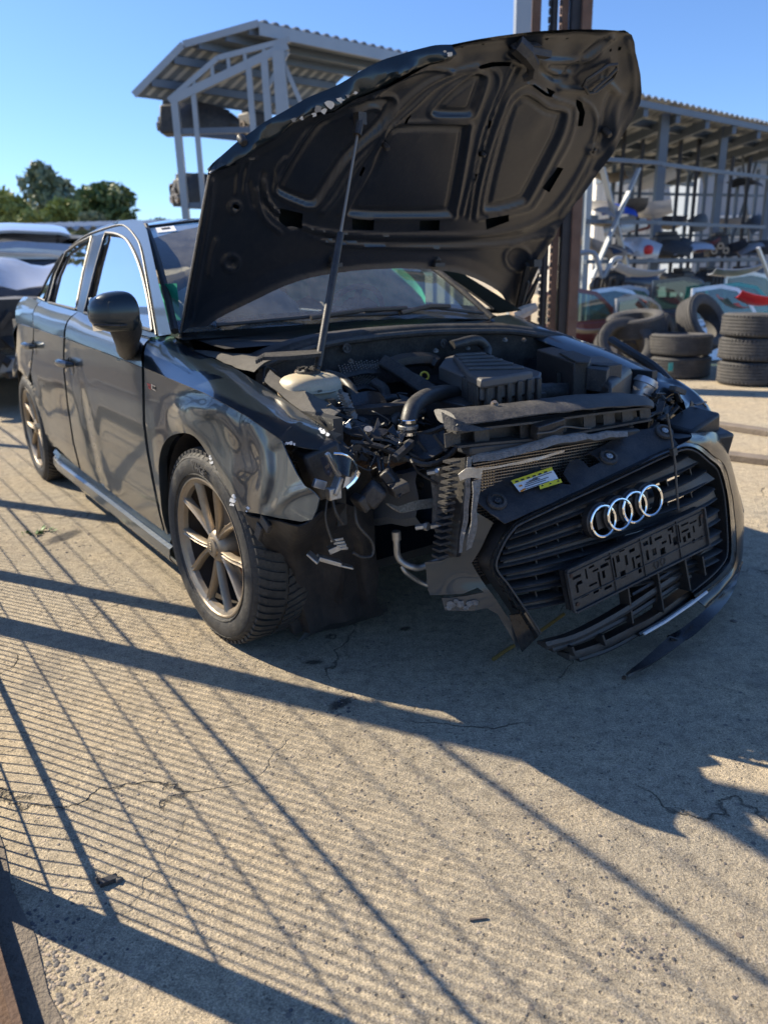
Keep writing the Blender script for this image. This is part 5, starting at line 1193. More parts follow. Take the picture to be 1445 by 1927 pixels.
for y, z in ((-.25, .02), (-.255, .105), (.255, .1)): MB().lathe([(.006, 0), (.006, .003), (0, .004)], 10, axis(ph(y, z, .013), (1, 0, 0))).obj('plate_screw', M['rust'], BU)
MB().prism([ph(y, z, .0) for y, z in ((-.266, .003), (-.266, .122), (.266, .122), (.266, .003))], (-.004, 0, 0), (-.02, 0, 0)).obj('plate_backing', M['black'], BU)
# bonnet-lock cover panel on top of the grille
tp = [(895, 940), (905, 925), (935, 905), (960, 885), (985, 873), (1012, 868), (1030, 905), (1075, 912), (1060, 890), (1072, 868), (1086, 862), (1110, 850), (1180, 812), (1235, 805), (1262, 820), (1275, 838), (1240, 852), (1150, 895), (1060, 937), (972, 977), (950, 985), (925, 968)]
def tpf(u, v):
    d = BI @ Vector(cray(u, v)); n = Vector((.70, 0, .72)); o = Vector((-.012, 0, .103)); t = (o-_bo).dot(n)/d.dot(n); p = _bo+d*t
    q = smooth_noise(p, 8, 2)*.010; return (p.x+q*.7, p.y, p.z+q*.7)
vv, ff = cdt(tp, [[(1085, 862), (1110, 852), (1122, 860), (1130, 870), (1108, 880), (1098, 868)]], 6); vs = [tpf(u, v) for u, v in vv]
f0 = ff[0]; dn = (Vector(vs[f0[1]])-Vector(vs[f0[0]])).cross(Vector(vs[f0[2]])-Vector(vs[f0[0]]))
tpo = mesh('lock_cover', vs, ff if dn.z > 0 else [f[::-1] for f in ff], M['black'], BU, smooth=40, solid=.004)
def lay(name, pts, mt, h):
    vs = [Vector(tpf(u, v))+Vector((.7, 0, .72))*h for u, v in pts]; return mesh(name, vs, [tuple(range(len(vs)))], M[mt], BU, smooth=0)
lay('warning_label', [(959, 910), (1036, 882), (1049, 903), (975, 932)], 'sticker', .009)
lay('warning_label', [(959, 910), (1036, 882), (1039, 888), (963, 917)], 'stickery', .0105)
lay('warning_label', [(1012, 914), (1053, 904), (1056, 911), (1014, 925)], 'stickery', .010)
for k, (x0, y0, w) in enumerate(((985, 918, 50), (984, 922, 46), (986, 926, 50), (987, 914, 30), (1000, 905, 40), (992, 910, 20))): lay('label_text', [(x0, y0), (x0+w*.9, y0-w*.34), (x0+w*.9, y0-w*.34+1.3), (x0, y0+1.3)], 'ink', .0115)
for k in range(6): lay('label_symbol', [(966+k*11, 912-k*4), (972+k*11, 910-k*4), (973+k*11, 912.5-k*4), (967+k*11, 914.5-k*4)], 'ink', .0118)
for u, v in ((976, 920), (982, 927), (978, 930)): lay('label_symbol', [(u-3, v), (u+3, v-2), (u+4, v+1), (u-2, v+3)], 'amber', .0118)
for u, v in ((1018, 918), (1033, 914), (1048, 909)): lay('label_symbol', [(u-2, v+2), (u, v-2), (u+3, v)], 'ink', .0115)
for (u, v) in ((934, 945), (1144, 862), (1248, 815)):
    p = Vector(tpf(u, v)); MB().lathe([(.028, .002), (.026, .008), (.018, .010), (.016, .004), (0, .004)], 18, axis(p, (.7, 0, .72))).obj('cover_plug', M['black_dusty'], BU)
    MB().lathe([(.010, .0), (.010, .010), (.004, .012), (0, .009)], 12, axis(p, (.7, 0, .72))).obj('clip', M['alu' if u > 1100 else 'black'], BU)
# dark tube behind the lock cover (lock carrier)
# right-hand corner of the bumper
def bc(u, v, x): return BP(u, v, x, False)
def bsheet(name, A, B, mt, n=14, rows=5, nz=.003, bul=.0, **kw):
    A, B = resample(cr(A, 3), n), resample(cr(B, 3), n); rws = []
    for k in range(rows):
        t = k/(rows-1); row = []
        for i in range(n):
            p = Vector(A[i]).lerp(Vector(B[i]), t); q = smooth_noise(p, 14, 3)*nz; row.append((p.x+q+bul*math.sin(PI*t), p.y, p.z+q))
        rws.append(row)
    return MB().grid(rws).obj(name, M[mt], BU, smooth=45, **kw)
bsheet('bumper_corner', [bc(1290, 832, -.03), bc(1318, 837, -.06), bc(1346, 860, -.11), bc(1364, 876, -.14), bc(1378, 925, -.15), bc(1384, 980, -.15), bc(1386, 1040, -.14), bc(1379, 1070, -.12), bc(1352, 1100, -.06), bc(1312, 1131, -.02)],
   [bc(1300, 815, -.10), bc(1352, 815, -.20), bc(1368, 845, -.26), bc(1376, 880, -.28), bc(1390, 930, -.28), bc(1399, 965, -.27), bc(1398, 1010, -.24), bc(1392, 1060, -.19), bc(1362, 1112, -.08), bc(1330, 1150, -.03)], 'black_gloss', n=46, rows=7, bul=.012, solid=.003)
bsheet('fog_trim', [bc(1382, 950, -.16), bc(1386, 935, -.20), bc(1392, 932, -.24)], [bc(1388, 998, -.16), bc(1396, 975, -.2), bc(1400, 962, -.24)], 'black', n=8)
# lower grille bars (broken) and hanging lip
def lbar(name, pts, w, h, mt='black', nz=.002):
    c = resample(cr([BP(u, v, x) for u, v, x in pts], 5), 26); b = MB()
    rws = [[(p[0]-w, p[1], p[2]+h*.2), (p[0], p[1], p[2]+h*.6), (p[0]+.003, p[1], p[2]), (p[0], p[1], p[2]-h*.5), (p[0]-w, p[1], p[2]-h*.3)] for p in c]
    b.grid(rws, closed=True); b.add(rws[0], [(0, 1, 2, 3, 4)]); b.add(rws[-1], [(4, 3, 2, 1, 0)]); return b.obj(name, M[mt], BU, smooth=30)
lbar('lower_grille_bar', [(1028, 1216, 0), (1090, 1198, 0), (1170, 1155, 0), (1230, 1115, -.01), (1290, 1075, -.03), (1340, 1030, -.05)], .04, .020)
lbar('lower_grille_bar', [(1040, 1224, -.02), (1100, 1204, -.02), (1180, 1163, -.02), (1240, 1125, -.02), (1300, 1085, -.04)], .05, .014)
lbar('lower_grille_bar', [(1070, 1238, -.02), (1130, 1218, -.02), (1190, 1188, -.01), (1230, 1168, -.01), (1290, 1125, -.03), (1350, 1080, -.05)], .05, .022)
lbar('lower_grille_bar', [(1090, 1243, -.03), (1150, 1222, -.03), (1215, 1186, -.02)], .03, .012)
lbar('lower_grille_bar', [(1190, 1120, -.02), (1250, 1085, -.02), (1300, 1050, -.04)], .04, .010)
for (u0, v0, u1, v1) in ((1068, 1214, 1075, 1232), (1125, 1192, 1132, 1212), (1172, 1100, 1182, 1170), (1228, 1075, 1240, 1150), (1278, 1045, 1290, 1110), (1312, 1045, 1318, 1080)):
    MB().beam(BP(u0, v0, -.02), BP(u1, v1, -.02), .006, .04, (1, 0, 0)).obj('lower_grille_stay', M['black'], BU)
lbar('trim_strip', [(1203, 1195, .0), (1250, 1168, .0), (1300, 1134, -.01), (1350, 1096, -.04), (1370, 1075, -.06)], .02, .012, 'black_gloss')
MB().tube([BP(u, v, .035) for u, v in ((1212, 1193), (1252, 1170), (1300, 1137), (1330, 1114))], .0048, 6).obj('trim_edge', M['primer'], BU)
bsheet('front_lip', [BP(1255, 1200, .0), BP(1282, 1185, .0), BP(1325, 1150, -.01), BP(1362, 1112, -.05), BP(1390, 1060, -.12)], [BP(1262, 1205, .03), BP(1293, 1205, .03), BP(1340, 1165, .02), BP(1378, 1118, -.02), BP(1398, 1058, -.10)], 'black_gloss', n=24, solid=.006)
bsheet('lip_fragment', [BP(1180, 1273, .02), BP(1195, 1258, .02), BP(1225, 1230, .015), BP(1258, 1198, .01)], [BP(1182, 1276, .04), BP(1225, 1252, .04), BP(1255, 1232, .04), BP(1288, 1207, .035)], 'black', n=14, solid=.008)
bsheet('skin_tongue', [BP(958, 1158, -.03), BP(970, 1195, -.03), BP(982, 1228, -.03)], [BP(985, 1155, -.02), BP(1000, 1185, -.01), BP(1008, 1203, -.02)], 'black_gloss', n=8, solid=.006)
MB().tube([BP(u, v, .012) for u, v in ((1255, 778), (1264, 830), (1270, 870), (1272, 905), (1276, 960))], .0035, 6).obj('hanging_cable', M['rubber'], BU)
MB().box(BP(1267, 850, .012), (.015, .016, .022)).obj('cable_clip', M['black'], BU)

# ================================================================ GROUND
def struct(name, b, mt, **kw): return b.obj(name, mt, None, kind='structure', **kw)
gd = MB().grid([[(x, y, 0) for x in (-300, -20, 0, 20, 300)] for y in (-60, 0, 10, 30, 600)]); struct('ground', gd, M['concrete'], smooth=0)
FD = Vector((.588, -.809, 0)); FN_ = Vector((.809, .588, 0))       # along the fence towards the camera, and its normal
def fl_(o, t, z=0.): return FN_*o-FD*t+Vector((0, 0, z))            # o: offset to the right, t: distance away along the fence
T0 = 1.466                                                           # distance of the first post
# dirt strip and low concrete edge left of the slab
b = MB(); rws = []
for i in range(120):
    t = -1.+i*.14; w = .035+.012*smooth_noise((t*3, 0, 0), 1, 2); rws.append([tuple(fl_(-3, t, .004)), tuple(fl_(.03, t, .004)), tuple(fl_(.075+w*.4+.015*smooth_noise((t*9, 1, 0), 1, 4), t, .004))])
struct('dirt_strip', b.grid(rws), M['dirt'], smooth=0)
rail = MB().beam(fl_(.030, -1.2, .028), fl_(.030, 9, .028), .012, .05).beam(fl_(.012, -1.2, .010), fl_(.012, 9, .010), .05, .010)
rail.obj('ground_rail', M['rust'], None, kind='thing', label='rusty steel rail along the left edge of the concrete', cat='rail')
# ---------------------------------------------------------------- mesh fence left of the picture, which casts the shadow lattice
fe = empty('mesh_fence', tuple(fl_(.02, T0)), 0, 'grey wire mesh fence panel between square posts left of the car', 'fence')
o0 = Vector(fe.location)
def fp(t, z, o=0.): return fl_(.02+o, T0+t, z)-o0
for t, w, h in ((0, .06, 2.1), (1.73, .075, 3.3), (2.42, .06, 2.2), (3.95, .07, 2.15), (6.2, .06, 2.1), (8.7, .06, 2.1)):
    MB().beam(fp(t, 0), fp(t, h), w, w, (.588, -.809, 0)).obj('fence_post', M['galv'], fe)
for z, w in ((.32, .016), (.955, .012), (1.645, .022), (2.12, .10)):
    MB().beam(fp(0, z), fp(8.7, z), .008, w).obj('fence_rail', M['galv'], fe)
b = MB()
for z in (.245, .505, .705, .855, 1.105, 1.305, 1.475, 1.85): b.tube([fp(0, z, .0 if z > .3 else -.03), fp(8.7, z, .0 if z > .3 else -.03)], .003, 5)
for i in range(190):
    t = .0455*i+.02; b.tube([fp(t, .08, -.05), fp(t, .245, -.03), fp(t, .32, 0), fp(t, 2.12, 0)], .0025, 4, cap=False)
b.obj('mesh_wires', M['galv'], fe, smooth=0, kind='stuff')
MB().beam(fp(-.05, .06, .0), fp(9, .06, .0), .02, .05).obj('base_beam', M['rust'], fe)

# ---------------------------------------------------------------- stones, weed, small litter
rr = random.Random(3); b = MB(); b2 = MB()
def stone(B, p, r, s=1.):
    n = 6; q = [rr.uniform(.75, 1.2) for _ in range(14)]; a0 = rr.uniform(0, 6)
    vs = [(p[0], p[1], r*.55*s)]+[(p[0]+r*q[k]*math.cos(a0+k*PI/3)*1.1, p[1]+r*q[k+6]*math.sin(a0+k*PI/3), r*.22*s) for k in range(6)]+[(p[0]+r*.9*q[k]*math.cos(a0+k*PI/3), p[1]+r*.9*q[k+6]*math.sin(a0+k*PI/3), -r*.2) for k in range(6)]
    B.add(vs, [(0, 1+k, 1+(k+1) % 6) for k in range(6)]+[(1+k, 7+k, 7+(k+1) % 6, 1+(k+1) % 6) for k in range(6)])
for i in range(1500):
    y = .75+3.2*rr.random()**1.6; x = rr.uniform(-.62, .62)*y
    stone(b if rr.random() < .6 else b2, (x, y), .0008+.0036*rr.random()**4)
for (u, v, n_, sp, r) in ((1215, 1800, 60, .03, .0035), (1160, 1700, 20, .02, .003), (1000, 1590, 25, .03, .003), (760, 1440, 60, .09, .003), (660, 1330, 25, .04, .005), (960, 1540, 40, .06, .0028), (40, 1790, 320, .05, .0038), (75, 1870, 320, .05, .004), (120, 1010, 80, .14, .006), (1060, 1650, 30, .05, .003)):
    c = ground(u, v)
    for _ in range(n_): stone(b if rr.random() < .6 else b2, (c.x+rr.gauss(0, sp), c.y+rr.gauss(0, sp)), r*rr.uniform(.4, 1.2))
b.obj('gravel', simple('dark_stone', (.09, .085, .085), .7, 0, .5, 40), None, smooth=0, kind='stuff', label='loose dark gravel grains scattered over the concrete', cat='gravel')
b2.obj('gravel', simple('pale_stone', (.33, .27, .21), .8, 0, .5, 40), None, smooth=0, kind='stuff', label='loose pale gravel grains scattered over the concrete', cat='gravel')
for (u, v, r, lb) in ((1380, 1170, .010, 'single beige pebble right of the hanging bumper lip'), (1391, 1762, .006, 'small dark pebble near the right edge of the sunlit concrete')):
    c = ground(u, v); B = MB(); stone(B, (0, 0), r, 1.4); o = B.obj('pebble', M['wood'], None, label=lb, cat='pebble'); o.location = c
c = ground(72, 1003); wd = empty('weed', c, 0, 'small green weed growing from a crack beside the car', 'weed')
for i in range(34):
    a = rr.uniform(0, 2*PI); L = rr.uniform(.015, .045); e_ = rr.uniform(.2, .9); p0 = Vector((rr.gauss(0, .03), rr.gauss(0, .02), 0)); d = Vector((math.cos(a), math.sin(a), e_)).normalized(); s_ = d.cross(Vector((0, 0, 1))).normalized()
    o = mesh('leaf', [p0, p0+d*L*.5+s_*L*.25, p0+d*L, p0+d*L*.5-s_*L*.25], [(0, 1, 2, 3)], M['leaf'], wd, smooth=0)
c = ground(205, 1662); cl_ = empty('plastic_clip', c, .6, 'broken black plastic clip lying on the sunlit concrete', 'clip')
MB().box((0, 0, .006), (.035, .016, .010), (0, .1, 0)).tube([(-.018, 0, .008), (-.02, .004, .022)], .003, 6).obj('clip_body', M['black'], cl_, bevel=.001)
MB().box((.018, -.008, .004), (.014, .010, .007), (0, .4, .3)).obj('clip_end', M['felt'], cl_, bevel=.001)
MB().tube(cr([ground(928, 1241, .006), ground(955, 1222, .005), ground(990, 1203, .02), ground(1020, 1185, .05), ground(1062, 1155, .09)], 4), .006, 6, sq=(0, 0, 1)).obj('yellow_strap', M['strap'], None, label='frayed yellow strap trailing on the ground under the bumper', cat='strap')
c = ground(1174, 1278); o = MB().lathe([(.006, 0), (.006, .008), (.003, .010), (0, .010)], 6).obj('rusty_nut', M['rust'], None, label='tiny rusty nut beside the broken bumper lip', cat='nut'); o.location = c
c = ground(900, 1734, 0); o = MB().beam((-.016, 0, .003), (.016, .004, .003), .004, .004).obj('wood_splinter', M['wood'], None, label='thin wood splinter on the sunlit concrete in front', cat='splinter'); o.location = c
c = ground(395, 1205, 0)
for i, (a, c_, lb) in enumerate((((1335, 797), (1460, 818), 'long weathered plank across the yard nearer the tyre stacks'), ((1372, 858), (1460, 872), 'short weathered plank lying nearer the car'))):
    A = ground(*a); B = ground(*c_); MB().beam(A+Vector((-.15, .02, .02)), B+(B-A)*.9+Vector((0, 0, .02)), .11, .04).obj('plank', M['wood'], None, label=lb, cat='plank', bevel=.004)

# ================================================================ BACKGROUND
def atz(u, v, z):
    r = ray(u, v); t = (z-CH)/r[2]; return Vector((r[0]*t, r[1]*t, z))
# ---- tyres
def tyre_mesh():
    R_, w = .325, .112; pr = [(.20, -.085), (.225, -.105), (.275, -w), (.305, -w*.93), (.318, -w*.75)]
    for k in range(5):
        y = -.062+k*.031; pr += [(R_, y-.012), (R_, y+.010), (R_-.009, y+.011), (R_-.009, y+.018)]
    pr = [p for p in pr if p[1] < .082]+[(.318, w*.75), (.305, w*.93), (.275, w), (.225, .105), (.20, .085), (.205, 0)]
    B = MB().lathe(pr, 56, close=True)
    for k in range(56):
        a = 2*PI*k/56
        for s in (-1, 1): B.box((.3215*math.cos(a), .3215*math.sin(a), s*.082), (.012, .020, .020), (0, 0, a))
    return B
tm = tyre_mesh(); t0 = tm.obj('tyre', M['tyre_old'], None, smooth=40)
def tyre(p, rot, lb, grp, first=[True], k_=None):
    k_ = random.Random(lb).uniform(.95, 1.05)
    o = t0 if first[0] else t0.copy()
    if not first[0]: COL.objects.link(o)
    first[0] = False; o.scale = (1, 1, 1) if k_ is None else (k_, k_, 1.); o.location = p; o.rotation_euler = rot; props(o, lb, 'tyre', grp); return o
G1 = 'old tyres stacked and heaped at the yard edge'
s1 = atz(1414, 722, 0); s1 = Vector((s1.x, s1.y+.05, 0)); s2 = atz(1290, 713, 0)+Vector((0, .25, 0))
for k, (nm, dx, dy) in enumerate((('bottom', 0, 0), ('middle', .02, .01), ('top', .005, -.01))): tyre(s1+Vector((dx, dy, .114+k*.229)), (R((-1.5, 1, 2)[k]), R((0, 2, -1)[k]), k*1.3), nm+' tyre of the three-high stack at the right edge', G1)
for k, (nm, dx) in enumerate((('lower tyre, with a turquoise tag,', 0), ('upper tyre', .01))): tyre(s2+Vector((dx, 0, .114+k*.229)), (0, R(k*2), k), nm+' of the two-high stack beside the tall one', G1)
c = atd(1262, 690, s2.y-.33); MB().box((0, 0, 0), (.045, .006, .085)).obj('tyre_tag', M['teal'], None, label='turquoise paper tag stuck on the lower tyre', cat='tag').location = c
def at_floor(u, D, z): q = atd(u, 600, D); return Vector((q.x, D, z))
tyre(at_floor(1322, 8.6, .52), (R(62), R(18), R(25)), 'tyre leaning upright behind the two tyre stacks', G1)
tyre(at_floor(1196, 8.6, .53), (R(8), R(-8), 0), 'tyre lying tilted on top of the heap by the doors', G1)
tyre(at_floor(1178, 8.3, .32), (R(50), R(-30), .4), 'worn tyre propped on edge left of the heap', G1)
tyre(at_floor(1215, 8.9, .25), (R(5), 0, 0), 'tyre lying under the tilted one in the heap', G1)
tyre(at_floor(1250, 8.9, .30), (R(78), R(5), R(60)), 'tyre standing on its tread behind the two-high stack', G1)
# ---- car doors leaning in rows
def car_door(p, rz, lean, col, lb, glass='green_glass', L=1.05, cat='car door', flip=1, hs=1.):
    d = empty('car_door', p, 0, lb, cat, 'removed car doors in the pile'); d.rotation_euler = (lean, 0, rz)
    d.scale = (1, 1, .86)
    body = [(-.50, .0), (.42, .0), (.50, .12), (.53, .40), (.50, .62), (-.50, .58), (-.53, .30)]
    fr_o = [(-.50, .575), (.50, .615), (.40, .80), (.20, 1.02*hs), (-.05, 1.08*hs), (-.46, 1.04*hs)]; fr_i = [(-.44, .61), (.42, .645), (.335, .80), (.17, .97*hs), (-.06, 1.02*hs), (-.42, .985*hs)]
    def P3(q, y): return [(x*L, y-.05*max(0, z-.55), z) for x, z in q]
    MB().prism(P3(body, 0), (0, -.06, 0), (0, .05, 0)).obj('door_panel', M[col], d, bevel=.02)
    vv, ff = cdt(fr_o, [fr_i], .2); me = [(x*L, -.02-.10*max(0, z-.6), z) for x, z in vv]; mesh('window_frame', me, ff, M[col], d, smooth=0, solid=.03)
    vv, ff = cdt(fr_i, [], .4); mesh('window', [(x*L, -.03-.10*max(0, z-.6), z) for x, z in vv], ff, M[glass], d, smooth=0)
    MB().beam((-.35*L, -.09, .50), (-.20*L, -.09, .50), .02, .025).obj('handle', M['black'], d, bevel=.004)
    MB().beam((-.5*L, -.075, .30), (.5*L, -.075, .30), .012, .03).obj('side_moulding', M['black'], d)
    return d
def dr(u, D, z, rz, lean, col, lb, **k): return car_door(at_floor(u, D, z), R(rz), R(lean), col, lb, **k)
dr(1100, 9.3, 0, 12, -12, 'maroon', 'maroon car door with green tinted window beside the rusty mast', flip=1)
dr(1178, 9.8, 0, 20, -16, 'silver', 'silver car door leaning behind the heap of tyres', flip=1)
dr(1215, 9.2, 0, 38, -10, 'greyp', 'dull grey door panel standing edge-on by the silver door', hs=.9)
dr(1195, 10.4, 0, 10, -14, 'white', 'white door frame farther back between maroon and silver doors', flip=1)
dr(1290, 10.2, .08, 12, -8, 'navy', 'dark navy door with large window behind the leaning tyre', flip=1)
dr(1345, 10.8, 0, 25, -12, 'black_gloss', 'black car door right of the navy one', flip=1)
dr(1400, 10.0, 0, 8, -12, 'teal', 'turquoise edged door high on the pile at right', flip=1)
dr(1420, 10.9, .12, 15, -10, 'silver', 'pale silver door above the turquoise one', flip=1)
dr(1375, 9.4, 0, 18, -14, 'silver', 'silver door lying low between black door and red door', flip=1)
# loose panels and pipes
def panel(p, size, rot, col, name, lb, cat, grp=None):
    """curved pressed panel with rolled edges"""
    w, h = size; rws = []
    for i in range(9):
        rws.append([((i/8-.5)*w, .10*w*((i/8-.5)**2)*4-.03*math.sin(k/5*PI), (k/5-.5)*h*(1-.25*abs(i/8-.5)*2)) for k in range(6)])
    o = MB().grid(rws).obj(name, M[col], None, solid=.012, smooth=50, label=lb, cat=cat, group=grp); o.location = p; o.rotation_euler = rot; return o
panel(at_floor(1195, 10.9, 1.07), (.75, .25), (R(70), R(8), .2), 'white', 'car_bonnet', 'white bonnet lying flat on top of the silver doors', 'bonnet')
panel(at_floor(1385, 10.8, 1.05), (.8, .4), (R(75), R(-8), 0), 'silver', 'car_bonnet', 'silver bonnet lying on the doors at right', 'bonnet')
panel(at_floor(1422, 9.4, .72), (.5, .22), (R(60), R(10), 0), 'red', 'body_panel', 'bright red body panel low on the pile at the right edge', 'body panel')
panel(at_floor(1110, 9.0, .45), (.7, .2), (R(80), 0, .3), 'greyp', 'bumper_bar', 'grey bumper bar below the maroon door', 'bumper')
MB().beam((0, 0, 0), (.26, .1, -.40), .045, .03).obj('door_strut', M['silver'], None, label='white strut sticking up from the door pile at right', cat='strut').location = at_floor(1410, 10.3, 1.35)
pp = MB().tube(cr([(-.25, 0, .22), (0, 0, .22), (.10, 0, .0), (.16, 0, -.1), (.28, 0, .12), (.4, 0, .14)], 4), .035, 8).obj('exhaust_pipe', M['galv'], None, label='bent pale exhaust pipe at the foot of the crossed braces', cat='exhaust pipe'); pp.location = at_floor(1110, 11, 1.13)

# ---- forklift mast behind the bonnet
mx0 = atd(972, 40, 7.6).x; mx1 = atd(1108, 40, 7.6).x
ms = empty('forklift_mast', (0, 7.6, 0), 0, 'tall rusty forklift mast standing behind the open bonnet', 'forklift mast')
def chan(x, w, mt, z1=4.6, y=0):
    B = MB(); B.box((x, y, z1/2), (w, .02, z1)).box((x-w/2+.01, y+.06, z1/2), (.02, .12, z1)).box((x+w/2-.01, y+.06, z1/2), (.02, .12, z1)); return B.obj('mast_rail', M[mt], ms, bevel=.004)
chan(mx0+.06, .14, 'galv'); chan(mx0+.19, .07, 'rustmast', y=.05); chan(mx1-.08, .13, 'darksteel', y=.04); chan(mx1-.02, .09, 'rustmast', y=-.01); chan(mx1-.19, .06, 'rustmast', y=.1)
for x in (mx0+.30, mx0+.40):
    B = MB(); 
    for k in range(60): B.box((x, .05, .6+k*.065), (.022 if k % 2 else .014, .012, .05))
    B.obj('lift_chain', M['darksteel'], ms)
MB().tube([(mx0+.35, .1, .2), (mx0+.35, .1, 4.4)], .035, 12).obj('lift_cylinder', M['darksteel'], ms)
for z in (.3, 1.5, 2.6, 4.4): MB().box(((mx0+mx1)/2, .14, z), (mx1-mx0-.08, .03, .12)).obj('mast_crossbar', M['rustmast'], ms)


# ---- open shed at the left with a curved sheet roof on trusses
DS = 12.
g0 = [atd(u, v, DS) for u, v in ((252, 174), (345, 79), (487, 39))]
far = atz(772, 101, g0[-1].z); LD = far-g0[-1]; LD.z = 0; sh = empty('open_storage_shed', (g0[0].x+.5, DS+.6, 0), 0, 'open steel shed with curved sheet roof and truss at left', 'shed'); o0 = Vector(sh.location)
n_ = 64; rws = []
prof = [tuple(Vector(g0[0]).lerp(g0[1], k/4)) for k in range(4)]+[tuple(Vector(g0[1]).lerp(g0[2], k/5)) for k in range(6)]
for i in range(n_+1):
    rws.append([Vector(p)+LD*(i/n_)*1.0+Vector((0, 0, (.035 if (i//2) % 2 else 0)))-o0 for p in prof])
rf = MB().grid(rws).obj('roof', M['galv'], sh, smooth=0, solid=.02)
_pp = [Vector(p)+Vector((0, .02, -.045))-o0 for p in prof]; MB().grid([_pp, [p+LD for p in _pp]]).obj('roof_shade_sheet', M['rack'], rf, smooth=0)  # added darker sheet puts the shade under the roof into colour
# fascia boards
for i in range(len(prof)-1): MB().beam(Vector(prof[i])-o0+Vector((0, -.02, -.03)), Vector(prof[i+1])-o0+Vector((0, -.02, -.03)), .03, .09).obj('fascia', M['galv'], rf)
MB().beam(g0[-1]-o0+Vector((0, -.03, -.10)), far-o0+Vector((0, -.03, -.10)), .03, .16).obj('gutter', M['galv'], rf)
for t in (.15, .35, .55, .75, .92):                       # purlins under the sheet
    k = t*(len(prof)-1); i = int(k); p = Vector(prof[i]).lerp(Vector(prof[min(i+1, len(prof)-1)]), k-i)-o0; MB().beam(p+Vector((0, 0, -.08)), p+LD+Vector((0, 0, -.08)), .06, .10).obj('purlin', M['rack'], rf)
dl = LD.normalized()
for j, s_ in enumerate((.05, 3.7, 7.5)):
    o_ = dl*s_
    q = lambda u, v: atd(u, v, DS+.0)+o_-o0
    ch_b = [q(318, 188), q(536, 84)]; ch_t = [q(312, 188), q(404, 108), q(540, 73)]
    B = MB(); B.beam(ch_b[0], ch_b[1], .09, .11)
    for a, c in zip(ch_t, ch_t[1:]): B.beam(a, c, .07, .07)
    for t in (.2, .36, .5, .64, .8):
        a = ch_b[0].lerp(ch_b[1], t); xx = a.x; tp_ = float(np.interp(xx, [c.x for c in ch_t], [c.z for c in ch_t])); B.beam(a, (a.x, a.y, tp_), .05, .05)
    B.obj('roof_truss', M['galv'], sh)
    for u, v, w in ((323, 190, .10), (358, 170, .07), (462, 118, .08), (492, 108, .10), (519, 95, .17)):
        a = q(u, v); MB().beam((a.x, a.y, -0), a, w, w).obj('post', M['galv'], sh)
    for z in (1.2, 2.2, 3.2): MB().beam((q(323, 190).x, q(323, 190).y, z), (q(519, 95).x, q(519, 95).y, z), .05, .08).obj('shelf_beam', M['rack'], sh)
    MB().beam(q(492, 175), q(536, 95), .05, .06).beam(q(519, 95), q(560, 190), .05, .06).obj('brace', M['galv'], sh)
for z, a, b_ in ((2.2, 323, 519), (3.2, 323, 519)):
    for u in (a, b_): p = atd(u, 180, DS)-o0; MB().beam((p.x, p.y, z), (p.x+dl.x*8, p.y+dl.y*8, z), .05, .08).obj('shelf_beam', M['rack'], sh)
# ---- used car parts: a lumpy gearbox/engine shape, a bumper, a dashboard
def engine(p, s, rz, lb, grp, mt='black_dusty'):
    r_ = random.Random(hash(lb) % 999 if 0 else int(p[0]*100) % 97); e_ = empty('engine', p, rz, lb, 'engine', grp)
    MB().box((0, 0, .25*s), (.55*s, .42*s, .42*s), None, .85).obj('engine_block', M[mt], e_, bevel=.03)
    B = MB()
    for k in range(5): B.tube(cr([((-.22+.1*k)*s, .2*s, .38*s), ((-.22+.1*k)*s, .32*s, .36*s), ((-.2+.1*k)*s, .34*s, .15*s)], 3), .03*s, 7)
    B.obj('manifold', M['rust' if s > .9 else mt], e_)
    MB().lathe([(.0, .30*s), (.10*s, .30*s), (.19*s, .18*s), (.20*s, 0), (0, 0)], 18, axis((.27*s, 0, .22*s), (1, 0, 0))).obj('gearbox', M['steel_dark'], e_)
    for k in range(3): MB().lathe([(.07*s, -.02), (.07*s, .02), (.03, .02), (.03, -.02)], 16, axis((-.29*s, (-.12+.12*k)*s, (.15+.1*(k % 2))*s), (-1, 0, 0)), close=True).obj('pulley', M['disc'], e_)
    MB().box((0, 0, .50*s), (.40*s, .22*s, .08*s)).obj('valve_cover', M['black'], e_, bevel=.015)
    return e_
GL = 'dark used car parts stored in the left shed'
for i, (u, z, D, s, lb) in enumerate(((372, 3.25, 12.8, .95, 'dark engine on the upper shelf of the left shed'), (420, 3.25, 12.9, .9, 'dark engine right of another on the upper shed shelf'), (382, 2.22, 12.8, .95, 'dark engine on the middle shelf of the left shed'), (505, 3.25, 13.4, .9, 'dark engine by the thick post of the left shed'))):
    engine(at_floor(u, D, z), s, .3*i, lb, GL)
panel(at_floor(405, 12.6, 3.5), (.95, .42), (R(-10), R(6), 0), 'black', 'bumper_cover', 'wavy black bumper cover on the upper shed shelf', 'bumper cover', GL)
panel(at_floor(400, 12.6, 2.5), (.8, .45), (R(-10), R(4), 0), 'black', 'bumper_cover', 'black bumper cover on the middle shed shelf', 'bumper cover', GL)
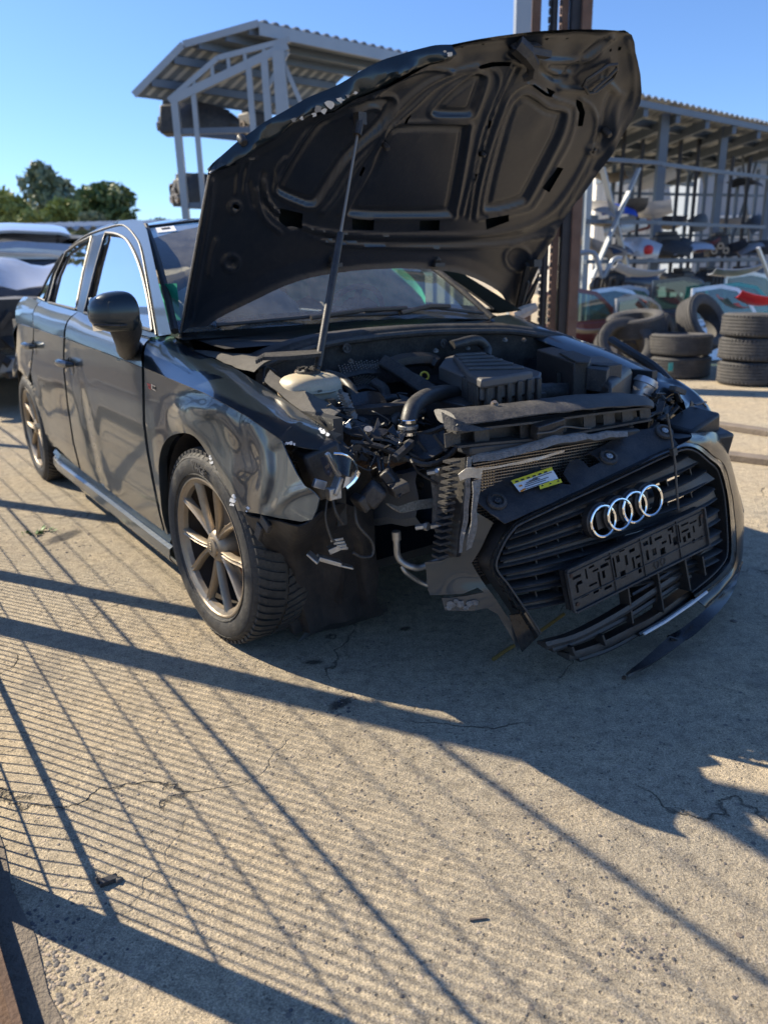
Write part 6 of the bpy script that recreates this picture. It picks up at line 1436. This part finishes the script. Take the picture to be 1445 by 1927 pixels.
# ---- high rack with a sheet roof at the right
RK = empty('storage_rack', (at_floor(1225, 14, 0).x, 14, 0), 0, 'tall grey steel storage rack with sheet roof at right', 'storage rack'); o0 = Vector(RK.location)
ra = atd(1150, 168, 13.); rb = atz(1500, 246, ra.z); lowz = ra.z-.5
back = Vector((-.9, 6, 0)); rws = []
d_ = rb-ra; n_ = 200
for i in range(n_+1):
    p = ra-d_*.25+d_*1.5*i/n_; rws.append([p+back*t+Vector((0, 0, (.035 if (i//2) % 2 else 0)-.25*t))-o0 for t in (0, .33, .66, 1.)])
rk = MB().grid(rws).obj('roof', M['galv'], RK, smooth=0, solid=.02)
MB().beam(ra-d_*.25-o0+Vector((0, -.03, -.12)), rb+d_*.25-o0+Vector((0, -.03, -.08)), .04, .10).obj('fascia', M['rack'], rk)
for t in (.15, .4, .65, .9): MB().beam(ra-d_*.25+back*t-o0+Vector((0, 0, -.12-.25*t)), rb+d_*.25+back*t-o0+Vector((0, 0, -.12-.25*t)), .07, .14).obj('purlin', M['rack'], rk)
for k in range(9):
    p = ra+d_*(k/8*1.2-.15); MB().beam(p-o0+Vector((0, 0, -.2)), p+back-o0+Vector((0, 0, -.42)), .08, .16).obj('rafter', M['rack'], rk)
def pos(u, D): return Vector((atd(u, 400, D).x, D, 0))-o0
hz = ra.z-.1
for (u, D, w, mt) in ((1236, 14.5, .15, 'rack'), (1236.5, 14.46, .05, 'galv'), (1347, 15.9, .13, 'rack'), (1442, 17.1, .13, 'rack'), (1106, 12.6, .09, 'galv'), (1150, 18, .08, 'rack'), (1186, 18.2, .08, 'rack'), (1290, 18.8, .07, 'rack'), (1322, 19, .07, 'rack'), (1382, 19.2, .07, 'rack'), (1418, 19.6, .07, 'rack'), (1270, 16.4, .06, 'darksteel'), (1303, 16.6, .06, 'darksteel'), (1165, 15.5, .06, 'darksteel'), (1200, 15.8, .06, 'darksteel'), (1368, 17.2, .06, 'darksteel'), (1400, 17.5, .06, 'darksteel')):  # narrow pale post added at the thick one to paint its sunlit edge
    p = pos(u, D); MB().beam(p, p+Vector((0, 0, hz-(.35 if D > 17 else 0))), w, w).obj('post', M[mt], RK)
for z in (1.25, 1.85, 2.75, 3.5):
    for (ua, Da, ub, Db) in ((1106, 12.4, 1236, 13.2), (1236, 13.3, 1347, 14.6), (1347, 14.6, 1442, 15.8), (1150, 18, 1290, 18.8), (1290, 18.8, 1450, 19.8)):
        if z > 3 and Da < 17: continue
        a, c = pos(ua, Da), pos(ub, Db); a.z = c.z = z; MB().beam(a, c, .05, .06).obj('shelf_beam', M['rack'], RK)
for (ua, Da, z0, ub, Db, z1) in ((1128, 12.3, 2.6, 1192, 12.7, 1.0), (1196, 12.5, 2.6, 1120, 12.3, 1.0), (1290, 18.7, 4.2, 1322, 18.9, 2.9), (1322, 18.9, 4.2, 1290, 18.7, 2.9), (1382, 19.1, 3.8, 1418, 19.5, 1.6), (1418, 19.5, 3.8, 1382, 19.1, 1.6), (1160, 18, 4.2, 1290, 18.8, 3.2)):
    a, c = pos(ua, Da), pos(ub, Db); a.z = z0; c.z = z1; w = .10 if Da < 13 else .05; MB().beam(a, c, w, .03).obj('brace', M['galv' if Da < 13 else 'rack'], RK)
GR = 'used car parts on the right-hand rack'
rr = random.Random(9); names = {'white': 'white', 'silver': 'silver', 'blue': 'bright blue', 'red': 'red', 'black': 'black', 'navy': 'navy', 'maroon': 'maroon', 'greyp': 'grey'}
lst = [(1125, 12.6, 1.92, 'greyp'), (1150, 12.7, 1.9, 'blue'), (1180, 12.8, 1.95, 'black'), (1160, 12.6, 1.30, 'navy'), (1195, 13, 1.32, 'silver'), (1215, 13.1, 1.9, 'silver'), (1260, 13.5, 1.32, 'black'), (1290, 13.9, 1.34, 'silver'), (1318, 14.2, 1.34, 'maroon'), (1365, 14.8, 1.32, 'navy'), (1395, 15.2, 1.32, 'greyp'), (1425, 15.5, 1.32, 'black'), (1265, 13.6, .72, 'black'), (1300, 14, .70, 'greyp'), (1125, 12.6, 1.3, 'greyp'), (1205, 12.9, .8, 'navy'), (1400, 15.3, .7, 'maroon')]
for i, (u, D, z, c_) in enumerate(lst):
    panel(at_floor(u, D, z+.14), (rr.uniform(.45, .75), rr.uniform(.22, .34)), (R(rr.uniform(-70, 70)), R(rr.uniform(-25, 25)), R(rr.uniform(-40, 40))), c_, 'body_panel', names[c_]+' panel on the %s shelf, %s' % ({0: 'low', 1: 'middle'}[int(z > 1)] if z < 1.5 else 'upper', 'left of the crossed braces' if u < 1140 else 'behind the crossed braces at right' if u < 1200 else 'by the thick post' if u < 1240 else 'between the thick and second posts' if u < 1347 else 'right of the second post'), 'body panel', GR)
for i, (u, D, z, lb) in enumerate(((1240, 14, 1.28, 'dark engine on the middle shelf beside the thick rack post'), (1275, 14.4, .66, 'dark engine on the low shelf right of the thick rack post'), (1335, 15, 1.28, 'dark engine on the middle shelf by the second rack post'), (1150, 13.2, .66, 'dark engine on the low shelf behind the crossed braces'), (1385, 15.8, .66, 'dark engine low on the rack near the right edge'), (1325, 14.9, .66, 'dark engine on the low shelf by the second rack post'))):
    engine(at_floor(u, D, z), .85, i*.7, lb, 'engines on the right-hand rack')
for i, (u, D, z, c_) in enumerate(((1118, 17.5, 1.95, 'black'), (1165, 17.6, 1.9, 'silver'), (1205, 17.9, 1.95, 'maroon'), (1250, 18.2, 1.95, 'navy'), (1300, 18.5, 1.95, 'black'), (1360, 18.9, 1.95, 'greyp'), (1405, 19.2, 1.95, 'black'), (1130, 17.4, 2.85, 'black'), (1172, 17.6, 2.85, 'greyp'), (1215, 17.9, 2.85, 'white'), (1375, 18.9, 2.85, 'black'), (1175, 17.5, 1.3, 'black'), (1245, 18.2, 1.3, 'black'), (1320, 18.7, 1.3, 'navy'), (1380, 19, 1.3, 'black'), (1430, 19.4, 1.3, 'silver'))):
    panel(at_floor(u, D, z+.16), (rr.uniform(.7, 1.0), rr.uniform(.3, .42)), (R(rr.uniform(-70, 70)), R(rr.uniform(-20, 20)), R(rr.uniform(-40, 40))), c_, 'body_panel', names[c_]+' panel on the far row of the rack, %s, %s' % ('high up' if z > 2.5 else 'halfway up' if z > 1.5 else 'low down', 'left of the thick post' if u < 1230 else 'between the two front posts' if u < 1340 else 'near the right edge'), 'body panel', GR)
o = MB().lathe([(0, 0), (.10, .02), (.13, .10), (.12, .2), (.06, .25), (0, .25)], 18).obj('canister', M['red'], None, label='bright red round canister left of the thick rack post', cat='canister'); o.location = at_floor(1210, 12.9, 1.34); o.scale = (.6, .6, .6)
# dark sheet fence closing the foot of the rack
wl = MB()
for i in range(40): a = at_floor(1080+i*11, 13.9+i*.05, 0); wl.box(a+Vector((0, 0, .3)), (.12, .03+.02*(i % 2), .6))
wl.obj('sheet_fence', M['rack'], None, label='low grey sheet fence at the foot of the right-hand rack', cat='fence')
# ---- buildings behind
def hall(name, u0, u1, D, h, mt, lb, wins, roofc, ov=.5, depth=10):
    a = atd(u0, 400, D); c = atd(u1, 400, D); w = c.x-a.x; H_ = empty(name, (a.x+w/2, D, 0), 0, lb, 'building')
    n = int(w/.25); B = MB(); rws = []
    pts = []
    for i in range(n*4+1):
        x = -w/2+w*i/(n*4); pts.append((x, -.03 if i % 4 in (1, 2) else 0))
    B.grid([[(x, y, 0) for x, y in pts], [(x, y, h) for x, y in pts]]); B.box((0, depth/2+.05, h/2), (w, depth, h)); wo_ = B.obj('wall', M[mt], H_, smooth=0)
    rf_ = MB().grid([[(-w/2-ov, -ov, h-.1), (w/2+ov, -ov, h-.1)], [(-w/2-ov, depth*.5, h+depth*.16), (w/2+ov, depth*.5, h+depth*.16)], [(-w/2-ov, depth+ov, h-.1), (w/2+ov, depth+ov, h-.1)]]).obj('roof', M[roofc], H_, solid=.1, smooth=0)
    for (uu, v0, uw, v1) in wins:
        p0 = atd(uu, v0, D-.1); p1 = atd(uw, v1, D-.1); cx = (p0.x+p1.x)/2-H_.location.x; f_ = MB().box((cx, -.06, (p0.z+p1.z)/2), (abs(p1.x-p0.x), .06, abs(p0.z-p1.z))).obj('window', M['white'], H_)
        MB().box((cx, -.10, (p0.z+p1.z)/2), (abs(p1.x-p0.x)-.2, .03, abs(p0.z-p1.z)-.2)).obj('pane', M['navy'], f_)
    return H_
hall('warehouse', 1120, 1330, 30, 5.5, 'wall', 'pale sheet-clad warehouse behind the right-hand rack', [(1232, 408, 1256, 446), (1275, 408, 1300, 446)], 'wallblue')
hall('warehouse', 1312, 1560, 26, 4.5, 'wallblue', 'blue-grey hall with wide windows behind the right-hand rack', [(1345, 405, 1425, 445)], 'galv', depth=14)
hall('warehouse', 1000, 1120, 40, 7.0, 'wall', 'distant pale hall left of the sheet-clad warehouse', [], 'wallblue')
# ---- left: low sheet roof, two wrecked silver cars, trees
lr = empty('low_shed', (at_floor(40, 15, 0).x, 15, 0), 0, 'low dark shed with corrugated roof behind the silver cars', 'shed'); o0 = Vector(lr.location)
zt = atd(60, 432, 15).z; B = MB(); rws = []
for i in range(121): rws.append([(-4+i*.055, y, zt+(.03 if (i//2) % 2 else -.03)+.10*y) for y in (0, 3)])
B.grid(rws).obj('roof', M['galv'], lr, smooth=0, solid=.015); MB().box((-1., 1.6, zt/2-.15), (6.0, 2.6, zt-.35)).obj('wall', M['darksteel'], lr)
def sedan(name, p, rz, col, lb, zs=1., crushed=False, van=False):
    c_ = empty(name, p, rz, lb, 'car'); st = [(-2.1, .55, .80, .62), (-2.05, .35, 1.02, .78), (-1.7, .28, 1.08, .86), (-1.2, .25, 1.12, .89), (0, .22, 1.02, .90), (1.0, .25, .98, .89), (1.7, .28, .88, .84), (2.05, .35, .72, .70), (2.12, .45, .62, .55)]
    if van: st[0] = (-2.1, .55, 1.28, .66); st[1] = (-2.05, .35, 1.34, .80)
    rws = []
    for x, z0, z1, w in st:
        z1 *= zs; rws.append([(x, -w*.9, z0), (x, -w, z0+.15), (x, -w, (z0+z1)/2), (x, -w*.97, z1-.10), (x, -w*.80, z1), (x, 0, z1+.04), (x, w*.80, z1), (x, w*.97, z1-.10), (x, w, (z0+z1)/2), (x, w, z0+.15), (x, w*.9, z0)])
    B = MB().grid(rws, closed=True); B.add(rws[0], [tuple(range(11))]); B.add(rws[-1], [tuple(range(10, -1, -1))]); bd = B.obj('body', M[col], c_, smooth=50)
    gh = [(-2.0, 1.40 if van else 1.05, .72), (-1.75, 1.42, .60), (-1.2, 1.52, .60), (-.2, 1.52, .61), (.35, 1.40, .63), (.95, 1.02, .74)]
    rr_ = [[(x, -w, z*zs), (x, -w*.8, z*zs+.03), (x, 0, z*zs+.05), (x, w*.8, z*zs+.03), (x, w, z*zs)] for x, z, w in gh[1:5]]
    MB().grid(rr_).obj('roof', M[col], c_, smooth=60, solid=.03)
    for s in (-1, 1): MB().grid([[(x, s*w, z*zs) for x, z, w in gh], [(x, s*.80, 1.0*zs) for x, z, w in gh]]).obj('side_window', M['black_gloss'], c_)
    for a, b_ in ((gh[0], gh[1]), (gh[5], gh[4])): MB().grid([[(a[0], y*a[2], a[1]*zs) for y in (-1, 0, 1)], [(b_[0], y*b_[2], b_[1]*zs) for y in (-1, 0, 1)]]).obj('windscreen', M['black_gloss'], c_)
    for s in (-1, 1):
        for a, b_ in ((gh[0], gh[1]), (gh[5], gh[4])): MB().beam((a[0], s*a[2], a[1]*zs), (b_[0], s*b_[2], b_[1]*zs), .06, .06).obj('pillar', M[col], c_)
        for x in (-1.35, 1.35): MB().lathe([(0, .0), (.19, .01), (.21, .02), (.31, .0), (.32, -.18), (0, -.2)], 28, axis((x, s*.90, .32), (0, s, 0))).obj('wheel', M['tyre_old'], c_)
        MB().box((-2.06, s*.62, .88*zs), (.10, .22, .16)).obj('tail_light', M['red'], c_, bevel=.02)
        if not crushed: MB().box((2.06, s*.55, .62), (.10, .3, .12)).obj('headlight', M['lens'], c_, bevel=.02)
    return c_
vd = Vector((-.50, .86, 0))
A_ = sedan('silver_car', (at_floor(10, 10.2, 0).x, 10.6, 0), R(-62)+PI, 'silver', 'silver hatchback seen from behind, with a small blue oval badge', 1.16, van=True)
B_ = MB().lathe([(0, .012), (.055, .010), (.06, 0)], 24, Matrix.Identity(4)).obj('badge', M['blue'], A_, smooth=40); B_.scale = (.55, 1, 1); B_.rotation_euler = (0, -PI/2, 0); B_.location = (-2.14, 0, 1.3)
C_ = sedan('silver_car', (at_floor(-45, 8.2, 0).x, 8.9, 0), R(-58), 'silver', 'silver car with crumpled bonnet and missing front at the left edge', 1., True)
rws = [[(1.0+.9*t+.03*math.sin(y*9), y, 1.20+.14*math.sin(PI*t)+.05*smooth_noise((t*4, y*4, 0), 1, 3)+.03*math.cos(y*7+t*3)) for y in np.linspace(-.78, .78, 15)] for t in np.linspace(0, 1.2, 9)]
MB().grid(rws).obj('crumpled_bonnet', M['silver'], C_, smooth=40, solid=.01)
MB().box((2.13, 0, .80), (.12, 1.5, .42)).obj('opening_shade_block', M['black'], C_); MB().box((2.2, 0, .44), (.12, 1.5, .14)).obj('bumper_beam', M['galv'], C_, bevel=.02)  # solid black box stands for the shade inside the engine opening
B = MB(); rr = random.Random(4)
for k in range(40): B.box((2.2+rr.uniform(0, .06), rr.uniform(-.7, .7), rr.uniform(.3, .95)), (rr.uniform(.04, .2), rr.uniform(.04, .2), rr.uniform(.03, .12)), (rr.random(), rr.random(), rr.random()))
B.obj('front_wreckage', M['black_dusty'], C_, kind='stuff')
MB().beam((2.3, .2, .78), (2.3, .34, .74), .01, .012).obj('orange_lead', M['amber'], C_)
# ---- trees
def foliage(name, c1, c2):
    q = N(name); ob = q.n('ObjectInfo'); f = q.noise(.9, 4); g = q.noise(9, 2)
    c = q.mix(f, c1, c2); c = q.mix(q.math('MULTIPLY', g, .5), c, tuple(x*.45 for x in c1)); q.set(Base_Color=c, Roughness=.6, Subsurface_Weight=0)
    return q.m
FG = [foliage('dark_leaves', (.06, .11, .035), (.13, .19, .06)), foliage('grey_green_leaves', (.15, .20, .12), (.24, .29, .19)), foliage('light_green_leaves', (.22, .28, .07), (.34, .38, .14))]
BK = simple('bark', (.10, .075, .055), .9, 0, .4, 6, .5, 30)
def tree(name, p, h, w, fg, lb, n=4200, seed=1, lobes=14, low=.12, grp=None, leaf=.16):
    r_ = np.random.default_rng(seed); t = empty(name, p, 0, lb, 'tree', grp)
    B = MB().tube([(0, 0, 0), (.05, 0, h*.3), (-.04, .05, h*.6), (.02, 0, h*.88)], [h*.028, h*.022, h*.013, h*.004], 8)
    L = []
    for i in range(lobes):
        z = h*(low+(.93-low)*r_.random()**.8); rel = (z/h-low)/(1-low); rad = w*.5*(math.sin(PI*min(1, rel*.85+.18))**.7); a = r_.random()*2*PI; q = rad*(.25+.65*r_.random())
        c = np.array([q*math.cos(a), q*math.sin(a), z]); s_ = w*(.13+.12*r_.random()); L.append((c, s_))
        B.tube([(0, 0, max(h*.12, z*.75)), tuple(c*[.5, .5, .93]), tuple(c)], [h*.010, h*.006, h*.002], 5)
    B.obj('trunk', BK, t)
    V, F_ = [], []; per = n//lobes
    cs = []
    for c, s_ in L:
        d = r_.normal(size=(per, 3)); d /= np.linalg.norm(d, axis=1)[:, None]; cs.append(c+d*(s_*(.45+.65*r_.random((per, 1))**.5))*[1.1, 1.1, .85])
    cs = np.concatenate(cs); m = len(cs); a = r_.normal(size=(m, 3)); a /= np.linalg.norm(a, axis=1)[:, None]; b_ = np.cross(a, r_.normal(size=(m, 3))); b_ /= np.linalg.norm(b_, axis=1)[:, None]
    s1_ = (leaf*(.5+r_.random((m, 1)))); vs = np.stack([cs-a*s1_, cs+b_*s1_*.45, cs+a*s1_, cs-b_*s1_*.45], 1).reshape(-1, 3)
    me = bpy.data.meshes.new('crown'); me.from_pydata(vs.tolist(), [], [(4*i, 4*i+1, 4*i+2, 4*i+3) for i in range(m)]); link('crown', me, fg, t, smooth=0)
    return t
def tr(u, v, D, wpx, fg, lb, seed, **k):
    top = atd(u, v, D); w = wpx/FPX*D; p = (top.x, D, 0); return tree('tree', p, top.z, w, FG[fg], lb, seed=seed, **k)
tr(78, 300, 46, 110, 1, 'tall grey-green tree with see-through crown at far left', 1, lobes=26, n=6500, leaf=.22)
tr(200, 350, 42, 150, 0, 'dark round tree just left of the car roof', 2, lobes=22, n=8000, leaf=.2)
tr(12, 362, 40, 120, 2, 'bright green tree at the left picture edge', 3, lobes=18, n=6000, leaf=.2)
tr(120, 375, 36, 90, 2, 'light green bushy tree between the tall and the dark tree', 4, lobes=16, n=6000, leaf=.2, low=.05)
tr(60, 392, 34, 90, 2, 'small light green tree in front of the tall tree', 8, lobes=14, n=5000, leaf=.18, low=.05)
tr(165, 392, 34, 80, 1, 'small grey-green tree in front of the dark tree', 9, lobes=14, n=5000, leaf=.18, low=.05)
tr(285, 393, 45, 60, 0, 'small dark tree peeking over the car roof', 5, lobes=10, n=2500, leaf=.2)
tr(-60, 340, 50, 130, 0, 'dark tree outside the left picture edge', 6, lobes=16, n=4000, leaf=.22)

tree('tree', (-10.5, 15.4, 0), 6.8, 2.6, FG[0], 'slim dark tree beyond the fence, mirrored in the rear side window', seed=11, lobes=22, n=5000, leaf=.12)
for i, (x, y, h) in enumerate(((-36, 30, 4.2), (-33, 36, 3.4), (-40, 25, 3.8), (-30, 41, 4.4))): tree('tree', (x, y, 0), h, 7., FG[i % 3], 'added unseen bushy tree number %s far beyond the fence, for window reflections' % ('one', 'two', 'three', 'four')[i], seed=20+i, lobes=14, n=2500, leaf=.3, low=.05)  # unseen trees added to break up the side window reflections

# ---- oily damp stains on the slab
def stain_mat():
    q = N('oil_stain'); q.t.nodes.remove(q.b); out = [n for n in q.t.nodes if n.type == 'OUTPUT_MATERIAL'][0]
    L = q.n('VectorMath'); L.operation = 'LENGTH'; q.l(q.co(), L.inputs[0]); f = q.math('ADD', L.outputs['Value'], q.math('MULTIPLY', q.noise(3, 5, .7), .9))
    a = q.ramp(f, [(.75, .62), (1.25, 0.)]); tr = q.n('BsdfTransparent'); df = q.n('BsdfPrincipled'); df.inputs['Base Color'].default_value = (.045, .042, .04, 1); df.inputs['Roughness'].default_value = .55
    m = q.n('MixShader'); q.l(a, m.inputs[0]); q.l(tr.outputs[0], m.inputs[1]); q.l(df.outputs[0], m.inputs[2]); q.l(m.outputs[0], out.inputs[0]); return q.m
SM = stain_mat()
for i, (u, v, rx, ry, z, lb) in enumerate(((590, 1247, .07, .03, .0012, 'dark oil stain on the ground right of the front tyre'), (762, 1184, .05, .03, .0014, 'dark oil stain under the torn front corner'), (640, 1325, .09, .04, .0016, 'damp patch at the branching crack in the shadow'), (120, 1010, .25, .10, .0012, 'dirty patch around the green weed'))):
    o = mesh('oil_stain', [(1.3*math.cos(a), 1.3*math.sin(a), 0) for a in np.linspace(0, 2*PI, 25)[:-1]], [tuple(range(24))], SM, None, smooth=0, kind='stuff', label=lb, cat='stain'); c = ground(u, v); o.location = (c.x, c.y, z); o.scale = (rx, ry, 1); o.rotation_euler.z = .4*i
